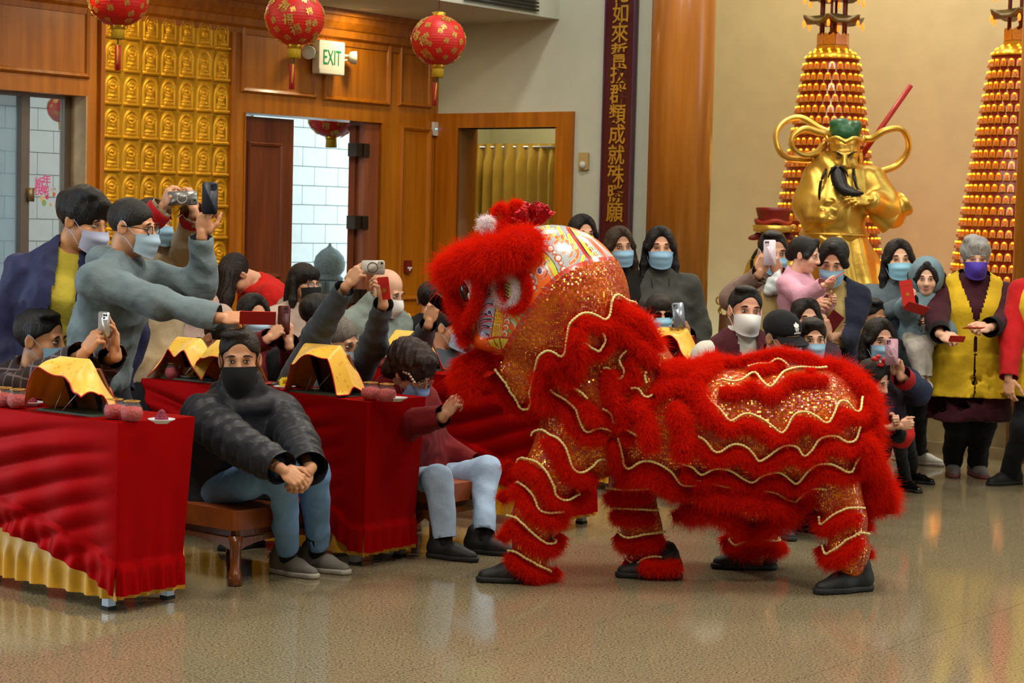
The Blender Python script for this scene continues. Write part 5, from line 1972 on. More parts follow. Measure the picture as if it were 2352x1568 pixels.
# 20 white mask, maroon vest
FLO = bpy.data.materials.new('white_floral_print')
nt, N, L, b = nodes_of(FLO)
tc = N.new('ShaderNodeTexCoord')
vz = N.new('ShaderNodeTexVoronoi')
vz.inputs['Scale'].default_value = 15
nz_t = N.new('ShaderNodeTexNoise')
nz_t.inputs['Scale'].default_value = 30
cr = N.new('ShaderNodeValToRGB')
cr.color_ramp.elements[0].position, cr.color_ramp.elements[0].color = 0.2, (*lin('#5a4c34'), 1)
cr.color_ramp.elements[1].position, cr.color_ramp.elements[1].color = 0.26, (*lin('#c6c2b8'), 1)
mm = N.new('ShaderNodeMath')
mm.operation = 'MULTIPLY_ADD'
mm.inputs[1].default_value = 0.35
L.new(tc.outputs['Object'], vz.inputs['Vector'])
L.new(tc.outputs['Object'], nz_t.inputs['Vector'])
L.new(nz_t.outputs[0], mm.inputs[0])
L.new(vz.outputs[0], mm.inputs[2])
L.new(mm.outputs[0], cr.inputs[0])
cr.color_ramp.elements[0].position, cr.color_ramp.elements[1].position = 0.33, 0.37
L.new(cr.outputs[0], b.inputs['Base Color'])
b.inputs['Roughness'].default_value = 0.85
person('woman with short black hair, white mask, maroon waistcoat and flower print sleeves', P(1712, 716, 10.9), 14, -4, -2, -4, 1.12, mode='crouch', seat=0.36, lean=(0.0, -0.05), top=dict(m=FLO, e=0.03, hem=0.1, collar=True, vest=(tn('#45161e'), 0.012, 0.05), name='blouse'), legs=dict(m=BLACKT), shoes=SB,
       hair=('parted', '#15110f'), mask=('kn', MW), tone='#c88f73', girth=1.15, sw=0.2)
# 21 cap
p21 = person('man in a black cap with a white trefoil emblem, blue mask', P(1796, 775, 10.5), 36, 0, 16, 4, 1.08, mode='crouch', seat=0.34, top=dict(m=tn('#16161b'), e=0.03, collar=True), legs=dict(m=BLACKT), shoes=SB, hair=('buzz', '#1d1816'), mask=('surg', MB), tone='#b8835f', eyes=0)
CAPM = cloth('black_cap_cotton', '#131417')
M_, H_, h_ = p21['M'], p21['H'], p21['hs']
cv_, cf_ = sdf_mesh([ell((0, -0.012, 0.05), (0.088, 0.108, 0.088)), half((0, 0, 0.03), (0, -0.12, 1)), ], 0.006, 0.01, kc=0.004)
cv_, cf_ = cull((cv_, cf_), lambda C: C[:, 2] > 0.026 + 0.0)
cap = part('cap', (cv_ @ M_.T * h_ + H_, cf_), CAPM, p21['o'])
bg_ = np.zeros((21, 9, 3))
for a in range(21):
    th_ = math.radians(-62 + 124 * a / 20)
    for q_ in range(9):
        r_ = 0.0 + 0.075 * q_ / 8
        x = (0.084 + r_ * 0.12) * math.sin(th_)
        y = -0.012 + 0.104 * math.cos(th_) + r_ * math.cos(th_) ** 0.6
        bg_[a, q_] = (x, y, 0.036 - 0.25 * r_ - 1.8 * x * x)
bv_, bf_ = grid_surf(bg_)
bvf = join((bv_, bf_), (bv_ - np.array([0, 0, 0.004]), bf_[:, ::-1]))
part('cap_peak', (bvf[0] @ M_.T * h_ + H_, bvf[1]), CAPM, cap)
WPR = mat('white_print', '#e8e8e8', rough=0.7, var=0)


def on_cap(x, z):
    """point of the cap front at lateral x, height z (head units)"""
    yy = 0.108 * math.sqrt(max(0, 1 - (x / 0.088) ** 2 - ((z - 0.05) / 0.088) ** 2)) - 0.012 + 0.0025
    return (np.array([x, yy, z]) @ M_.T) * h_ + H_


tv_, tf_, n_ = [], [], 0
cx0, cz0 = 0.0, 0.083
for k, (ang, ln_) in enumerate(((0, 0.024), (0.75, 0.022), (-0.75, 0.022))):
    prof = [(0.0, 0.0), (0.25, 0.33), (0.6, 0.42), (0.85, 0.28), (1.0, 0.0), (0.85, -0.28), (0.6, -0.42), (0.25, -0.33)]
    for (t, w__) in prof:
        a_ = t * ln_
        b_ = w__ * 0.018
        x = cx0 + a_ * math.sin(ang) + b_ * math.cos(ang)
        z = cz0 + a_ * math.cos(ang) - b_ * math.sin(ang)
        tv_.append(on_cap(x, z))
    tf_.append([n_ + i for i in range(8)])
    n_ += 8
for k in range(3):
    z = cz0 - 0.002 - 0.005 * k
    q_ = [on_cap(-0.014 + 0.002 * k, z), on_cap(0.014 - 0.002 * k, z), on_cap(0.014 - 0.002 * k, z - 0.003), on_cap(-0.014 + 0.002 * k, z - 0.003)]
    tv_ += q_
    tf_.append([n_, n_ + 1, n_ + 2, n_ + 3])
    n_ += 4
part('trefoil_emblem', (np.array(tv_), tf_), WPR, cap, smooth=False)
rxm = np.stack([-M_[:, 0], M_[:, 2] * 0.97 - M_[:, 1] * 0.2, M_[:, 1]], 1)
text_mesh('cap_lettering', 'adidas', 0.017 * h_, WPR, cap, on_cap(0, cz0 - 0.028) + M_[:, 1] * 0.003, rxm, ext=0.0006)
# 22-23 children in front
person('boy with short black hair and a blue mask beside the man in the black cap', P(1866, 778, 10.55), 2, 0, 4, 0, 0.9, s=0.8, mode='crouch', seat=0.42, top=dict(m=tn('#1a1a24'), e=0.03), legs=dict(m=BLACKT), shoes=SB, hair=('short', '#181210'), mask=('surg', MB), eyesz=1.15, tone='#d09e80')
person('girl with tied black hair peering from behind the boy in the mask', P(1851, 732, 11.1), 6, 0, 4, 0, 0.98, s=0.85, mode='crouch', seat=0.4, top=dict(m=tn('#3a2630'), e=0.025), legs=dict(m=BLACKT), shoes=SB, hair=('tied', '#1c1412'), eyesz=1.15, tone='#d6a487')
# 24 mauve sweater
MAU = tn('#7d675c')
person('woman in a mauve-brown sweater holding a pale phone before her face', P(1776, 582, 11.8), 8, 0, 4, 0, 1.06, top=dict(m=MAU, e=0.03, hem=0.14, wr=1.3, full=0.94), legs=dict(m=BLACKT), shoes=SB, hair=('parted', '#17120f'), mask=('surg', MB), tone='#c29070',
       arms=(arm(1788, 632, 11.45, 'frame', (-0.35, 0, 0.9), (0.4, -0.8, 0.2), (0.7, 0, -0.7)), arm(1745, 628, 11.4, 'frame', (0.35, -0.1, 0.9), (-0.4, -0.8, 0.2), (-0.7, 0, -0.7))))
phone('pale lilac phone held upright by the woman in the mauve sweater', P(1768, 580, 11.35), ((1, 0.03, 0.03), (-0.02, 0, 1), 0), mat('lilac_white_phone', '#d3c6d2', rough=0.3, var=0), cams=2, corner=(-1, 1))
bagv = sdf_mesh([ell(P(1782, 655, 11.35), (0.055, 0.04, 0.06)), cone(P(1790, 622, 11.35), 0.012, P(1784, 645, 11.35), 0.04), cone(P(1770, 640, 11.35), 0.012, P(1765, 668, 11.35), 0.03)], 0.006, 0.02, lambda X, Y, Z: 0.006 * nz3(X, Y, Z, 120, 8))
thing('plastic_bag', bagv, mat('thin_white_plastic', '#c9d2d4', rough=0.3, var=0.08, vscale=40), 'thin white plastic bag hanging from the hand of the woman in mauve', 'bag')
bc = P(1778, 720, 11.4)
tb = empty('paper_bag', bc - UP * 0.12, 'tan paper bag held against the mauve sweater', 'bag')
part('bag_body', cbox(bc, 0.09, 0.04, 0.13, rotz(0.1).T), mat('tan_paper', '#b39a62', rough=0.8, bump=0.3, bscale=20), tb, smooth=False)
part('handle', tube(spline([bc + (-0.04, -0.045, 0.12), bc + (-0.03, -0.05, 0.19), bc + (0.03, -0.05, 0.19), bc + (0.04, -0.045, 0.12)], 12), 0.004, 6), mat('paper_cord', '#9a8350', rough=0.8), tb)
# 25-26 mother and toddler
CARD = tn('#1c2236')
p26 = person('woman in a navy cardigan over a pale yellow top looking down, blue mask', P(1914, 600, 11.5), -16, 0, 20, -4, 1.04, sw=0.16, girth=0.9, top=dict(m=CARD, e=0.022, hem=0.2, open=(0.1, 0.09), inner=tn('#b09c62')), legs=dict(m=BLACKT), shoes=SB, hair=('tied', '#120e10'), mask=('surg', MB), eyes=0, tone='#d09c7e',
             arms=(arm(1905, 772, 11.2, 'pinch', (-0.3, -0.3, 0.6), (0.3, -0.8, 0.3), (0.25, 0.4, -1)), arm(1850, 700, 11.35, 'relax', (0.8, -0.4, 0.1), (0, -0.9, 0.4), (-0.7, 0, -0.6))))
envelope('dark red envelope in the hand of the woman in the navy cardigan', P(1908, 745, 11.2), (0.75, -0.3, -0.6), (0.5, -0.3, 0.75), mat('dark_red_paper', '#6d1018', rough=0.6, var=0.05))
PINK = tn('#d9a0b4')
p25 = person('toddler girl in a pink sweater carried by the woman in the navy cardigan', P(1849, 586, 11.35), 58, 4, 10, 0, 0.84, s=0.62, pel=P(1838, 715, 11.4), mode='sit', top=dict(m=PINK, e=0.03, hem=0.05, full=0.95), legs=dict(m=tn('#c9b0b4')), shoes=mat('white_shoe', '#c9c6c0', rough=0.6),
             hair=('tied', '#17110f'), tone='#dfae92', eyesz=1.2, knees=(P(1880, 735, 11.35), P(1862, 742, 11.2)), feet=(P(1885, 800, 11.35), P(1866, 806, 11.2)),
             arms=(None, arm(1892, 655, 11.05, 'pinch', (0.9, 0, 0.1), (0, -0.6, -0.6), (-0.2, -0.3, -1))))
envelope('narrow red envelope in the outstretched hand of the pink toddler', P(1916, 640, 11.0), (0.3, -0.8, 0.3), (0.85, 0, 0.6), w_=0.06, h_=0.13)
# 27-29
person('man with short black hair and blue mask in a black jacket below the golden statue', P(1998, 733, 12.8), -35, 80, 6, 0, 1.1, syaw=25, mode='crouch', seat=0.4, top=dict(m=tn('#1c1b19'), e=0.035, collar=True), legs=dict(m=BLACKT), shoes=SB, hair=('parted', '#15110f'), mask=('surg', MB), tone='#b98562', girth=1.1)
JAC = cloth('dark_denim_jacket', '#232c46', bump=0.35)
person('crouching woman in a dark denim jacket with red cuffs behind a pink phone', P(2020, 782, 12.35), -55, 68, 2, 0, 1.12, s=1.05, syaw=5, mode='crouch', lean=(0.0, -0.12), seat=0.28, top=dict(m=JAC, e=0.03, hem=0.12, cuff=tn('#a8141a'), full=0.8), legs=dict(m=tn('#1d2436')), shoes=SB, hair=('long', '#1c1512'), mask=('surg', MB), tone='#c8957a',
       arms=(arm(2068, 862, 11.95, 'grip', (-0.3, 0, 1), (0.55, 0.75, 0.1), (0.8, 0, -0.7)), None))
phone('pink phone with a white ring held by the crouching woman', P(2048, 808, 11.85), ((1, 0.05, 0.03), (-0.04, 0, 1), 0), mat('pink_phone', '#b88a9c', rough=0.35, var=0), cams=3, corner=(-1, 1), ring=mat('ring_white', '#cfcfcf'), w_=0.078, h_=0.16)
p29 = person('small girl with a red hair bow and red skirt at the tail of the lion', P(2006, 874, 12.0), 38, 8, 18, 0, 1.0, s=0.8, mode='sit', pel=P(2030, 985, 12.2), top=dict(m=tn('#2a2030'), e=0.025, full=0.95), legs=dict(m=BLACKT, e=0.006, skirt=0.12, sm=cloth('red_tulle', '#b01a14', bump=0.6)),
             shoes=mat('patent_shoe', '#0f0f12', rough=0.15), hair=('pony', '#1a1210'), tone='#d3a185', eyesz=1.1, knees=(P(2080, 985, 11.95), P(2062, 995, 11.8)), feet=(FL(2100, 1108), FL(2080, 1126)), arms=(arm(2058, 968, 11.75, 'fist'), arm(2066, 978, 11.7, 'fist')))
bowc = p29['H'] + p29['M'] @ np.array([0.045, 0.03, 0.14])
bm_ = []
for (dx, dz, r) in ((-0.03, 0.015, 0.02), (0.032, 0.008, 0.022), (-0.01, 0.03, 0.016), (0.005, -0.02, 0.018)):
    bm_.append(sdf_mesh([ell(bowc + np.array([dx, 0, dz]), (r * 1.2, 0.012, r * 0.8))], 0.004, 0.005))
for q_ in bm_:
    part('bow_loop', q_, mat('bow_red', '#d31f1c', rough=0.5), p29['o'])
part('bow_knot', sdf_mesh([ell(bowc - np.array([0, 0.012, 0]), (0.008, 0.006, 0.008))], 0.003, 0.004), mat('bow_gem', '#e8d8d8', rough=0.2), p29['o'])
# 30-31
p30 = person('woman with long dark hair in a grey-blue hoodie, carrying a small child', P(2064, 598, 13.05), -4, 2, -2, 2, 1.12, s=1.0, lean=(-0.03, 0), top=dict(m=tn('#56626a'), e=0.034, hem=0.18), legs=dict(m=BLACKT, fdir=[(0.8, -0.6, 0), (0.3, -0.9, 0)]), shoes=mat('white_sneaker', '#c4c3bc', rough=0.7), sole=WSOLE,
             hair=('verylong', '#1d1614'), mask=('surg', mat('mask_bright', '#93cbe6')), eyes=0, tone='#dfae8e',
             arms=(arm(2100, 735, 12.75, 'relax', (0.9, -0.3, 0.1), (0, -0.9, 0.4), (0.8, 0, -0.5)), arm(2075, 700, 12.8, 'relax', (0.9, -0.3, 0.2), (0, -0.9, 0.3), (-0.8, 0, -0.5))), feet=(FL(2112, 1066), FL(2070, 1058)))
HDB = tn('#6f8791')
p31 = person('toddler in a grey-blue hooded coat and pale trousers carried on an arm', P(2128, 640, 12.7), -8, -4, 4, 0, 0.92, s=0.62, pel=P(2112, 765, 12.75), mode='sit', top=dict(m=HDB, e=0.04, hem=0.05, full=0.95), legs=dict(m=tn('#a9a49c'), e=0.02), shoes=mat('white_sneaker', '#c4c3bc'),
             hair=('pony', '#241a16'), tone='#e0b195', eyesz=1.2, knees=(P(2122, 800, 12.55), P(2100, 805, 12.5)), feet=(P(2128, 893, 12.5), P(2112, 880, 12.45)),
             arms=(None, arm(2092, 690, 12.45, 'pinch', (0, -0.5, 0.8), (-0.5, -0.6, 0.2), (-0.5, 0, -0.8))))
hv_, hf_ = sdf_mesh([ell((0, -0.03, 0.02), (0.125, 0.12, 0.14)), ell((0, 0.1, -0.01), (0.085, 0.13, 0.115), s=-1)], 0.008, 0.01, lambda X, Y, Z: 0.005 * nz3(X, Y, Z, 60, 2))
part('hood', (hv_ @ p31['M'].T * 0.92 + p31['H'], hf_), HDB, p31['o'])
envelope('upright red envelope in the hands of the hooded toddler', P(2084, 672, 12.4), (0.9, -0.2, 0.2), (0.25, 0, 1))
envelope('lower red envelope below the hooded toddler, folded open', P(2104, 708, 12.35), (0.4, -0.6, 0.6), (0.85, -0.3, 0.35))
# 32 purple mask
VES = cloth('yellow_waistcoat', '#cdaa22', bump=0.35)
MAR = tn('#3d1420')
p32 = person('grey-haired woman in a purple mask, yellow waistcoat and maroon tunic, standing', P(2240, 594, 12.75), -6, 2, 4, 0, 1.06, s=1.02, top=dict(m=MAR, e=0.03, hem=0.42, lw=1.25, wr=0.4, cuff=tn('#121014'), full=0.9, vest=(VES, 0.006, 0.085), vhem=0.26, vlw=1.32, name='tunic'), girth=1.18, legs=dict(m=BLACKT, e=0.03, fdir=[(0.1, -1, 0), (-0.2, -1, 0)]),
             shoes=mat('grey_trainer', '#7d7672', rough=0.7), sole=mat('pink_sole', '#8a4a48', rough=0.7), hair=('tousled', '#a3a3a1'), mask=('kn', MP), eyes=0, tone='#d9a98d', feet=(FL(2243, 1092), FL(2188, 1090)), sw=0.2,
             arms=(arm(2272, 752, 12.35, 'pinch', (-0.8, -0.5, 0.0), (0.3, -0.7, 0.6), (0.8, 0.2, -0.6)), arm(2160, 768, 12.35, 'pinch', (0.6, -0.6, -0.25), (-0.3, -0.7, 0.6), (-0.8, 0.2, -0.6))))
envelope('red envelope in the lowered right hand of the woman in the purple mask', P(2198, 778, 12.15), (0.1, -0.6, 0.75), (0.9, -0.2, 0.35), w_=0.05, h_=0.1)
envelope('red envelope lying flat in the left hand of the woman in the purple mask', P(2236, 753, 12.1), (0.2, -0.95, 0.2), (0.98, 0.2, 0), w_=0.06, h_=0.13)
em = p32['SC'] - UP * 0.1 - p32['sx'] * 0.09 + p32['sf'] * 0.16
# 33 right edge
person('person at the right edge in a yellow waistcoat over a bright red knit sleeve', P(2420, 590, 12.5), -8, 0, 0, 0, 1.05, s=1.02, top=dict(m=cloth('red_knit', '#b3161a', bump=0.4), e=0.03, hem=0.12, full=0.95, vest=(VES, 0.006, 0.08), vhem=0.24, vlw=1.25, wr=0.6, name='sweater'), girth=1.15, legs=dict(m=BLACKT, e=0.025, fdir=[(0, -1, 0), (-0.9, -0.5, 0)]),
       shoes=SB, hair=('short', '#1b1512'), mask=('surg', MB), feet=(FL(2420, 1120), FL(2318, 1112)), arms=(None, arm(2316, 868, 12.3, 'relax', (0.05, -0.1, -1), (-0.6, -0.6, 0), (-0.8, 0.2, -0.4))))
# ------------------------------------------------------------------ the dancing lion
LZ = 8.88
lion = empty('lion_costume', FL(1560, 1330), 'red and gold dancing lion costume with painted head, two dancers beneath', 'lion costume')
SEQ = bpy.data.materials.new('gold_sequin_cloth')
nt, N, L, b = nodes_of(SEQ)
tc = N.new('ShaderNodeTexCoord')
vz = N.new('ShaderNodeTexVoronoi')
vz.inputs['Scale'].default_value = 112
vz.inputs['Randomness'].default_value = 0.25
L.new(tc.outputs['Object'], vz.inputs['Vector'])
nz_ = N.new('ShaderNodeTexNoise')
nz_.inputs['Scale'].default_value = 7
L.new(tc.outputs['Object'], nz_.inputs['Vector'])
# cloth colour: rust red to orange
cr = N.new('ShaderNodeValToRGB')
cr.color_ramp.elements[0].position, cr.color_ramp.elements[0].color = 0.4, (*lin('#9c2610'), 1)
cr.color_ramp.elements[1].position, cr.color_ramp.elements[1].color = 0.65, (*lin('#c0500f'), 1)
L.new(nz_.outputs[0], cr.inputs[0])
# sequin disc mask from the distance inside each cell
dm = N.new('ShaderNodeMath')
dm.operation = 'LESS_THAN'
dm.inputs[1].default_value = 0.4
L.new(vz.outputs['Distance'], dm.inputs[0])
sp = N.new('ShaderNodeSeparateColor')
L.new(vz.outputs['Color'], sp.inputs[0])
gm = N.new('ShaderNodeMath')
gm.operation = 'GREATER_THAN'
gm.inputs[1].default_value = 0.36
L.new(sp.outputs[0], gm.inputs[0])
mk = N.new('ShaderNodeMath')
mk.operation = 'MULTIPLY'
L.new(dm.outputs[0], mk.inputs[0])
L.new(gm.outputs[0], mk.inputs[1])
mx = N.new('ShaderNodeMix')
mx.data_type = 'RGBA'
L.new(mk.outputs[0], mx.inputs[0])
L.new(cr.outputs[0], mx.inputs[6])
mx.inputs[7].default_value = (*lin('#f2a11c'), 1)
L.new(mx.outputs[2], b.inputs['Base Color'])
L.new(mk.outputs[0], b.inputs['Metallic'])
b.inputs['Roughness'].default_value = 0.22
gN = N.new('ShaderNodeNewGeometry')
v1 = N.new('ShaderNodeVectorMath')
v1.operation = 'SUBTRACT'
L.new(vz.outputs['Color'], v1.inputs[0])
v1.inputs[1].default_value = (0.5, 0.5, 0.5)
v2 = N.new('ShaderNodeVectorMath')
v2.operation = 'SCALE'
v2.inputs['Scale'].default_value = 0.62
L.new(v1.outputs[0], v2.inputs[0])
v3 = N.new('ShaderNodeVectorMath')
v3.operation = 'ADD'
L.new(gN.outputs['Normal'], v3.inputs[0])
L.new(v2.outputs[0], v3.inputs[1])
v4 = N.new('ShaderNodeVectorMath')
v4.operation = 'NORMALIZE'
L.new(v3.outputs[0], v4.inputs[0])
L.new(v4.outputs[0], b.inputs['Normal'])

FURR = mat('red_marabou_fur', '#e01c08', rough=0.75, var=0.0, spec=0.2)
def furshade(m, c):
    nt = m.node_tree
    N, L = nt.nodes, nt.links
    d = N.new('ShaderNodeBsdfDiffuse')
    t = N.new('ShaderNodeBsdfTranslucent')
    d.inputs[0].default_value = t.inputs[0].default_value = (*lin(c), 1)
    mx = N.new('ShaderNodeMixShader')
    mx.inputs[0].default_value = 0.4
    L.new(d.outputs[0], mx.inputs[1])
    L.new(t.outputs[0], mx.inputs[2])
    L.new(mx.outputs[0], N['Material Output'].inputs['Surface'])


furshade(FURR, '#e4260f')
FURC = mat('red_fur_core', '#cc1608', rough=0.95, var=0.1, vscale=40, bump=1.0, bscale=140, spec=0.05)
FURW = mat('white_marabou_fur', '#dccfd0', rough=0.8, var=0.0, spec=0.2)
furshade(FURW, '#efe4e6')
FURWC = mat('white_fur_core', '#cbbfc2', rough=0.95, var=0.05)
CORD = mat('cream_gold_cord', '#e6d48c', rough=0.55, var=0.08, vscale=60)
_frng = np.random.default_rng(11)


def hair_obj(name, pts, rad, m, parent):
    """pts (n,k,3) -> hair curves object"""
    n, k = pts.shape[:2]
    cu = bpy.data.hair_curves.new(name)
    cu.add_curves([k] * n)
    q = (pts - base_of(parent)).astype(np.float32).reshape(-1)
    cu.attributes['position'].data.foreach_set('vector', q)
    ra = cu.attributes.get('radius') or cu.attributes.new('radius', 'FLOAT', 'POINT')
    ra.data.foreach_set('value', np.tile(np.linspace(rad, rad * 0.35, k).astype(np.float32), n))
    cu.materials.append(m)
    o = link(name, cu, parent)
    o['kind'] = 'stuff'
    return o


def fur(name, path, r=0.028, ln=0.045, dens=3800, parent=None, white=False, g=0.35, rad=0.00055, closed=False, bias=None):
    """a boa of soft fur along a path: solid core plus fine hairs"""
    path = np.asarray(path, float)
    d = np.linalg.norm(np.diff(path, axis=0), axis=1)
    cs = np.concatenate([[0], np.cumsum(d)])
    Ltot = cs[-1]
    m = max(4, int(Ltot / 0.018))
    q = np.linspace(0, Ltot, m)
    pp = np.stack([np.interp(q, cs, path[:, i]) for i in range(3)], 1)
    rr = r * (1 + 0.12 * np.sin(np.arange(m) * 0.9 + _frng.uniform(0, 6)))
    if not closed:
        e = np.minimum(np.arange(m), np.arange(m)[::-1])
        rr = rr * np.clip(0.55 + 0.18 * e, 0, 1)
    # jitter
    core = part(name, tube(pp, rr, 9), FURWC if white else FURC, parent or lion)
    n = int(Ltot * dens * 1.5) + 60
    s = _frng.uniform(0, Ltot, n)
    c = np.stack([np.interp(s, cs, path[:, i]) for i in range(3)], 1)
    s2 = np.clip(s + 0.01, 0, Ltot)
    s1 = np.clip(s - 0.01, 0, Ltot)
    t = np.stack([np.interp(s2, cs, path[:, i]) - np.interp(s1, cs, path[:, i]) for i in range(3)], 1)
    t /= np.linalg.norm(t, axis=1, keepdims=True) + 1e-9
    a = np.cross(t, _frng.normal(size=(n, 3)))
    a /= np.linalg.norm(a, axis=1, keepdims=True) + 1e-9
    rl = np.interp(s, q, rr)
    root = c + a * (rl * 0.9)[:, None]
    dr = a + t * _frng.normal(0, 0.45, (n, 1)) + _frng.normal(0, 0.28, (n, 3))
    if bias is not None:
        dr = dr + np.asarray(bias)
    dr /= np.linalg.norm(dr, axis=1, keepdims=True)
    l = (ln * _frng.uniform(0.55, 1.25, n))[:, None]
    bend = _frng.normal(0, 0.35, (n, 3)) + np.array([0, 0, -g])
    k = 4
    P_ = np.stack([root + dr * l * (j / (k - 1)) + bend * l * (j / (k - 1)) ** 2 for j in range(k)], 1)
    hair_obj('fur', P_, rad, FURW if white else FURR, core)
    return core


# ---- solids
headc = P(1268, 690, LZ)
HEAD_PR = [ell(headc, (0.343, 0.305, 0.343)), ell(P(1135, 700, LZ - 0.0), (0.115, 0.24, 0.18)), ell(P(1120, 775, LZ), (0.08, 0.19, 0.06))]
body_pr = [ell(headc, (0.350, 0.312, 0.350)), cone(P(1305, 770, LZ), 0.275, P(1285, 860, LZ), 0.165), cone(P(1232, 800, LZ), 0.165, P(1214, 888, LZ), 0.06), cone(P(1172, 845, LZ - 0.06), 0.05, P(1200, 912, LZ - 0.04), 0.028), cone(P(1180, 850, LZ - 0.05), 0.05, P(1260, 860, LZ), 0.1), cone(P(1420, 800, LZ + 0.02), 0.19, P(1490, 960, LZ + 0.07), 0.26),
           cone(P(1350, 890, LZ + 0.02), 0.215, P(1360, 1000, LZ + 0.04), 0.2), cone(P(1530, 985, LZ + 0.09), 0.285, P(1840, 985, LZ + 0.1), 0.29), ell(P(1870, 1000, LZ + 0.1), (0.25, 0.3, 0.31)),
           ering(P(1690, 1000, LZ + 0.1), P(1665, 1095, LZ + 0.1), np.array([1.0, 0, 0]), np.array([0, 1.0, 0]), (0.46, 0.27), (0.40, 0.2)),
           cone(P(1930, 1050, LZ + 0.1), 0.15, P(2000, 1120, LZ + 0.1), 0.07)]
BV, BF = sdf_mesh(body_pr, 0.0125, 0.05, lambda X, Y, Z: 0.006 * nz3(X, Y, Z, 17, 3))
SEAM = [(1128, 872), (1147, 840), (1168, 800), (1200, 745), (1240, 690), (1270, 652), (1310, 621), (1360, 604), (1400, 597), (1450, 597)]
HPOLY = np.array(SEAM + [(1500, 560), (1500, 380), (880, 380), (880, 890)], float)


def inpoly(x, y, poly):
    r = np.zeros(len(x), bool)
    n = len(poly)
    j = n - 1
    for i in range(n):
        c = ((poly[i, 1] > y) != (poly[j, 1] > y)) & (x < (poly[j, 0] - poly[i, 0]) * (y - poly[i, 1]) / (poly[j, 1] - poly[i, 1] + 1e-12) + poly[i, 0])
        r ^= c
        j = i
    return r


def side_px(C):
    """side-elevation coordinates of points (the far side is the mirror image of the near side)"""
    C = np.array(C, float)
    C[:, 1] = LZ - np.abs(C[:, 1] - LZ)
    q = C - CAMP
    w_ = q @ CF
    return 1176 + FPX * (q @ CR) / w_, 784 - FPX * (q @ CU) / w_


BVH_B = BVHTree.FromPolygons(BV.tolist(), BF.tolist())


def keep_body(C):
    x, y = side_px(C)
    return ~inpoly(x, y, HPOLY) | (C[:, 2] < 1.0)


part('sequin_body', cull((BV, BF), keep_body), SEQ, lion)
# ---- head, painted
HVv, HFf = sdf_mesh(HEAD_PR, 0.0046, 0.04)
BVH_H = BVHTree.FromPolygons(HVv.tolist(), HFf.tolist())
HP2 = np.array([(x - 4 + 7, y + 8) for x, y in SEAM] + [(1500, 560), (1500, 380), (880, 380), (880, 890)], float)
HVv, HFf = cull((HVv, HFf), lambda C: inpoly(*side_px(C), HP2))
def subdiv(v, f):
    """split every quad into four"""
    e = np.stack([f, np.roll(f, -1, 1)], -1).reshape(-1, 2)
    es = np.sort(e, 1)
    key = es[:, 0].astype(np.int64) * len(v) + es[:, 1]
    u, first, inv = np.unique(key, return_index=True, return_inverse=True)
    mid = v[es[first]].mean(1)
    cen = v[f].mean(1)
    n, m = len(v), len(mid)
    em = inv.reshape(-1, 4) + n
    ci = np.arange(len(f)) + n + m
    q = [np.stack([f[:, i], em[:, i], ci, em[:, i - 1]], 1) for i in range(4)]
    return np.concatenate([v, mid, cen]), np.concatenate(q)


HVv, HFf = subdiv(HVv, HFf)
vx, vy = side_px(HVv)
colr = np.tile(np.array(lin('#ef5a12')), (len(vx), 1))


def A_(pts):
    return [(1040 + a / 7.84, 600 + b_ / 7.84) for a, b_ in pts]


def B_(pts):
    return [(1200 + a / 7.84, 480 + b_ / 7.84) for a, b_ in pts]


def fill(poly, c):
    colr[inpoly(vx, vy, np.array(poly, float))] = lin(c)


def stroke(pts, wd, c, smooth=True, taper=False, sh=(0, 0)):
    p = np.array(pts, float) + np.array(sh) / 7.84
    if smooth and len(p) > 2:
        p = spline(p, 6 * len(p))
    wd = wd / 7.84 / 2
    lo, hi = p.min(0) - wd, p.max(0) + wd
    ix = np.nonzero((vx > lo[0]) & (vx < hi[0]) & (vy > lo[1]) & (vy < hi[1]))[0]
    if len(ix) == 0:
        return
    x, y = vx[ix], vy[ix]
    best = np.full(len(ix), 9.0)
    for i in range(len(p) - 1):
        a, d = p[i], p[i + 1] - p[i]
        t = np.clip(((x - a[0]) * d[0] + (y - a[1]) * d[1]) / (d @ d + 1e-9), 0, 1)
        ww = wd * ((1 - (i + t) / (len(p) - 1)) ** 0.7 * 0.9 + 0.1 if taper else 1)
        best = np.minimum(best, np.hypot(x - a[0] - t * d[0], y - a[1] - t * d[1]) / ww)
    colr[ix[best < 1]] = lin(c)


def disc(c, r, col_, rx=None):
    c = np.array(c)
    colr[((vx - c[0]) / (r / 7.84)) ** 2 + ((vy - c[1]) / ((rx or r) / 7.84)) ** 2 < 1] = lin(col_)


def flame(pts, w_=24, rev=False):
    stroke(pts, w_ * 2.0, '#e8481c', taper=True, sh=(14, 30))
    stroke(pts, w_ * 1.7, '#e9e4ee', taper=True, sh=(8, 16))
    stroke(pts, w_ * 0.9, '#a03a86', taper=True, sh=(10, 26))
    stroke(pts, w_ * 1.0, '#0d0a12', taper=True)


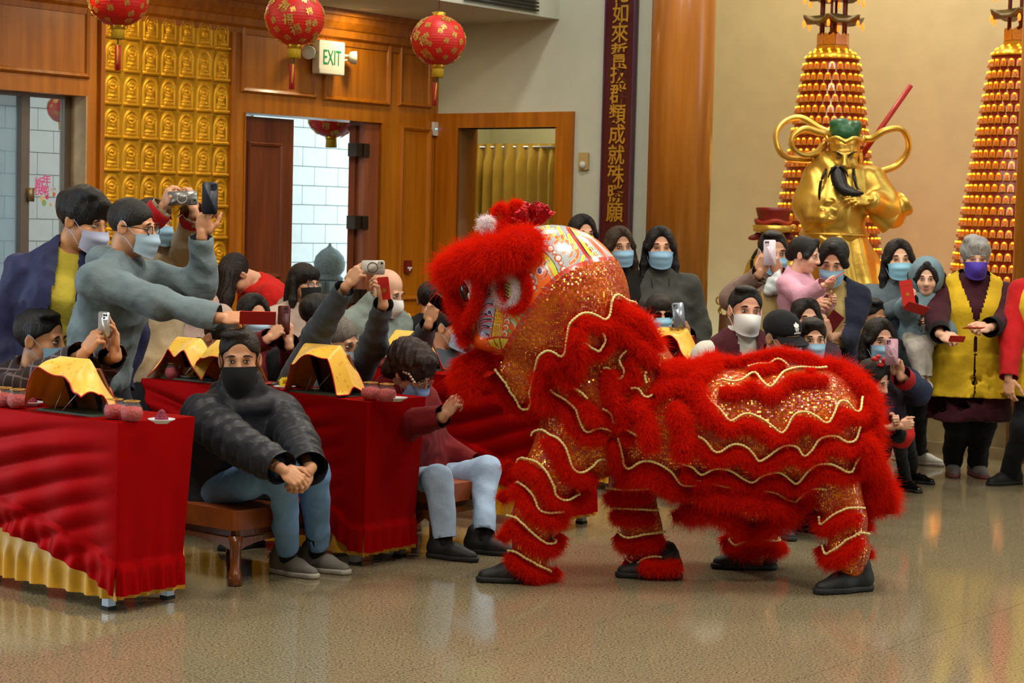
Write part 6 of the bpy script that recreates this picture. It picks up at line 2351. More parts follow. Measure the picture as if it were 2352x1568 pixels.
BLK_, WHT_, YG_, ORG_ = '#0e0c10', '#e8e6ea', '#d3d63c', '#f06a14'
fill(A_([(590, 110), (870, 110), (780, 300), (720, 520), (765, 780), (740, 1000), (660, 1380), (540, 1370), (455, 1300), (440, 1050), (560, 850), (560, 750), (500, 600), (640, 400), (590, 250)]), '#9a9cc0')
for f_ in ([(850, 150), (740, 160), (650, 220), (590, 300), (560, 390)], [(770, 290), (690, 320), (640, 400), (600, 480), (530, 500)], [(720, 510), (620, 530), (540, 600), (500, 700)],
           [(720, 590), (640, 600), (560, 660), (520, 760), (450, 830)], [(720, 770), (640, 760), (560, 820), (480, 920), (390, 900)], [(700, 960), (560, 950), (470, 1000), (450, 1080)],
           [(690, 1040), (560, 1050), (480, 1100), (470, 1200)], [(660, 1180), (580, 1160), (500, 1180), (470, 1290)], [(650, 1330), (580, 1290), (540, 1350)]):
    flame(A_(f_), 26)
for c_ in ((460, 830), (565, 385)):
    disc(A_([c_])[0], 30, BLK_)
    disc(A_([c_])[0], 12, '#e6e23a')
disc(A_([(660, 920)])[0], 46, '#e9e4ee')
disc(A_([(660, 920)])[0], 38, '#38207a')
# key band
fill(A_([(775, 780), (905, 880), (870, 1350), (690, 1350), (745, 1000)]), '#eab71f')
stroke(A_([(778, 780), (750, 1000), (690, 1345)]), 14, BLK_)
for k_ in ([(790, 900), (880, 910), (872, 1060), (785, 1050), (795, 960), (838, 965), (836, 1010)], [(765, 1100), (868, 1110), (858, 1230), (778, 1225), (785, 1160), (825, 1160), (820, 1195)], [(738, 1260), (848, 1260), (840, 1340), (760, 1340), (765, 1300), (800, 1300)]):
    stroke(A_(k_), 14, '#d4690c', smooth=False)
# scallops and cheek stripes
for i_, c_ in enumerate(((975, 985), (975, 1085), (955, 1190), (930, 1300))):
    disc(A_([c_])[0], 60, BLK_)
    disc(A_([c_])[0], 52, WHT_)
    disc(A_([(c_[0] - 8, c_[1] + 8)])[0], 38, ORG_)
for j_, f_ in enumerate(([(1020, 970), (1120, 1080), (1160, 1180)], [(1060, 1060), (1130, 1160), (1110, 1260)], [(1000, 1240), (1060, 1300), (1080, 1340)], [(1160, 1000), (1220, 1080), (1210, 1130)], [(1220, 960), (1290, 990), (1310, 930)])):
    stroke(A_(f_), 46, BLK_)
    stroke(A_(f_), 38, ['#c9d04a', '#dfe3e0', '#9fb04a', '#d3d63c', '#b8c0b4'][j_])
    stroke(A_(f_), 10, '#5c8a52')
# lower lip
fill(A_([(640, 1420), (820, 1385), (1010, 1395), (950, 1567), (820, 1580), (690, 1520)]), '#d9d23c')
stroke(A_([(840, 1390), (860, 1480), (880, 1580)]), 26, '#b02414')
stroke(A_([(735, 1400), (770, 1480), (830, 1560)]), 20, '#b02414')
stroke(A_([(620, 1400), (800, 1365), (1010, 1385)]), 24, '#b81c10')
# nose
fill(A_([(230, 960), (330, 930), (420, 1050), (430, 1290), (250, 1280)]), '#e2c52c')
stroke(A_([(330, 980), (360, 1100), (300, 1180), (250, 1150)]), 40, '#2a0f0a')
stroke(A_([(400, 1060), (415, 1180), (400, 1280)]), 30, '#b5341a')
disc(A_([(330, 1245)])[0], 34, BLK_)
# cheek disc
disc(A_([(1040, 500)])[0], 330, '#b8180c', rx=410)
disc(A_([(1010, 500)])[0], 250, ORG_, rx=320)
for f_ in ([(1290, 300), (1240, 420), (1250, 520)], [(1290, 470), (1230, 560)], [(1290, 600), (1200, 700), (1140, 740)], [(1180, 790), (1100, 830), (1050, 850)], [(1080, 170), (1200, 220), (1240, 300)]):
    flame(A_(f_), 20)
disc(A_([(965, 505)])[0], 135, ORG_, rx=210)
disc(A_([(1000, 495)])[0], 100, '#cfd845', rx=150)
for k_ in range(5):
    y0 = 380 + 62 * k_
    f_ = A_([(1020 - 8 * k_, y0 + 40), (960, y0), (915, y0 + 40), (860, y0 + 80)])
    stroke(f_, 26, WHT_, taper=True, sh=(0, 14))
    stroke(f_, 22, BLK_, taper=True)
# crown
fill(B_([(-40, 330), (150, 240), (700, 200), (1000, 300), (1700, 900), (900, 1050), (660, 1260), (600, 1080), (420, 820), (200, 690), (-40, 640)]), '#a9afb4')
fill(B_([(-60, 700), (210, 700), (330, 750), (430, 860), (520, 1010), (600, 1290), (300, 1600), (0, 1600), (120, 1200), (90, 1000)]), ORG_)
fill(B_([(130, 1120), (200, 1130), (260, 1250), (280, 1450), (240, 1500), (200, 1300), (110, 1180)]), '#aab0b6')
for c_, r_ in (((165, 1180), 45), ((195, 1290), 40), ((215, 1410), 55), ((100, 1080), 34)):
    disc(B_([c_])[0], r_ + 8, BLK_)
    disc(B_([c_])[0], r_, '#e0521c')
    disc(B_([(c_[0] - 8, c_[1] + 8)])[0], r_ * 0.6, WHT_)
cres = B_([(205, 680), (330, 735), (450, 830), (560, 960), (620, 1080), (675, 1240), (600, 1295), (560, 1180), (500, 1050), (410, 950), (370, 870), (300, 800), (200, 745)])
fill(cres, YG_)
stroke(B_([(205, 680), (330, 735), (450, 830), (560, 960), (620, 1080), (675, 1240)]), 14, BLK_)
for k_ in range(11):
    t = k_ / 10
    q = spline(B_([(230, 730), (330, 790), (400, 880), (440, 960)]), 11)[k_]
    stroke([q, q + np.array([-3, 2.5])], 9, '#6a5a14', smooth=False)
for f_ in ([(230, 770), (260, 880), (225, 1010), (170, 1060)], [(150, 800), (140, 900), (60, 980)], [(320, 830), (340, 950), (270, 1060)], [(480, 930), (400, 990), (430, 1080), (520, 1200), (560, 1300)], [(380, 1040), (440, 1100), (420, 1200), (330, 1280)], [(590, 1240), (540, 1320), (390, 1380)], [(520, 1330), (430, 1400), (320, 1440)]):
    stroke(B_(f_), 58, WHT_, taper=True, sh=(-14, 8))
    stroke(B_(f_), 40, '#e8501a', taper=True, sh=(-22, 12))
    stroke(B_(f_), 28, BLK_, taper=True)
stroke(B_([(470, 950), (430, 1000), (480, 1120), (560, 1250)]), 50, '#b9cf9a', taper=True)
disc(B_([(315, 1110)])[0], 60, WHT_, rx=72)
disc(B_([(312, 1110)])[0], 42, '#3a1f80', rx=58)
for f_ in ([(360, 340), (420, 420), (410, 500), (330, 560)], [(540, 360), (575, 470), (640, 540), (590, 610)], [(720, 430), (765, 540), (830, 630), (820, 720), (730, 790)], [(910, 570), (960, 700), (1000, 800), (960, 900), (860, 985)], [(1100, 850), (1070, 950), (1010, 1010)], [(640, 330), (700, 440), (720, 560), (700, 640)], [(840, 470), (880, 600), (900, 740), (870, 840)], [(450, 300), (480, 400), (500, 480), (470, 540)]):
    q = B_(f_)
    stroke(q, 88, BLK_)
    stroke(q, 76, WHT_)
    stroke(q, 58, ORG_)
    stroke(q[:2], 56, YG_, smooth=False)
    disc(q[-2], 15, '#ffd040')
for c_, r_ in (((320, 605), 42), ((410, 640), 34), ((500, 710), 60), ((575, 790), 38), ((640, 885), 62), ((690, 980), 40), ((740, 1090), 62)):
    disc(B_([c_])[0], r_ + 7, '#5a2818')
    disc(B_([c_])[0], r_, '#e0602c')
    disc(B_([(c_[0] + 6, c_[1] - 6)])[0], r_ * 0.68, '#f2efec')
    stroke(B_([(c_[0] - 10, c_[1] + 10), (c_[0] + 14, c_[1] + 12), (c_[0] + 14, c_[1] - 14)]), 10, '#d0542a')
for w_, c_, o_ in ((150, '#c01d12', 0), (96, '#d9a02a', -10), (70, '#c02414', 14), (44, YG_, -34), (22, BLK_, 34)):
    stroke(B_([(860, 330), (960, 470), (1080, 640), (1190, 800), (1290, 900), (1400, 930)]), w_, c_, sh=(0, o_))
for k_ in range(6):
    x0, y0 = 940 + 80 * k_, 400 + 95 * k_
    stroke(B_([(x0, y0), (x0 + 50, y0 - 26), (x0 + 110, y0 + 60)]), 26, WHT_)
    stroke(B_([(x0, y0 + 22), (x0 + 55, y0 + 6), (x0 + 120, y0 + 84)]), 24, '#b8c83c')
    stroke(B_([(x0 + 5, y0 + 10), (x0 + 55, y0 - 8), (x0 + 118, y0 + 74)]), 8, BLK_)
stroke(B_([(900, 310), (1200, 540), (1420, 760), (1600, 950)]), 64, '#d8623a')
stroke(B_([(960, 322), (1130, 400), (1260, 490)]), 44, YG_)
stroke([(x - 5, y - 3) for x, y in SEAM], 9.5 * 7.84, '#c63018')
sp_ = spline(SEAM, 34)
for k_ in range(1, 33):
    t_ = sp_[k_ + 1] - sp_[k_ - 1]
    n_ = np.array([t_[1], -t_[0]])
    n_ /= np.linalg.norm(n_)
    stroke([sp_[k_], sp_[k_] + n_ * 9], 18, '#7c8086' if k_ % 2 else '#e0742c', smooth=False)
PAINT = bpy.data.materials.new('glossy_painted_head')
nt, N, L, b = nodes_of(PAINT)
at = N.new('ShaderNodeVertexColor')
at.layer_name = 'paint'
L.new(at.outputs[0], b.inputs['Base Color'])
b.inputs['Roughness'].default_value = 0.28
b.inputs['Coat Weight'].default_value = 0.4
b.inputs['Coat Roughness'].default_value = 0.1
ho = part('painted_head', (HVv, HFf), PAINT, lion)
ca = ho.data.color_attributes.new('paint', 'FLOAT_COLOR', 'POINT')
ca.data.foreach_set('color', np.concatenate([colr, np.ones((len(colr), 1))], 1).astype(np.float32).reshape(-1))


# ---- helpers that carry the traced trims onto the real surfaces
def cast(px, py, bvh):
    d = ray(px, py)
    d = d / np.linalg.norm(d)
    h = bvh.ray_cast(Vector(CAMP), Vector(d))
    if h[0] is None:
        return None, None, None
    loc, nrm = np.array(h[0]), np.array(h[1])
    far, o = loc, loc
    for _ in range(6):
        h2 = bvh.ray_cast(Vector(o + d * 0.01), Vector(d))
        if h2[0] is None:
            break
        o = np.array(h2[0])
        far = o
    return loc, nrm if nrm @ d < 0 else -nrm, far


def resample(poly, step=6.0):
    p = np.array(poly, float)
    if len(p) > 2:
        p = spline(p, 8 * len(p))
    d = np.concatenate([[0], np.cumsum(np.linalg.norm(np.diff(p, axis=0), axis=1))])
    n = max(4, int(d[-1] / step))
    q = np.linspace(0, d[-1], n)
    return np.stack([np.interp(q, d, p[:, i]) for i in range(2)], 1)


def lay(poly, bvh, out=0.0, zdef=LZ):
    """polyline (image px) -> points lying on the solid, pushed out by `out`; where it overhangs the silhouette it keeps the nearest depth"""
    p = resample(poly)
    hits = [cast(x, y, bvh) for x, y in p]
    idx = [i for i, h in enumerate(hits) if h[0] is not None]
    pts, back = [], []
    for i, (x, y) in enumerate(p):
        h = hits[i]
        if h[0] is not None:
            pts.append(h[0] + h[1] * out)
            back.append(h[2] + np.array([0, out, 0]))
        else:
            if idx:
                j = min(idx, key=lambda k: abs(k - i))
                Z = hits[j][0][1] + 0.06
                Zb = hits[j][2][1] - 0.06
            else:
                Z, Zb = zdef, zdef + 0.15
            pts.append(P(x, y, Z))
            back.append(P(x, y, max(Zb, Z + 0.02)))
    pts, back = np.array(pts), np.array(back)
    for a in (pts, back):                                  # smooth depth jumps
        for _ in range(3):
            a[1:-1, 1] = (a[:-2, 1] + 2 * a[1:-1, 1] + a[2:, 1]) / 4
    return pts, back


def shift(poly, d):
    p = resample(poly, 8)
    t = np.gradient(p, axis=0)
    n = np.stack([-t[:, 1], t[:, 0]], 1)
    n /= np.linalg.norm(n, axis=1, keepdims=True) + 1e-9
    for _ in range(4):
        n[1:-1] = (n[:-2] + n[1:-1] + n[2:]) / 3
    return p + n * d


def hem(poly, bvh, d=27, r=0.028, ln=0.042, cord=True, back=True, dens=7000, cut=None):
    f, bk = lay(shift(poly, d), bvh, 0.018)
    fur('fur_trim', f, r, ln, dens)
    if back:
        fur('fur_trim', bk[::3] if len(bk) > 12 else bk, r, ln, dens * 0.15, rad=0.002)
    if cord:
        c, _ = lay(shift(poly, 1), bvh, 0.032)
        n = len(c)
        q = spline(c, max(8, n * 3))
        part('gold_cord', tube(q, 0.0056 * (1 + 0.28 * np.sin(np.arange(len(q)) * 1.9)), 6), CORD, lion)


HEMS = {
    'A': [(1151, 846), (1176, 884), (1194, 914), (1202, 926), (1217, 914), (1228, 870), (1234, 826), (1239, 808), (1251, 798), (1263, 795), (1278, 802), (1288, 808), (1296, 800), (1299, 775), (1303, 744), (1314, 729), (1330, 717), (1349, 716), (1368, 725), (1380, 732), (1389, 721), (1393, 694), (1400, 679), (1410, 677), (1429, 689), (1444, 694), (1447, 700)],
    'B': [(1270, 888), (1281, 898), (1308, 914), (1328, 935), (1333, 953), (1343, 979), (1352, 987), (1369, 978), (1384, 979), (1399, 985)],
    'C': [(1333, 782), (1345, 784), (1358, 792), (1370, 796), (1378, 786), (1380, 775), (1374, 763)],
    'D': [(1320, 888), (1335, 897), (1351, 911)],
    'E': [(1380, 844), (1391, 844), (1405, 855), (1414, 867), (1420, 870), (1430, 863), (1433, 851), (1427, 840), (1421, 823), (1424, 811), (1435, 801)],
    'F': [(1481, 855), (1478, 865), (1483, 880)],
    'F2': [(1514, 849), (1529, 849), (1539, 859)],
    'G': [(1449, 890), (1464, 890), (1474, 903), (1483, 912), (1495, 905)],
    'H': [(1380, 934), (1399, 947), (1406, 972), (1413, 956)],
    'I': [(1440, 978), (1469, 998)],
    'T': [(1717, 840), (1740, 834), (1768, 833), (1776, 826), (1790, 823), (1801, 829), (1811, 838)],
    'T2': [(1850, 842), (1873, 842)],
    'N1': [(1655, 880), (1679, 884), (1700, 882), (1730, 866), (1750, 885), (1768, 897), (1786, 878), (1801, 864), (1837, 856), (1875, 858), (1895, 856)],
    'N2': [(1615, 905), (1633, 927), (1653, 943), (1674, 967), (1689, 962), (1704, 954), (1722, 953), (1750, 964), (1773, 979), (1792, 992), (1805, 981), (1819, 958), (1837, 949), (1857, 949), (1875, 958), (1894, 972), (1905, 962), (1918, 931), (1929, 925), (1942, 932), (1952, 945), (1963, 946), (1967, 918)],
    'N3': [(1602, 999), (1620, 1009), (1638, 1029), (1653, 1031), (1669, 1021), (1689, 1014), (1715, 1022), (1733, 1040), (1745, 1050), (1791, 1022), (1817, 1018), (1835, 1025), (1848, 1041), (1864, 1030), (1883, 1004), (1915, 1000), (1935, 1012), (1953, 1008), (1963, 980)],
    'N4': [(1567, 1056), (1590, 1063), (1610, 1078), (1638, 1067), (1664, 1067), (1684, 1074), (1706, 1088), (1727, 1096), (1750, 1081), (1781, 1074), (1799, 1079), (1817, 1091), (1834, 1098), (1860, 1070), (1880, 1058), (1910, 1060), (1942, 1076), (1955, 1054), (1966, 1038)],
    'N5': [(1600, 1090), (1633, 1098), (1656, 1105), (1700, 1112), (1761, 1117), (1786, 1124), (1814, 1143), (1835, 1131), (1855, 1115), (1872, 1109), (1899, 1113), (1921, 1132), (1937, 1143), (1950, 1135), (1956, 1111), (1965, 1105)],
    'M0': [(1419, 1000), (1431, 1026), (1438, 1055), (1452, 1064), (1475, 1051), (1499, 1050), (1523, 1060), (1544, 1075), (1564, 1098), (1587, 1103), (1600, 1102)],
}
for k_, h_ in HEMS.items():
    small = k_ in 'CDFGHI' or k_ in ('F2', 'T2')
    hem(h_, BVH_B, d=20 if small else 23, r=0.019 if small else 0.024, ln=0.021 if small else 0.025, back=not small)
# ---- legs
LEGS = [
    ([(1330, 985, LZ + 0.0, 0.185), (1268, 1085, LZ - 0.05, 0.125), (1226, 1190, LZ - 0.06, 0.098), (1216, 1292, LZ - 0.05, 0.08)],
     [[(1233, 1006), (1238, 996), (1256, 990), (1272, 1000), (1287, 1006), (1302, 1026), (1308, 1053), (1314, 1073), (1328, 1077), (1349, 1064), (1366, 1047), (1390, 1041)],
      [(1185, 1062), (1192, 1051), (1205, 1056), (1220, 1058), (1240, 1064), (1258, 1082), (1271, 1108), (1275, 1132), (1291, 1140), (1311, 1129), (1345, 1108)],
      [(1183, 1108), (1199, 1107), (1220, 1120), (1233, 1143), (1238, 1166), (1252, 1173), (1284, 1167)],
      [(1178, 1184), (1196, 1189), (1220, 1211), (1243, 1237), (1256, 1243), (1267, 1232), (1271, 1221)],
      [(1168, 1268), (1190, 1262), (1211, 1276), (1237, 1296), (1258, 1311), (1262, 1302)]]),
    ([(1460, 1000, LZ + 0.12, 0.16), (1450, 1110, LZ + 0.16, 0.1), (1472, 1210, LZ + 0.18, 0.092), (1502, 1296, LZ + 0.2, 0.08)],
     [[(1405, 1116), (1440, 1117), (1488, 1114)], [(1410, 1160), (1431, 1160), (1472, 1166), (1500, 1170)], [(1432, 1215), (1446, 1227), (1481, 1221), (1515, 1218)], [(1450, 1272), (1468, 1287), (1480, 1276), (1500, 1273), (1530, 1280)]]),
    ([(1760, 1080, LZ + 0.42, 0.15), (1740, 1190, LZ + 0.45, 0.1), (1735, 1262, LZ + 0.46, 0.095), (1738, 1280, LZ + 0.46, 0.07)],
     [[(1684, 1222), (1698, 1252), (1718, 1241), (1742, 1231), (1776, 1239), (1790, 1232)]]),
    ([(1900, 1085, LZ - 0.02, 0.15), (1942, 1190, LZ - 0.07, 0.092), (1950, 1262, LZ - 0.08, 0.088), (1952, 1296, LZ - 0.08, 0.07)],
     [[(1893, 1178), (1898, 1197), (1920, 1176), (1945, 1165), (1975, 1168)], [(1904, 1251), (1910, 1268), (1932, 1254), (1948, 1235), (1969, 1219), (1985, 1226)]]),
]
for pts, hs_ in LEGS:
    pr = [cone(P(a[0], a[1], a[2]), a[3], P(c[0], c[1], c[2]), c[3]) for a, c in zip(pts, pts[1:])]
    v, f = sdf_mesh(pr, 0.011, 0.03, lambda X, Y, Z: 0.004 * nz3(X, Y, Z, 24, 6))
    part('sequin_trouser_leg', (v, f), SEQ, lion)
    bv_ = BVHTree.FromPolygons(v.tolist(), f.tolist())
    for h_ in hs_:
        hem(h_, bv_, d=23, r=0.025, ln=0.027)
# ---- free fur boas
FREE = [
    ([(1245, 838), (1252, 890), (1275, 940)], 0.034, 0.045), ([(1285, 835), (1298, 870), (1330, 880)], 0.03, 0.04), ([(1318, 750), (1324, 810), (1318, 860)], 0.034, 0.042),
    ([(1405, 715), (1450, 735), (1485, 775), (1502, 815)], 0.042, 0.05), ([(1398, 745), (1430, 775), (1470, 805), (1500, 840)], 0.034, 0.042), ([(1400, 850), (1398, 900), (1428, 940), (1438, 985)], 0.034, 0.042),
    ([(1340, 920), (1360, 950), (1375, 975)], 0.028, 0.04), ([(1450, 920), (1480, 950), (1490, 1000), (1500, 1030)], 0.038, 0.045), ([(1500, 910), (1520, 890), (1545, 880)], 0.034, 0.045),
    ([(1505, 855), (1545, 852), (1590, 858), (1630, 852)], 0.036, 0.05), ([(1550, 905), (1590, 885), (1630, 850), (1650, 835)], 0.040, 0.055), ([(1535, 930), (1560, 960), (1572, 1010), (1560, 1050)], 0.042, 0.048),
    ([(1595, 890), (1612, 930), (1640, 975)], 0.036, 0.045), ([(1690, 832), (1740, 822), (1790, 812), (1850, 822), (1890, 838)], 0.022, 0.042), ([(1670, 846), (1688, 838)], 0.025, 0.035),
    ([(1885, 838), (1930, 848), (1962, 880), (1985, 935), (1992, 985)], 0.044, 0.055), ([(1940, 865), (1985, 925), (2005, 985), (2008, 1020)], 0.040, 0.055), ([(1965, 1000), (1995, 1060), (2015, 1110), (2040, 1150), (2046, 1178)], 0.044, 0.055),
    ([(1968, 1030), (1990, 1090), (2010, 1140)], 0.036, 0.05), ([(1965, 1110), (1992, 1128), (2010, 1160)], 0.032, 0.045), ([(1600, 1128), (1660, 1138), (1720, 1146), (1790, 1158), (1830, 1160)], 0.036, 0.045),
    ([(1545, 1188), (1610, 1168), (1670, 1180), (1720, 1210), (1775, 1195), (1825, 1165)], 0.034, 0.045), ([(1430, 1090), (1480, 1082), (1530, 1100), (1560, 1130)], 0.034, 0.042),
    ([(1905, 1272), (1940, 1284), (1975, 1272), (1992, 1262), (1996, 1282)], 0.026, 0.034), ([(1470, 1296), (1500, 1304), (1540, 1302), (1565, 1296)], 0.026, 0.036), ([(1905, 1195), (1912, 1220)], 0.03, 0.04), ([(1965, 1150), (1985, 1190), (1992, 1220)], 0.03, 0.042),
    ([(1150, 1240), (1160, 1225), (1172, 1215)], 0.028, 0.036), ([(1148, 1150), (1165, 1128)], 0.026, 0.036), ([(1160, 1080), (1178, 1062)], 0.026, 0.036),
]
for p_, r_, l_ in FREE:
    a_, bk_ = lay(p_, BVH_B, 0.03, zdef=LZ + 0.05)
    fur('fur_trim', a_, r_ * 0.92, l_ * 0.72, 7500)
# ---- face fur, eyes, bow
def mirror(a):
    a = np.array(a)
    a[:, 1] = 2 * LZ - a[:, 1]
    return a


def face_fur(p_, r_, l_, off=0.03, white=False, dens=4500, mir=True, Zs=None, closed=False):
    if Zs is not None:
        q = resample(p_)
        zz = np.interp(np.linspace(0, 1, len(q)), np.linspace(0, 1, len(Zs)), Zs)
        a_ = np.array([P(x, y, z) for (x, y), z in zip(q, zz)])
    else:
        a_, _ = lay(p_, BVH_H, off)
    fur('face_fur', a_, r_, l_ * 0.8, dens * 1.7, white=white, closed=closed)
    if mir:
        fur('face_fur', mirror(a_), r_, l_, dens * 0.3, white=white, rad=0.002, closed=closed)


face_fur([(1228, 548), (1185, 568), (1135, 583), (1085, 598), (1045, 618), (1025, 640)], 0.072, 0.055, Zs=[LZ - 0.2, LZ - 0.3, LZ - 0.3, LZ - 0.24, LZ - 0.14, LZ - 0.04], dens=9000)
face_fur([(1190, 520), (1150, 540), (1100, 570)], 0.05, 0.05, Zs=[LZ - 0.12, LZ - 0.15, LZ - 0.14], dens=6000)
face_fur([(1030, 660), (1042, 700), (1058, 735), (1066, 760)], 0.024, 0.03, Zs=[LZ - 0.1, LZ - 0.12, LZ - 0.14, LZ - 0.15])
face_fur([(1100, 632), (1096, 680), (1084, 715), (1066, 742)], 0.02, 0.026, Zs=[LZ - 0.24, LZ - 0.25, LZ - 0.22, LZ - 0.17])
face_fur([(1066, 735), (1060, 765), (1075, 790)], 0.03, 0.032, Zs=[LZ - 0.12, LZ - 0.1, LZ - 0.12])
face_fur([(1070, 812), (1082, 835), (1100, 862)], 0.095, 0.05, Zs=[LZ, LZ, LZ], mir=False, dens=16000)
face_fur([(1050, 850), (1075, 880), (1105, 895)], 0.05, 0.045, Zs=[LZ - 0.05, LZ - 0.05, LZ - 0.05], dens=7000)
ang = np.linspace(0, 2 * math.pi, 25)
face_fur([(1181 + 33 * math.cos(t), 664 + 47 * math.sin(t)) for t in ang], 0.014, 0.02, 0.012, closed=True)
face_fur([(1165 + 25 * math.cos(t), 666 + 36 * math.sin(t)) for t in ang], 0.011, 0.018, 0.012, white=True, dens=6500, closed=True)
# ears, white puff
for (cx, cy, rx, ry, z) in ((1150, 492, 11, 18, LZ - 0.12), (1186, 486, 13, 20, LZ - 0.16)):
    face_fur([(cx + rx * math.cos(t), cy + ry * math.sin(t)) for t in np.linspace(2.4, 7.4, 16)], 0.014, 0.024, Zs=[z, z], mir=True)
    ep = sdf_mesh([ell(P(cx, cy + 2, z), (0.02, 0.012, 0.035))], 0.005, 0.01)
    part('ear_shell', ep, mat('ear_gold_paint', '#d98a1c', rough=0.3), lion)
face_fur([(1118 + 9 * math.cos(t), 514 + 10 * math.sin(t)) for t in ang], 0.016, 0.024, Zs=[LZ - 0.2, LZ - 0.2], white=True, mir=True, closed=True)
for sg in (1, -1):
    for nm, c_, r_, m_ in (('eyeball', (1083, 664), (0.042, 0.05, 0.064), mat('lion_eye_white', '#d8d4d6', rough=0.15, var=0)), ('pupil', (1071, 668), (0.034, 0.052, 0.052), mat('lion_pupil', '#2a0c0c', rough=0.1, var=0)), ('eye_glint', (1078, 678), (0.01, 0.058, 0.032), mat('lion_eye_white', '#d8d4d6'))):
        c_ = P(c_[0], c_[1], LZ - 0.19)
        c_[1] = LZ + sg * (c_[1] - LZ)
        part(nm, sdf_mesh([ell(c_, r_, roty(0.25))], 0.0055, 0.01), m_, lion)
BOWM = mat('red_foil_ribbon', '#a80d18', rough=0.22, metal=0.6, var=0.1, bump=0.5, bscale=35)
bc_ = P(1218, 492, LZ - 0.1)
for i_, (a0, a1, w0, w1) in enumerate((((1216, 482), (1192, 508), 0.02, 0.06), ((1218, 480), (1240, 506), 0.03, 0.07), ((1219, 478), (1258, 502), 0.03, 0.055), ((1214, 478), (1188, 492), 0.02, 0.05))):
    p0_, p1_ = P(a0[0], a0[1], LZ - 0.12), P(a1[0], a1[1], LZ - 0.17 + 0.05 * (i_ % 2))
    m_ = (p0_ + p1_) / 2 + np.array([0, -0.03, 0.02])
    q_ = spline([p0_, m_, p1_], 12)
    part('ribbon_loop', tube(q_, np.linspace(w0, w1, 12) * (1 + 0.12 * np.sin(np.arange(12) * 1.7 + i_)), 12, flat=(0.75, 0.3), ref=(0, 1, 0)), BOWM, lion, smooth=False)
part('ribbon_knot', sdf_mesh([ell(P(1217, 478, LZ - 0.12), (0.022, 0.02, 0.02))], 0.006, 0.01), BOWM, lion)
# ---- dancers' shoes
for (px_, py_, d_, sc_) in ((1198, 1336, (-1, -0.12, 0), 1.12), (1514, 1327, (-1, 0.0, 0), 1.1), (1732, 1306, (-1, -0.05, 0), 1.12), (1956, 1357, (-0.86, -0.5, 0), 1.14)):
    o_ = FL(px_, py_)
    d_ = unit(d_)
    A = np.stack([np.cross(d_, UP), d_, UP], 1)
    so = place('shoe', SHOE_ME, lion, A, o_, sc_)
    link('sole', SOLE_ME, so)
    part('sock', sdf_mesh([cone(o_ - d_ * 0.04 + UP * 0.07, 0.042, o_ - d_ * 0.035 + UP * 0.13, 0.045)], 0.01, 0.01), mat('black_sock', '#131316', rough=0.9), lion)
# ------------------------------------------------------------------ lanterns
LRED = mat('lantern_silk', '#c2180f', rough=0.45, var=0.06, vscale=20)
FOIL = mat('gold_foil_print', '#d9b45a', rough=0.35, metal=0.65, var=0)
CAPG = mat('lantern_gold_cap', '#d6a93c', rough=0.28, metal=0.85, var=0.05)
FRG = mat('yellow_fringe', '#c9a21c', rough=0.7, var=0.2, vscale=90, stretch=(6, 6, 0.3))
GLY = {}


def glyph(ch, ext=0.0008, bold=0.012):
    if ch not in GLY:
        o = text_mesh('glyph', ch, 1.0, FOIL, None, (0, 0, 0), np.eye(3), ext=ext / 0.05, bold=bold)
        me = o.data
        bpy.data.objects.remove(o)
        n = len(me.vertices)
        v = np.zeros(n * 3, np.float32)
        me.vertices.foreach_get('co', v)
        v = v.reshape(-1, 3)
        v[:, 1] -= (v[:, 1].max() + v[:, 1].min()) / 2
        v[:, 0] -= (v[:, 0].max() + v[:, 0].min()) / 2
        me.vertices.foreach_set('co', v.reshape(-1))
        me.update()
        GLY[ch] = me
    return GLY[ch]


def put_glyph(name, ch, parent, pos, A, size, m=None):
    o = link(name, glyph(ch), parent)
    q = np.asarray(pos, float) - base_of(parent)
    A = np.asarray(A, float) * size
    o.matrix_local = Matrix(((*A[0], q[0]), (*A[1], q[1]), (*A[2], q[2]), (0, 0, 0, 1)))
    if m is not None:
        o.material_slots[0].link = 'OBJECT'
        o.material_slots[0].material = m
    return o


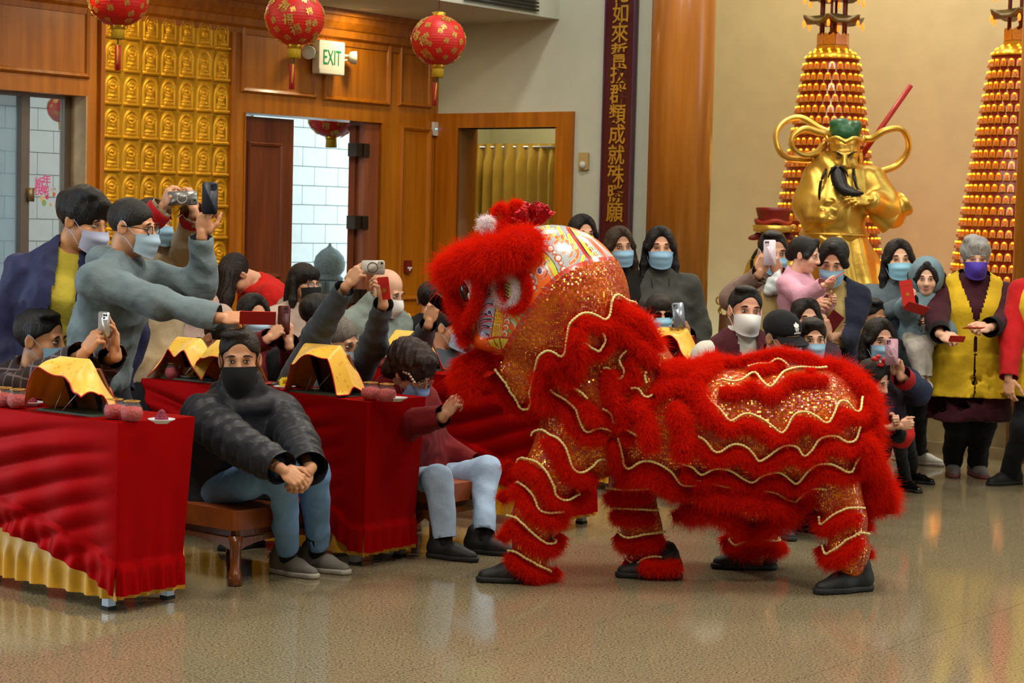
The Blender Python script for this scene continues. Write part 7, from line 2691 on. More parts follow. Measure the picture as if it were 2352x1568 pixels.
def lantern(c, r, label, seed, top, sq=0.93, tassel=True, big=False):
    rg = np.random.default_rng(seed)
    o = empty('paper_lantern', c, label, 'lantern', 'red hanging lanterns')
    n = 24
    prof = []
    for i in range(n * 3 + 1):
        a = -1.32 + 2.64 * i / (n * 3)
        rr = r * math.cos(a) * (1 + 0.006 * math.cos(i * 2 * math.pi / 3)) * (1 if not big else 1)
        prof.append((rr, r * sq * math.sin(a)))
    part('silk_shade', lathe(prof, 40, c, cap=False), LRED, o)
    for s in (1, -1):
        z = s * r * sq * math.sin(1.32)
        part('gold_cap', lathe([(r * 0.22, z - s * 0.012), (r * 0.27, z), (r * 0.24, z + s * 0.008), (r * 0.26, z + s * 0.02), (r * 0.2, z + s * 0.024), (0.002, z + s * 0.024)][::s], 28, c, cap=False), CAPG, o)
    zb = -r * sq * math.sin(1.32) - 0.02
    part('fringe', lathe([(r * 0.22, zb), (r * 0.235, zb - r * 0.33), (r * 0.2, zb - r * 0.33), (r * 0.19, zb)], 40, c, cap=False), FRG, o)
    part('hanging_cord', tube([c + UP * (r * 0.95), c + UP * (top - c[2])], 0.003, 6), mat('red_cord', '#8a1a12', rough=0.8), o)
    if tassel:
        q = c + UP * (zb - r * 0.33)
        part('tassel_cord', tube([q + UP * r * 0.33, q - UP * r * 0.22], 0.004, 6), mat('green_knot', '#3a6a3a', rough=0.7), o)
        sw = rg.uniform(-0.02, 0.02)
        t_ = part('tassel', rbox(q + np.array([sw, 0, -r * 0.62]), 0.017, r * 0.42, 0.008, 0.006, np.stack([U, UP, -V])), mat('tassel_red', '#a8161c', rough=0.6), o)
        part('tassel_thread', tube([q - UP * r * 0.2 + np.array([sw * 0.3, -0.012, 0]), q + np.array([sw, -0.014, -r * 0.85])], 0.0055, 6), FRG, t_)
    k = 0
    for j in range(6 if not big else 5):
        el_ = -0.9 + 1.8 * j / (5 if not big else 4)
        m = max(5, int((12 if not big else 9) * math.cos(el_)))
        for i in range(m):
            az = 2 * math.pi * (i + 0.5 * (j % 2) + rg.uniform(-0.3, 0.3)) / m
            e2 = el_ + rg.uniform(-0.14, 0.14)
            nrm = np.array([math.cos(az) * math.cos(e2), math.sin(az) * math.cos(e2), math.sin(e2) / sq])
            nrm /= np.linalg.norm(nrm)
            if nrm @ unit(CAMP - c) < -0.2:
                continue
            p = c + np.array([r * math.cos(az) * math.cos(e2), r * math.sin(az) * math.cos(e2), r * sq * math.sin(e2)]) * 1.012
            t, a_, b_ = frame_of(nrm)
            tw = rg.uniform(-0.6, 0.6)
            xa = a_ * math.cos(tw) + b_ * math.sin(tw)
            ya = np.cross(nrm, xa)
            put_glyph('gold_character', '福', o, p, np.stack([xa, ya, nrm], 1), (rg.uniform(0.034, 0.048) if k % 6 else 0.07) * r / 0.18 * (1.5 if big else 1))
            k += 1
    return o


CZ = CEIL - 0.05
lantern(P(272, -4, 11.7), 0.178, 'red lantern at the upper left, only its lower half in the frame', 1, CZ)
lantern(P(677, 41, 11.8), 0.178, 'red lantern hanging in front of the exit sign', 2, CZ)
lantern(P(1007, 93, 13.0), 0.179, 'red lantern with its gold top cap visible, right of the exit sign', 3, CZ)
o_ = P(762, 268, 16.6)
lantern(o_, 0.205, 'red and gold lantern seen outside through the open door', 4, 4.5, sq=0.86, tassel=False, big=True)
o_ = P(143, 250, 14.6)
lantern(o_, 0.11, 'red lantern outside behind the sliding window', 5, 4.5, tassel=False, big=True)

# ------------------------------------------------------------------ exit sign with emergency heads
SGN = mat('sign_plastic', '#d8d6c4', rough=0.5, var=0.02)
GRN = mat('sign_green', '#11885a', rough=0.5, var=0)
e0 = WP(719, 133, 0.05)
e1 = WP(777, 133, 0.05)
ec = (e0 + e1) / 2
hw_ = float((e1 - e0) @ U) / 2
hh_ = 0.5 * abs(WP(748, 93, 0.1)[2] - WP(748, 170, 0.1)[2])
AX = np.stack([U, UP, -V])
ex = empty('exit_sign', ec - V * 0.0, 'white exit sign with green letters above the door', 'sign')
zc = (WP(748, 93, 0.1)[2] + WP(748, 170, 0.1)[2]) / 2
cS = np.array([ec[0], ec[1], zc]) - V * 0.03
part('sign_case', rbox(cS, hw_, hh_, 0.035, 0.012, AX, 3), SGN, ex, smooth=False)
part('lower_strip', rbox(cS - UP * hh_ * 0.82 - V * 0.036, hw_ * 0.96, hh_ * 0.14, 0.002, 0.004, AX, 2), SGN, ex, smooth=False)
text_mesh('exit_lettering', 'EXIT', hh_ * 1.28, GRN, ex, cS - V * 0.037 - UP * hh_ * 0.42 + U * 0.0, np.stack([U, UP, -V], 1), ext=0.001, bold=0.0, sx=0.6)
for s in (-1, 1):
    hc_ = cS + U * s * (hw_ + 0.075) + UP * 0.02
    hd = part('lamp_head', lathe([(0.02, 0), (0.045, 0.02), (0.052, 0.06), (0.05, 0.065), (0.001, 0.058)], 18)[0] @ np.stack([U, UP, (-V * 0.6 + U * s * 0.7 - UP * 0.2)]) * 1.0 + hc_ if False else (lathe([(0.02, 0), (0.045, 0.02), (0.052, 0.06), (0.05, 0.065), (0.001, 0.058)], 18)[0] @ np.stack([np.cross(unit(-V * 0.6 + U * s * 0.7), UP), UP, unit(-V * 0.6 + U * s * 0.7)]) + hc_, lathe([(0.02, 0), (0.045, 0.02), (0.052, 0.06), (0.05, 0.065), (0.001, 0.058)], 18)[1]), SGN, ex)
    part('lamp_arm', tube([cS + U * s * hw_ + UP * 0.03, hc_ + UP * 0.01], 0.012, 8), SGN, ex)
    part('lamp_yoke', tube([cS + U * s * hw_ - UP * 0.01, hc_ - UP * 0.02], 0.008, 6), mat('white_plastic', '#d4d4d0', rough=0.4, var=0), ex)

# ------------------------------------------------------------------ couplet board
BRDM = mat('maroon_lacquer', '#4a1018', rough=0.3, var=0.05, coat=0.4)
GLE = mat('carved_gold_letter', '#cf9f3a', rough=0.4, metal=0.55, var=0.1)
l0, l1 = BP(1387, 270, 0.04), BP(1456, 270, 0.04)
bw_ = abs(float((l1 - l0) @ V)) / 2
bc_ = (l0 + l1) / 2
cb = empty('couplet_board', bc_ * np.array([1, 1, 0]) + UP * 0.9, 'tall maroon board with a column of gold carved characters', 'sign')
zlo, zhi = 0.9, 3.9
AXB = np.stack([-V, UP, -U])
part('board', rbox(bc_ * np.array([1, 1, 0]) + UP * (zlo + zhi) / 2, bw_, (zhi - zlo) / 2, 0.02, 0.006, AXB, 2), BRDM, cb, smooth=False)
part('board_edge', join(*[cbox(bc_ * np.array([1, 1, 0]) + UP * (zlo + zhi) / 2 - V * s * bw_ * 0.97 - U * 0.022, 0.006, (zhi - zlo) / 2, 0.004, AXB) for s in (1, -1)]), mat('violet_edge', '#5a3a5c', rough=0.25), cb, smooth=False)
for ch, y in zip('化如來誓拔群類成就殊勝願', (-17, 30, 75, 121, 168, 215, 262, 308, 355, 401, 446, 488)):
    xm = 1426 - (y / 488) * 14
    p = BP(xm, y, 0.066)
    put_glyph('carved_character', ch, cb, p, AXB.T, 0.158, GLE)
# ------------------------------------------------------------------ small fixtures
def soffit_pt(px, py):
    return FL(px, py, SOF)


dl = soffit_pt(853, 20)
o = thing('downlight', lathe([(0.085, -0.006), (0.085, 0.0), (0.07, 0.0), (0.068, 0.03), (0.001, 0.03)], 32, dl), SGN, 'round recessed downlight glowing in the low soffit', 'light')
part('lamp_lens', lathe([(0.068, -0.002), (0.001, -0.002)], 32, dl, cap=False), mat('lamp_glow', '#fff0d8', var=0, emit=14, ecol='#fff0d0'), o)
for px_, py_ in ((853, 20), (430, -60), (90, -140)):
    q = soffit_pt(px_, py_)
    area('soffit_lamp', (q[0], q[1], SOF - 0.02), 0.13, 9, (1, 0.8, 0.5))
FP = UV(0, vW - DS - 0.06)
gr = empty('air_grille', hit_plane(1190, 2, FP, V), 'black slatted air grille at the top edge of the soffit face', 'vent')
for k_ in range(5):
    y = -26 + 9 * k_
    a, b_ = hit_plane(1065, y - 2 - 9, FP, V), hit_plane(1234, y + 8, FP, V)
    part('slat', box(a, U * float((b_ - a) @ U), UP * 0.012, -V * 0.02), mat('black_grille', '#1a1a1a', rough=0.5), gr, smooth=False)
part('grille_frame', box(hit_plane(1065, -30, FP, V) + UP * 0.0, U * 0.6, UP * 0.2, -V * 0.004), mat('grey_grille_back', '#55534e', rough=0.8), gr, smooth=False)
p = WP(999, 296, 0.02)
o = thing('thermostat', rbox(p, 0.026, 0.055, 0.014, 0.008, AX, 3), mat('white_plastic', '#d4d4d0'), 'small white wall sensor with a blue light at the corner of the timber wall', 'sensor', smooth=False)
part('blue_led', rbox(p - V * 0.0145 + UP * 0.0, 0.012, 0.004, 0.001, 0.002, AX, 1), mat('blue_led', '#58b4ff', var=0, emit=4, ecol='#4aa8ff'), o, smooth=False)
p = BP(1341, 370, 0.012)
o = thing('alarm_strobe', rbox(p, 0.046, 0.066, 0.012, 0.006, AXB, 2), mat('beige_plastic', '#b59e68', rough=0.5, var=0.02), 'beige alarm strobe plate with a clear dome on the white wall', 'alarm', smooth=False)
lv_, lf_ = lathe([(0.03, 0), (0.027, 0.014), (0.015, 0.024), (0.001, 0.027)], 18)
part('strobe_dome', (lv_ @ AXB + p - UP * 0.03 - U * 0.012, lf_), mat('clear_dome', '#cfcfc6', rough=0.1, var=0, spec=0.9), o)
p = WP(936, 612, 0.02)
o = thing('fire_alarm_box', rbox(p, 0.033, 0.05, 0.02, 0.006, AX, 2), mat('alarm_red', '#7a1d12', rough=0.5), 'small red fire alarm pull box on the timber wall', 'alarm', smooth=False)
part('pull_handle', rbox(p - V * 0.024 - UP * 0.01, 0.022, 0.007, 0.005, 0.003, AX, 1), mat('white_print', '#e8e8e8'), o, smooth=False)
part('pull_handle', rbox(p - V * 0.024 - UP * 0.022, 0.006, 0.012, 0.005, 0.003, AX, 1), mat('white_print', '#e8e8e8'), o, smooth=False)
# window decals
pk = mat('pink_decal', '#d84f92', rough=0.5, var=0)
for ch, x, y, s in (('新', 90, 418, 0.075), ('年', 107, 413, 0.075), ('快', 88, 437, 0.07), ('樂', 104, 436, 0.07)):
    put_glyph('pink_decal', ch, win, WP(x, y, -0.175), np.stack([U, UP, -V], 1), s, pk)
dcol = ['#e0a24a', '#d0603a', '#c04a62', '#d8b070', '#7fa860']
for k_, (x, y, r_) in enumerate(((118, 435, 0.007), (124, 446, 0.012), (108, 452, 0.014), (97, 456, 0.016), (101, 466, 0.018), (116, 470, 0.01), (82, 440, 0.006), (126, 434, 0.006))):
    part('decal', prism([(r_ * math.cos(t), r_ * 1.2 * math.sin(t)) for t in np.linspace(0, 6.283, 11)[:-1]], 0, 0.001, WP(x, y, -0.175), np.stack([U, UP, -V])), mat('decal_' + dcol[k_ % 5][1:], dcol[k_ % 5], var=0), win, smooth=False)
# curtain in the second doorway
CURT = mat('gold_curtain', '#b08a2a', rough=0.45, var=0.08, vscale=4, sheen=0.2)
PC = UV(uC + 1.0, 0)
cu0, cu1 = hit_plane(1092, 420, PC, U), hit_plane(1330, 420, PC, U)
ztop = hit_plane(1180, 338, PC, U)[2]
Gc = np.zeros((150, 26, 3))
for a in range(150):
    s = a / 149
    for b_ in range(26):
        t = b_ / 25
        z = ztop + 0.03 - t * (ztop - 0.1)
        amp = 0.012 if z > ztop - 0.06 else 0.045
        p = cu0 + (cu1 - cu0) * s
        Gc[a, b_] = np.array([p[0], p[1], z]) - U * (amp * math.sin(s * 62 + 0.6 * math.sin(s * 9)) + 0.02 * math.sin(t * 3 + s * 5))
cur = empty('curtain', (cu0 + cu1) / 2 * np.array([1, 1, 0]) + UP * 0.1, 'golden pleated curtain hanging inside the second doorway', 'curtain')
part('curtain_cloth', grid_surf(Gc), CURT, cur)
Gs = np.zeros((30, 26, 3))
for a in range(30):
    s = a / 29
    for b_ in range(26):
        t = b_ / 25
        z = ztop + 0.03 - t * (ztop - 0.1)
        Gs[a, b_] = np.array([cu0[0], cu0[1], z]) - U * (0.55 * s) + V * (0.03 * math.sin(s * 18) + 0.10 * s * t)
part('side_curtain', grid_surf(Gs), mat('pale_curtain', '#b09a52', rough=0.5, var=0.08), cur)
part('curtain_rod', tube([cu0 - U * 0.55 + UP * (ztop - cu0[2] + 0.0), cu0 + UP * (ztop - cu0[2]), cu1 + UP * (ztop - cu1[2])], 0.012, 8), SIL, cur)
area('passage_lamp', tuple(UV(uC + 0.62, float(cu0 @ V) - 0.75, 3.2)), 0.5, 20, (1, 0.92, 0.7))

# ------------------------------------------------------------------ light towers
TRED = mat('tower_red_band', '#7d2413', rough=0.3, var=0.08)
NGL = mat('amber_niche', '#cf7f16', rough=0.2, var=0.12, vscale=50, coat=0.5)
NFG = mat('amber_figure', '#a85a10', rough=0.3, var=0.1)
NLT = mat('niche_light', '#ffb428', var=0, emit=5.0, ecol='#ffa51e')
TGO = mat('tower_gold_base', '#c08a1c', rough=0.35, metal=0.5, var=0.06)


def niche_mesh(w_, h_):
    v, f, mi, n = [], [], [], 0

    def add(vf, m):
        nonlocal n
        v.append(np.asarray(vf[0], float))
        f.extend([[i + n for i in q] for q in vf[1]])
        mi.extend([m] * len(vf[1]))
        n += len(vf[0])
    arch = [(-w_ * 0.44, 0), (w_ * 0.44, 0), (w_ * 0.44, h_ * 0.55)] + [(w_ * 0.44 * math.cos(t), h_ * 0.55 + h_ * 0.36 * math.sin(t)) for t in np.linspace(0.4, math.pi - 0.4, 5)] + [(-w_ * 0.44, h_ * 0.55)]
    A = np.array([[1.0, 0, 0], [0, 0, 1.0], [0, -1.0, 0]])
    add(prism(arch, 0, 0.012, (0, 0, 0), A), 0)
    add(lathe([(w_ * 0.3, 0.0), (w_ * 0.26, h_ * 0.14), (w_ * 0.2, h_ * 0.34), (w_ * 0.08, h_ * 0.44), (w_ * 0.12, h_ * 0.52), (0.001, h_ * 0.64)], 6, (0, -0.012, 0), cap=False), 1)
    add(lathe([(w_ * 0.16, -0.004), (w_ * 0.18, 0.004), (0.001, 0.009)], 6, (0, -0.016, h_ * 0.72), cap=False), 2)
    add(box((-w_ * 0.46, -0.02, -h_ * 0.06), (w_ * 0.92, 0, 0), (0, 0.02, 0), (0, 0, h_ * 0.1)), 3)
    return new_mesh('niche', np.concatenate(v), f, smooth=False, mats=[NGL, NFG, NLT, TGO], fmat=mi)


def tower(c, zsh, label, seed):
    """c: base point on the plinth; zsh: height of the shoulder"""
    o = empty('light_tower', c, label, 'tower', None)
    z0 = c[2]
    pit = 0.0912
    rows = int((zsh - z0) / pit)
    r_at = lambda z: 0.222 + (zsh - z) * 0.143
    part('tower_core', lathe([(r_at(z0), 0), (r_at(zsh), zsh - z0)], 40, c), TRED, o)
    me = niche_mesh(0.060, 0.069)
    indiv, rest = [], []
    vd = unit(CAMP - c)
    fa = math.atan2(vd[1], vd[0])
    for j in range(rows):
        z = zsh - (j + 1) * pit
        r = r_at(z + 0.03)
        n = int(2 * math.pi * r / 0.0635)
        for i in range(n):
            a = fa + (i + 0.5 * (j % 2)) * 2 * math.pi / n
            da = abs((a - fa + math.pi) % (2 * math.pi) - math.pi)
            (indiv if da < 1.2 and len(indiv) < 290 else rest).append((a, r, z))

    def mtx(a, r, z):
        n_ = np.array([math.cos(a), math.sin(a), 0])
        x = np.array([-math.sin(a), math.cos(a), 0])
        tl = unit(UP - n_ * 0.143)
        return np.stack([x, -np.cross(tl, x) if False else -unit(np.cross(x, tl)), tl], 1), n_ * r + UP * (z - z0)
    for a, r, z in indiv:
        A, q = mtx(a, r, z)
        q_ = link('niche', me, o)
        q_.matrix_local = Matrix(((*A[0], q[0]), (*A[1], q[1]), (*A[2], q[2]), (0, 0, 0, 1)))
    nv = len(me.vertices)
    co = np.zeros(nv * 3, np.float32)
    me.vertices.foreach_get('co', co)
    co = co.reshape(-1, 3)
    fl = [list(p.vertices) for p in me.polygons]
    mi = [p.material_index for p in me.polygons]
    if rest:
        vs_, fs_, ms_ = [], [], []
        for k_, (a, r, z) in enumerate(rest):
            A, q = mtx(a, r, z)
            vs_.append(co @ A.T + q + c)
            fs_ += [[i + k_ * nv for i in g] for g in fl]
            ms_ += mi
        part('niche_rows', (np.concatenate(vs_), fs_), None, o, smooth=False, mats=[NGL, NFG, NLT, TGO], fmat=ms_)['kind'] = 'stuff'
    # gold dome with lamps
    t = c + UP * (zsh - z0)
    part('gold_dome', lathe([(0.232, 0), (0.228, 0.015), (0.205, 0.045), (0.16, 0.075), (0.132, 0.085)], 40, t), TGO, o)
    lm = []
    for rr, zz, n in ((0.222, 0.022, 20), (0.19, 0.057, 16), (0.15, 0.08, 12)):
        for i in range(n):
            a = 2 * math.pi * (i + 0.3) / n
            lm.append(lathe([(0.011, -0.008), (0.012, 0.002), (0.001, 0.012)], 6, t + np.array([rr * math.cos(a), rr * math.sin(a), zz]), cap=False))
    part('dome_lamp', join(*lm), NLT, o)['kind'] = 'stuff'
    # pagoda top
    q = t + UP * 0.085
    part('octagon_terrace', lathe([(0.137, 0), (0.14, 0.035), (0.13, 0.04)], 8, q), TGO, o, smooth=False)
    tn_ = []
    for i in range(8):
        a = 2 * math.pi * i / 8 + 0.39
        x = np.array([-math.sin(a), math.cos(a), 0])
        n_ = np.array([math.cos(a), math.sin(a), 0])
        part('terrace_panel', prism([(-0.05, 0), (0.05, 0), (0.05, 0.08), (0.03, 0.1), (0.0, 0.075), (-0.03, 0.1), (-0.05, 0.08)], -0.003, 0.003, q + UP * 0.04 + n_ * 0.124, np.stack([x, UP, n_])), NGL, o, smooth=False)
    for i in range(6):
        a = 2 * math.pi * i / 6 + 0.2
        part('pillar', tube([q + np.array([0.11 * math.cos(a), 0.11 * math.sin(a), 0.03]), q + np.array([0.11 * math.cos(a), 0.11 * math.sin(a), 0.62])], 0.012, 8), mat('pillar_red', '#6e1f14', rough=0.4), o)
    part('inner_figure', lathe([(0.05, 0.04), (0.055, 0.09), (0.04, 0.15), (0.018, 0.17), (0.028, 0.2), (0.001, 0.225)], 14, q), NFG, o)
    RF = mat('tower_roof', '#6a5a34' if seed == 1 else '#2e4a36', rough=0.5, var=0.2, vscale=30)
    for kk, zz in enumerate((0.235, 0.43)):
        v, f = [], []
        rings_ = ((0.05, 0.07), (0.13, 0.045), (0.20, 0.015), (0.245, 0.0), (0.24, -0.02), (0.1, -0.01))
        sg = 48
        for rr, hz in rings_:
            for i in range(sg):
                a = 2 * math.pi * i / sg
                cor = abs(math.cos(3 * (a - 0.2)))** 6
                k2 = (rr / 0.245) ** 3
                r2 = rr * (1 + 0.12 * cor * k2) * (1 - 0.06 * (1 - cor)) * (0.92 if kk else 1)
                v.append(q + np.array([r2 * math.cos(a), r2 * math.sin(a), zz + hz + 0.055 * cor * k2]))
        for j in range(len(rings_) - 1):
            for i in range(sg):
                f.append([j * sg + i, j * sg + (i + 1) % sg, (j + 1) * sg + (i + 1) % sg, (j + 1) * sg + i])
        ro = part('roof', (np.array(v), f), RF, o)
        part('ceiling_disc', lathe([(0.15, zz - 0.012), (0.15, zz)], 6, q), mat('pillar_red', '#6e1f14'), o, smooth=False)
        for i in range(6):
            a = 2 * math.pi * i / 6 + 0.2
            pz = q + np.array([0.262 * math.cos(a), 0.262 * math.sin(a), zz + 0.0]) * np.array([1, 1, 1])
            part('corner_lamp', lathe([(0.006, 0.0), (0.014, -0.02), (0.012, -0.05), (0.001, -0.06)], 8, pz, cap=False), mat('corner_glow', '#ff7a2a', var=0, emit=4, ecol='#ff5a14'), ro)
    part('finial', lathe([(0.05, 0.56), (0.03, 0.66), (0.012, 0.8), (0.001, 0.95)], 12, q), TGO, o)
    return o


PZ = 0.48
ZT = 16.75
tw = P(1892, 700, ZT)
zs1 = P(1899, 138, ZT)[2]
tower(np.array([tw[0], tw[1], PZ]), zs1, 'glowing amber tower of tiny niches behind the golden bearded statue', 1)
tw = P(2320, 700, 15.9)
tower(np.array([tw[0], tw[1], PZ]), P(2328, 130, 15.9)[2], 'glowing amber tower of tiny niches at the right, behind the timber column', 2)
# real light from the towers' lamps on the wall around them
for (x, y) in ((1892, 450), (2320, 420)):
    q = P(x, y, 15.9)
    l = bpy.data.lights.new('tower_glow', 'POINT')
    l.energy = 14
    l.color = (1, 0.62, 0.2)
    l.shadow_soft_size = 0.3
    o = link('tower_glow', l, None, Vector(q + np.array([0.0, -0.3, 0])))
area('alcove_lamp', tuple(UV(uA - 1.6, float(tw @ V) + 1.4, CEIL - 0.08)), 0.8, 120, (1, 0.86, 0.62))

# ------------------------------------------------------------------ golden bearded statue
GS = mat('statue_gold', '#dcb452', rough=0.36, metal=0.85, var=0.1, vscale=5, bump=0.12, bscale=16)
BKL = mat('black_lacquer', '#131310', rough=0.35, var=0.05)
GRNC = mat('green_lacquer', '#1f5a38', rough=0.4, var=0.15, vscale=20)
REDL = mat('red_lining', '#a01f14', rough=0.4, var=0.05)
SZ = 15.45
st = empty('golden_statue', (P(1940, 700, SZ)[0], P(1940, 700, SZ)[1], PZ), 'large golden statue of a bearded warrior with a green cap and flying sash', 'statue')


def S(x, y, dz=0.0):
    return P(x, y, SZ + dz)


X3, Y3 = np.array([1.0, 0, 0]), np.array([0, 1.0, 0])
pr = [ering(S(1912, 535), S(1912, 470), X3, Y3, (0.22, 0.2), (0.25, 0.23)), ering(S(1912, 470), S(1938, 408), X3, Y3, (0.25, 0.22), (0.27, 0.17)), ell(S(1908, 490, -0.12), (0.18, 0.13, 0.16)),
      cone(S(1870, 415), 0.10, S(1856, 470, -0.02), 0.12), cone(S(1856, 470, -0.02), 0.12, S(1862, 505, -0.1), 0.07), cone(S(1865, 505, -0.1), 0.06, S(1885, 500, -0.24), 0.05),
      cone(S(2005, 412), 0.11, S(2036, 478, -0.05), 0.12), cone(S(2036, 478, -0.05), 0.11, S(2005, 462, -0.25), 0.075), cone(S(2036, 480), 0.09, S(2066, 478, 0.02), 0.075), cone(S(2030, 470), 0.09, S(2052, 505, 0.0), 0.07),
      cone(S(1940, 405), 0.08, S(1938, 380), 0.07), ell(S(1916, 538), (0.25, 0.21, 0.045))]
v, f = sdf_mesh(pr, 0.0125, 0.06, lambda X, Y, Z: 0.008 * np.sin(X * 38 + 1.5 * np.sin(Z * 12)) * np.clip(1.2 - np.abs(Z - 2.0), 0, 1) * 0.6 + 0.006 * nz3(X, Y, Z, 30, 4))
part('body', (v, f), GS, st)
pr = [ering(S(1916, 535), S(1945, 700), X3, Y3, (0.23, 0.19), (0.35, 0.26)), ering(S(1945, 700), S(1958, 780), X3, Y3, (0.35, 0.26), (0.37, 0.27)), ering(S(1960, 560, 0.08), S(2005, 700, 0.12), X3, Y3, (0.12, 0.12), (0.15, 0.1))]
v, f = sdf_mesh(pr, 0.013, 0.05, lambda X, Y, Z: 0.02 * np.sin((X - 2.6 + 0.12 * Z) * 36 + 0.8 * np.sin(Z * 5)) * np.clip((2.0 - Z) * 1.2, 0, 1))
part('robe', (v, f), GS, st)
part('base', lathe([(0.45, 0), (0.46, 0.05), (0.4, 0.08), (0.42, 0.2), (0.38, 0.22)], 24, (P(1950, 700, SZ)[0], P(1950, 700, SZ)[1], PZ)), GS, st)
Mh = np.stack([np.array([-math.cos(-0.12), -math.sin(-0.12), 0]), np.array([math.sin(-0.12), -math.cos(-0.12), 0]), UP], 1) @ rotx(-0.12)
Hc = S(1938, 360, -0.02)
HS = 1.72
hv = HEADV @ Mh.T * HS + Hc
part('face', (hv, HEADF), GS, st)
part('headband', tube([(np.array([0.085 * math.sin(t), 0.02 + 0.1 * math.cos(t), 0.075 + 0.02 * abs(math.sin(t * 3))]) @ Mh.T) * HS + Hc for t in np.linspace(-2.2, 2.2, 25)], 0.016, 8), GS, st)
cp = sdf_mesh([ell(np.array([0, -0.01, 0.115]), (0.07, 0.08, 0.05)), ell(np.array([-0.045, 0.02, 0.14]), (0.03, 0.035, 0.03)), ell(np.array([0.03, 0.0, 0.15]), (0.04, 0.04, 0.025))], 0.006, 0.015, lambda X, Y, Z: 0.006 * nz3(X, Y, Z, 80, 2))
part('green_cap', (cp[0] @ Mh.T * HS + Hc, cp[1]), GRNC, st)
part('green_cape', tube(spline([S(1960, 378, 0.06), S(1985, 385, 0.05), S(2012, 386, 0.03)], 10), np.linspace(0.05, 0.02, 10), 8, flat=(1, 0.6)), GRNC, st)
for sx in (1, -1):
    place('brow_ridge', BROW, st, Mh @ roty(-sx * 0.5), Hc + Mh @ np.array([sx * 0.034, 0.094, 0.022]) * HS, 2.0, BKL)
    place('eye', EYE[0], st, Mh, Hc + Mh @ np.array([sx * 0.031, 0.084, 0.003]) * HS, 1.8)
bd = [S(1924, 384, -0.22), S(1926, 408, -0.24), S(1936, 432, -0.27), S(1960, 443, -0.32), S(1984, 444, -0.33)]
part('beard', tube(spline(bd, 24), np.interp(np.linspace(0, 1, 24), [0, 0.3, 0.7, 1], [0.055, 0.062, 0.042, 0.008]), 12, flat=(1, 0.6), ref=(0, 1, 0)), BKL, st)
for pts in ([S(1920, 381, -0.26), S(1908, 393, -0.26), S(1902, 408, -0.25)], [S(1930, 381, -0.26), S(1942, 393, -0.26), S(1948, 406, -0.25)]):
    part('moustache', tube(spline(pts, 10), np.linspace(0.014, 0.004, 10), 6), BKL, st)
for pts in ([S(1902, 382, -0.1), S(1888, 410, -0.2), S(1882, 440, -0.2), S(1883, 464, -0.2)], [S(1959, 378, -0.1), S(1962, 405, -0.2), S(1968, 430, -0.22), S(1980, 443, -0.24)]):
    part('side_lock', tube(spline(pts, 16), np.linspace(0.014, 0.009, 16), 8), BKL, st)
SASH = [([(1917, 306), (1885, 296), (1840, 271), (1803, 279), (1783, 305), (1787, 340), (1806, 362), (1840, 366), (1868, 366)], [0.03, 0.1, 0.16, 0.12, 0.02, -0.05, -0.02, 0.05, 0.1]),
        ([(1915, 312), (1880, 304), (1848, 296), (1822, 312), (1820, 338), (1845, 356), (1876, 350), (1892, 332)], [-0.02, -0.06, -0.1, -0.14, -0.14, -0.08, -0.02, 0.04]),
        ([(1962, 316), (2000, 318), (2032, 300), (2068, 296), (2086, 322), (2083, 352), (2058, 380), (2020, 394)], [-0.02, -0.06, -0.1, -0.08, 0.0, 0.06, 0.08, 0.05])]
for pts, dz in SASH:
    q = np.array([S(x, y, d) for (x, y), d in zip(pts, dz)])
    q = spline(q, 60)
    part('sash', tube(q, 0.046 * (1 + 0.15 * np.sin(np.linspace(0, 9, 60))), 10, flat=(0.55, 1.0), ref=(0, 1, 0)), GS, st)
sv_, sf_ = [], []
q = spline([S(2030, 486, -0.05), S(2050, 482, -0.02), S(2076, 466, 0.0)], 14)
part('flared_sleeve', tube(q, np.linspace(0.08, 0.13, 14) * (1 + 0.05 * np.sin(np.arange(14) * 1.7)), 16, flat=(1, 0.8), cap=False), GS, st)
part('flared_sleeve', tube(spline([S(2010, 470, -0.1), S(2022, 488, -0.08), S(2046, 506, -0.06)], 12), np.linspace(0.08, 0.12, 12), 16, flat=(0.8, 1), cap=False), GS, st)
part('hem_plate', tube(spline([S(1880, 545, -0.24), S(1905, 556, -0.28), S(1935, 545, -0.26)], 14), 0.03, 8, flat=(0.5, 1)), GS, st)
part('sleeve_lining', sdf_mesh([ell(S(2072, 470, 0.0), (0.03, 0.06, 0.05)), ell(S(2042, 500, -0.06), (0.035, 0.05, 0.06)), ell(S(2015, 500, -0.05), (0.06, 0.05, 0.03)), ell(S(1873, 508, -0.16), (0.03, 0.04, 0.035))], 0.008, 0.02), REDL, st)
part('pole', tube([S(2092, 196, 0.14), S(1962, 382, 0.12)], 0.021, 12), mat('pole_red', '#a81a12', rough=0.4), st)
hvv, hff = hand_mesh('open')
A_h = np.stack([np.cross(unit((-0.9, -0.25, -0.05)), unit((-0.1, -0.8, 0.5))), unit((-0.9, -0.25, -0.05)), unit((-0.1, -0.8, 0.5))], 1)
part('hand', (hvv @ A_h.T * 1.35 + S(2000, 458, -0.3), hff), GS, st)
part('belly_plate', sdf_mesh([ell(S(1905, 487, -0.22), (0.10, 0.04, 0.10)), ell(S(1905, 462, -0.24), (0.05, 0.03, 0.03)), ell(S(1890, 485, -0.25), (0.02, 0.02, 0.02)), ell(S(1920, 485, -0.25), (0.02, 0.02, 0.02)), ell(S(1905, 503, -0.25), (0.045, 0.025, 0.02))], 0.007, 0.015, lambda X, Y, Z: 0.004 * nz3(X, Y, Z, 130, 6)), GS, st)
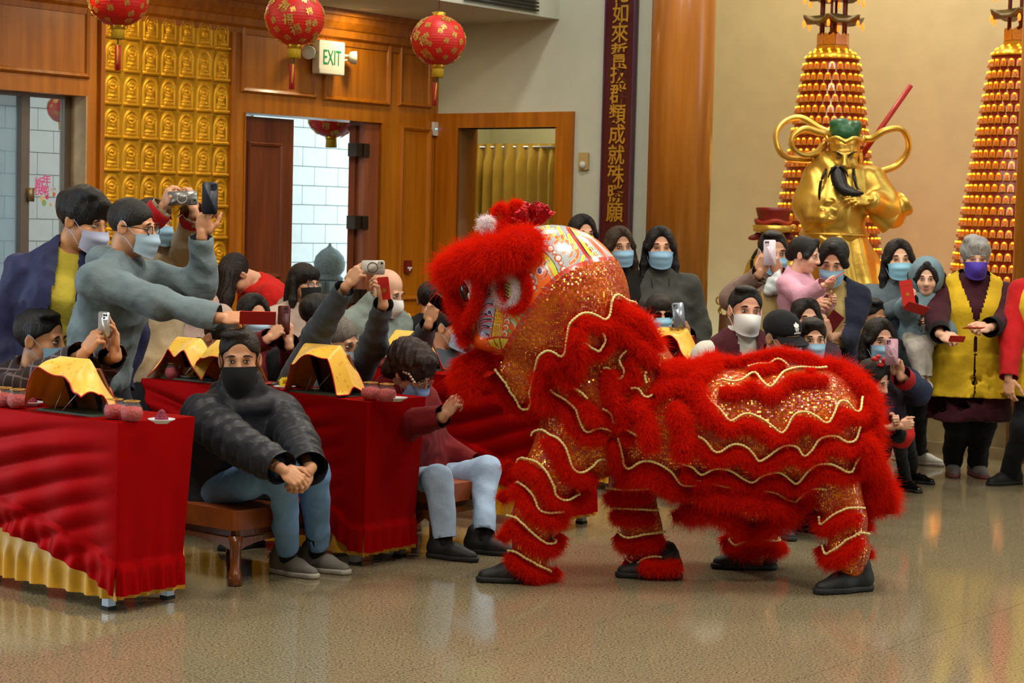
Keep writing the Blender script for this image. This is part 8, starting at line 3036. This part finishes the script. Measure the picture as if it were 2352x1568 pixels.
for y, rr in ((538, 0.265),):
    part('waist_band', tube([S(1912 + (12 if y < 450 else 4), y) + np.array([rr * math.sin(t), -rr * 0.86 * math.cos(t), 0]) for t in np.linspace(-1.6, 1.6, 20)], 0.014, 6), GS, st)
# ------------------------------------------------------------------ second statue with the red hat
S2 = empty('red_hat_statue', (P(1775, 700, 15.3)[0], P(1775, 700, 15.3)[1], PZ), 'smaller golden statue in a red official hat behind the woman in mauve', 'statue')
H2 = P(1774, 556, 15.2)
M2 = np.stack([np.array([-1.0, 0, 0]), np.array([0, -1.0, 0]), UP], 1)
part('face', (HEADV @ M2.T * 1.3 + H2, HEADF), GS, S2)
hb = P(1776, 515, 15.2)
part('hat_crown', lathe([(0.145, -0.05), (0.125, -0.03), (0.12, 0.05), (0.135, 0.10), (0.14, 0.125), (0.12, 0.13), (0.001, 0.13)], 24, hb), mat('hat_red', '#7d1f14', rough=0.4, var=0.1), S2)
part('hat_roll', tube([hb + np.array([0.13 * math.cos(t), 0.13 * math.sin(t), 0.015 + 0.012 * math.cos(4 * t)]) for t in np.linspace(0, 6.283, 30)], 0.02, 8, cap=False), mat('hat_red2', '#a0301a', rough=0.4), S2)
part('hat_band', lathe([(0.14, -0.06), (0.158, -0.05), (0.152, -0.035), (0.16, -0.01), (0.14, -0.005)], 30, hb, cap=False), GS, S2)
part('hat_scroll', tube(spline([hb + np.array([0.14 + 0.03 * math.cos(t) * (1 - t / 14), -0.06, -0.03 + 0.03 * math.sin(t) * (1 - t / 14)]) for t in np.linspace(0, 10, 16)], 30), 0.008, 6), GS, S2)
for sg, x in ((-1, 1735), (1, 1815)):
    q = P(x, 545, 15.2)
    part('hat_wing', sdf_mesh([ell(q, (0.05, 0.012, 0.022)), ell(q + np.array([-sg * 0.02, 0, 0.02]), (0.03, 0.012, 0.022)), ell(q + np.array([sg * 0.03, 0, -0.008]), (0.03, 0.01, 0.014))], 0.006, 0.01), mat('hat_red', '#7d1f14'), S2)
part('beard_strand', tube(spline([P(1742, 572, 15.0), P(1733, 585, 15.0), P(1727, 600, 15.0), P(1728, 622, 15.0)], 14), 0.014, 8), BKL, S2)
part('robe', sdf_mesh([ering(P(1775, 800, 15.3), P(1775, 620, 15.3), X3, Y3, (0.3, 0.24), (0.2, 0.16)), cone(P(1735, 620, 15.2), 0.09, P(1715, 690, 15.1), 0.1), cone(P(1812, 620, 15.2), 0.09, P(1835, 690, 15.1), 0.1), cone(P(1775, 620, 15.3), 0.08, P(1775, 590, 15.25), 0.07)], 0.014, 0.05, lambda X, Y, Z: 0.012 * np.sin(X * 40 + np.sin(Z * 9))), GS, S2)
part('base', lathe([(0.3, 0), (0.32, 0.04), (0.28, 0.08)], 20, (P(1775, 700, 15.3)[0], P(1775, 700, 15.3)[1], PZ)), GS, S2)
# censer on a small stand
vc = P(1671, 690, 14.9)
ce = empty('gold_censer', (vc[0], vc[1], PZ), 'small golden censer beside the timber column', 'vessel')
part('bowl', lathe([(0.02, -0.06), (0.045, -0.05), (0.06, 0.0), (0.05, 0.03), (0.068, 0.05), (0.06, 0.055), (0.045, 0.03), (0.001, 0.02)], 22, vc), GS, ce)
for a in (0.5, 2.6, 4.7):
    part('leg', tube(spline([vc + np.array([0.045 * math.cos(a), 0.045 * math.sin(a), -0.04]), vc + np.array([0.065 * math.cos(a), 0.065 * math.sin(a), -0.075]), vc + np.array([0.05 * math.cos(a), 0.05 * math.sin(a), -0.11])], 8), 0.013, 8), GS, ce)
for s in (-1, 1):
    part('handle', tube([vc + np.array([s * (0.06 + 0.025 * math.sin(t)), 0, 0.0 + 0.03 * math.cos(t)]) for t in np.linspace(0, math.pi, 9)], 0.008, 6), GS, ce)
part('stand', lathe([(0.09, 0), (0.07, 0.04), (0.06, vc[2] - 0.11 - PZ)], 16, (vc[0], vc[1], PZ)), mat('stand_timber', '#5a3416', rough=0.5), ce)
# ------------------------------------------------------------------ cables and box on the floor at right
CAB = mat('black_cable', '#101010', rough=0.5, var=0)
rg = np.random.default_rng(5)
a_ = [FL(x, y, 0.012) for x, y in ((2118, 1036), (2135, 1034), (2150, 1030), (2142, 1027), (2150, 1026), (2163, 1029), (2160, 1024), (2178, 1019), (2205, 1018), (2240, 1016))]
thing('power_cable', tube(spline(a_, 70), 0.009, 6), CAB, 'thin black cable with a small loop running behind the white sneaker', 'cable')
pts = [FL(2225 + 22 * math.cos(t) + 3 * t, 1022 + 9 * math.sin(t), 0.012 + 0.002 * t) for t in np.linspace(0, 28, 110)]
thing('power_cable', tube(pts, 0.008, 6), CAB, 'coiled black cables behind the legs of the woman in the yellow waistcoat', 'cable')
pts = [FL(x, y, 0.02 + h_) for x, y, h_ in ((2270, 1000, 0.1), (2282, 1012, 0.02), (2296, 1008, 0.05), (2290, 1022, 0.0), (2310, 1026, 0.0), (2338, 1022, 0.0))]
thing('power_cable', tube(spline(pts, 40), 0.008, 6), mat('yellow_cable', '#b8982a', rough=0.5, var=0), 'short yellow cable beside the legs at the right edge', 'cable')
pts = [FL(2345 + 16 * math.cos(t) + 2 * t, 1016 + 12 * math.sin(t), 0.012 + 0.002 * t) for t in np.linspace(0, 22, 80)]
thing('power_cable', tube(pts, 0.009, 6), CAB, 'dark cable bundle on the floor at the right edge', 'cable')
q = FL(2168, 985)
bx = thing('storage_box', rbox(q + UP * 0.09, 0.1, 0.08, 0.09, 0.02, np.stack([U, V, UP]), 2), mat('dark_box', '#241a14', rough=0.6), 'small dark box on the floor behind the maroon tunic', 'box', smooth=False)
part('box_lid', rbox(q + UP * 0.19, 0.105, 0.085, 0.01, 0.02, np.stack([U, V, UP]), 2), mat('dark_box_lid', '#30231a', rough=0.5), bx, smooth=False)
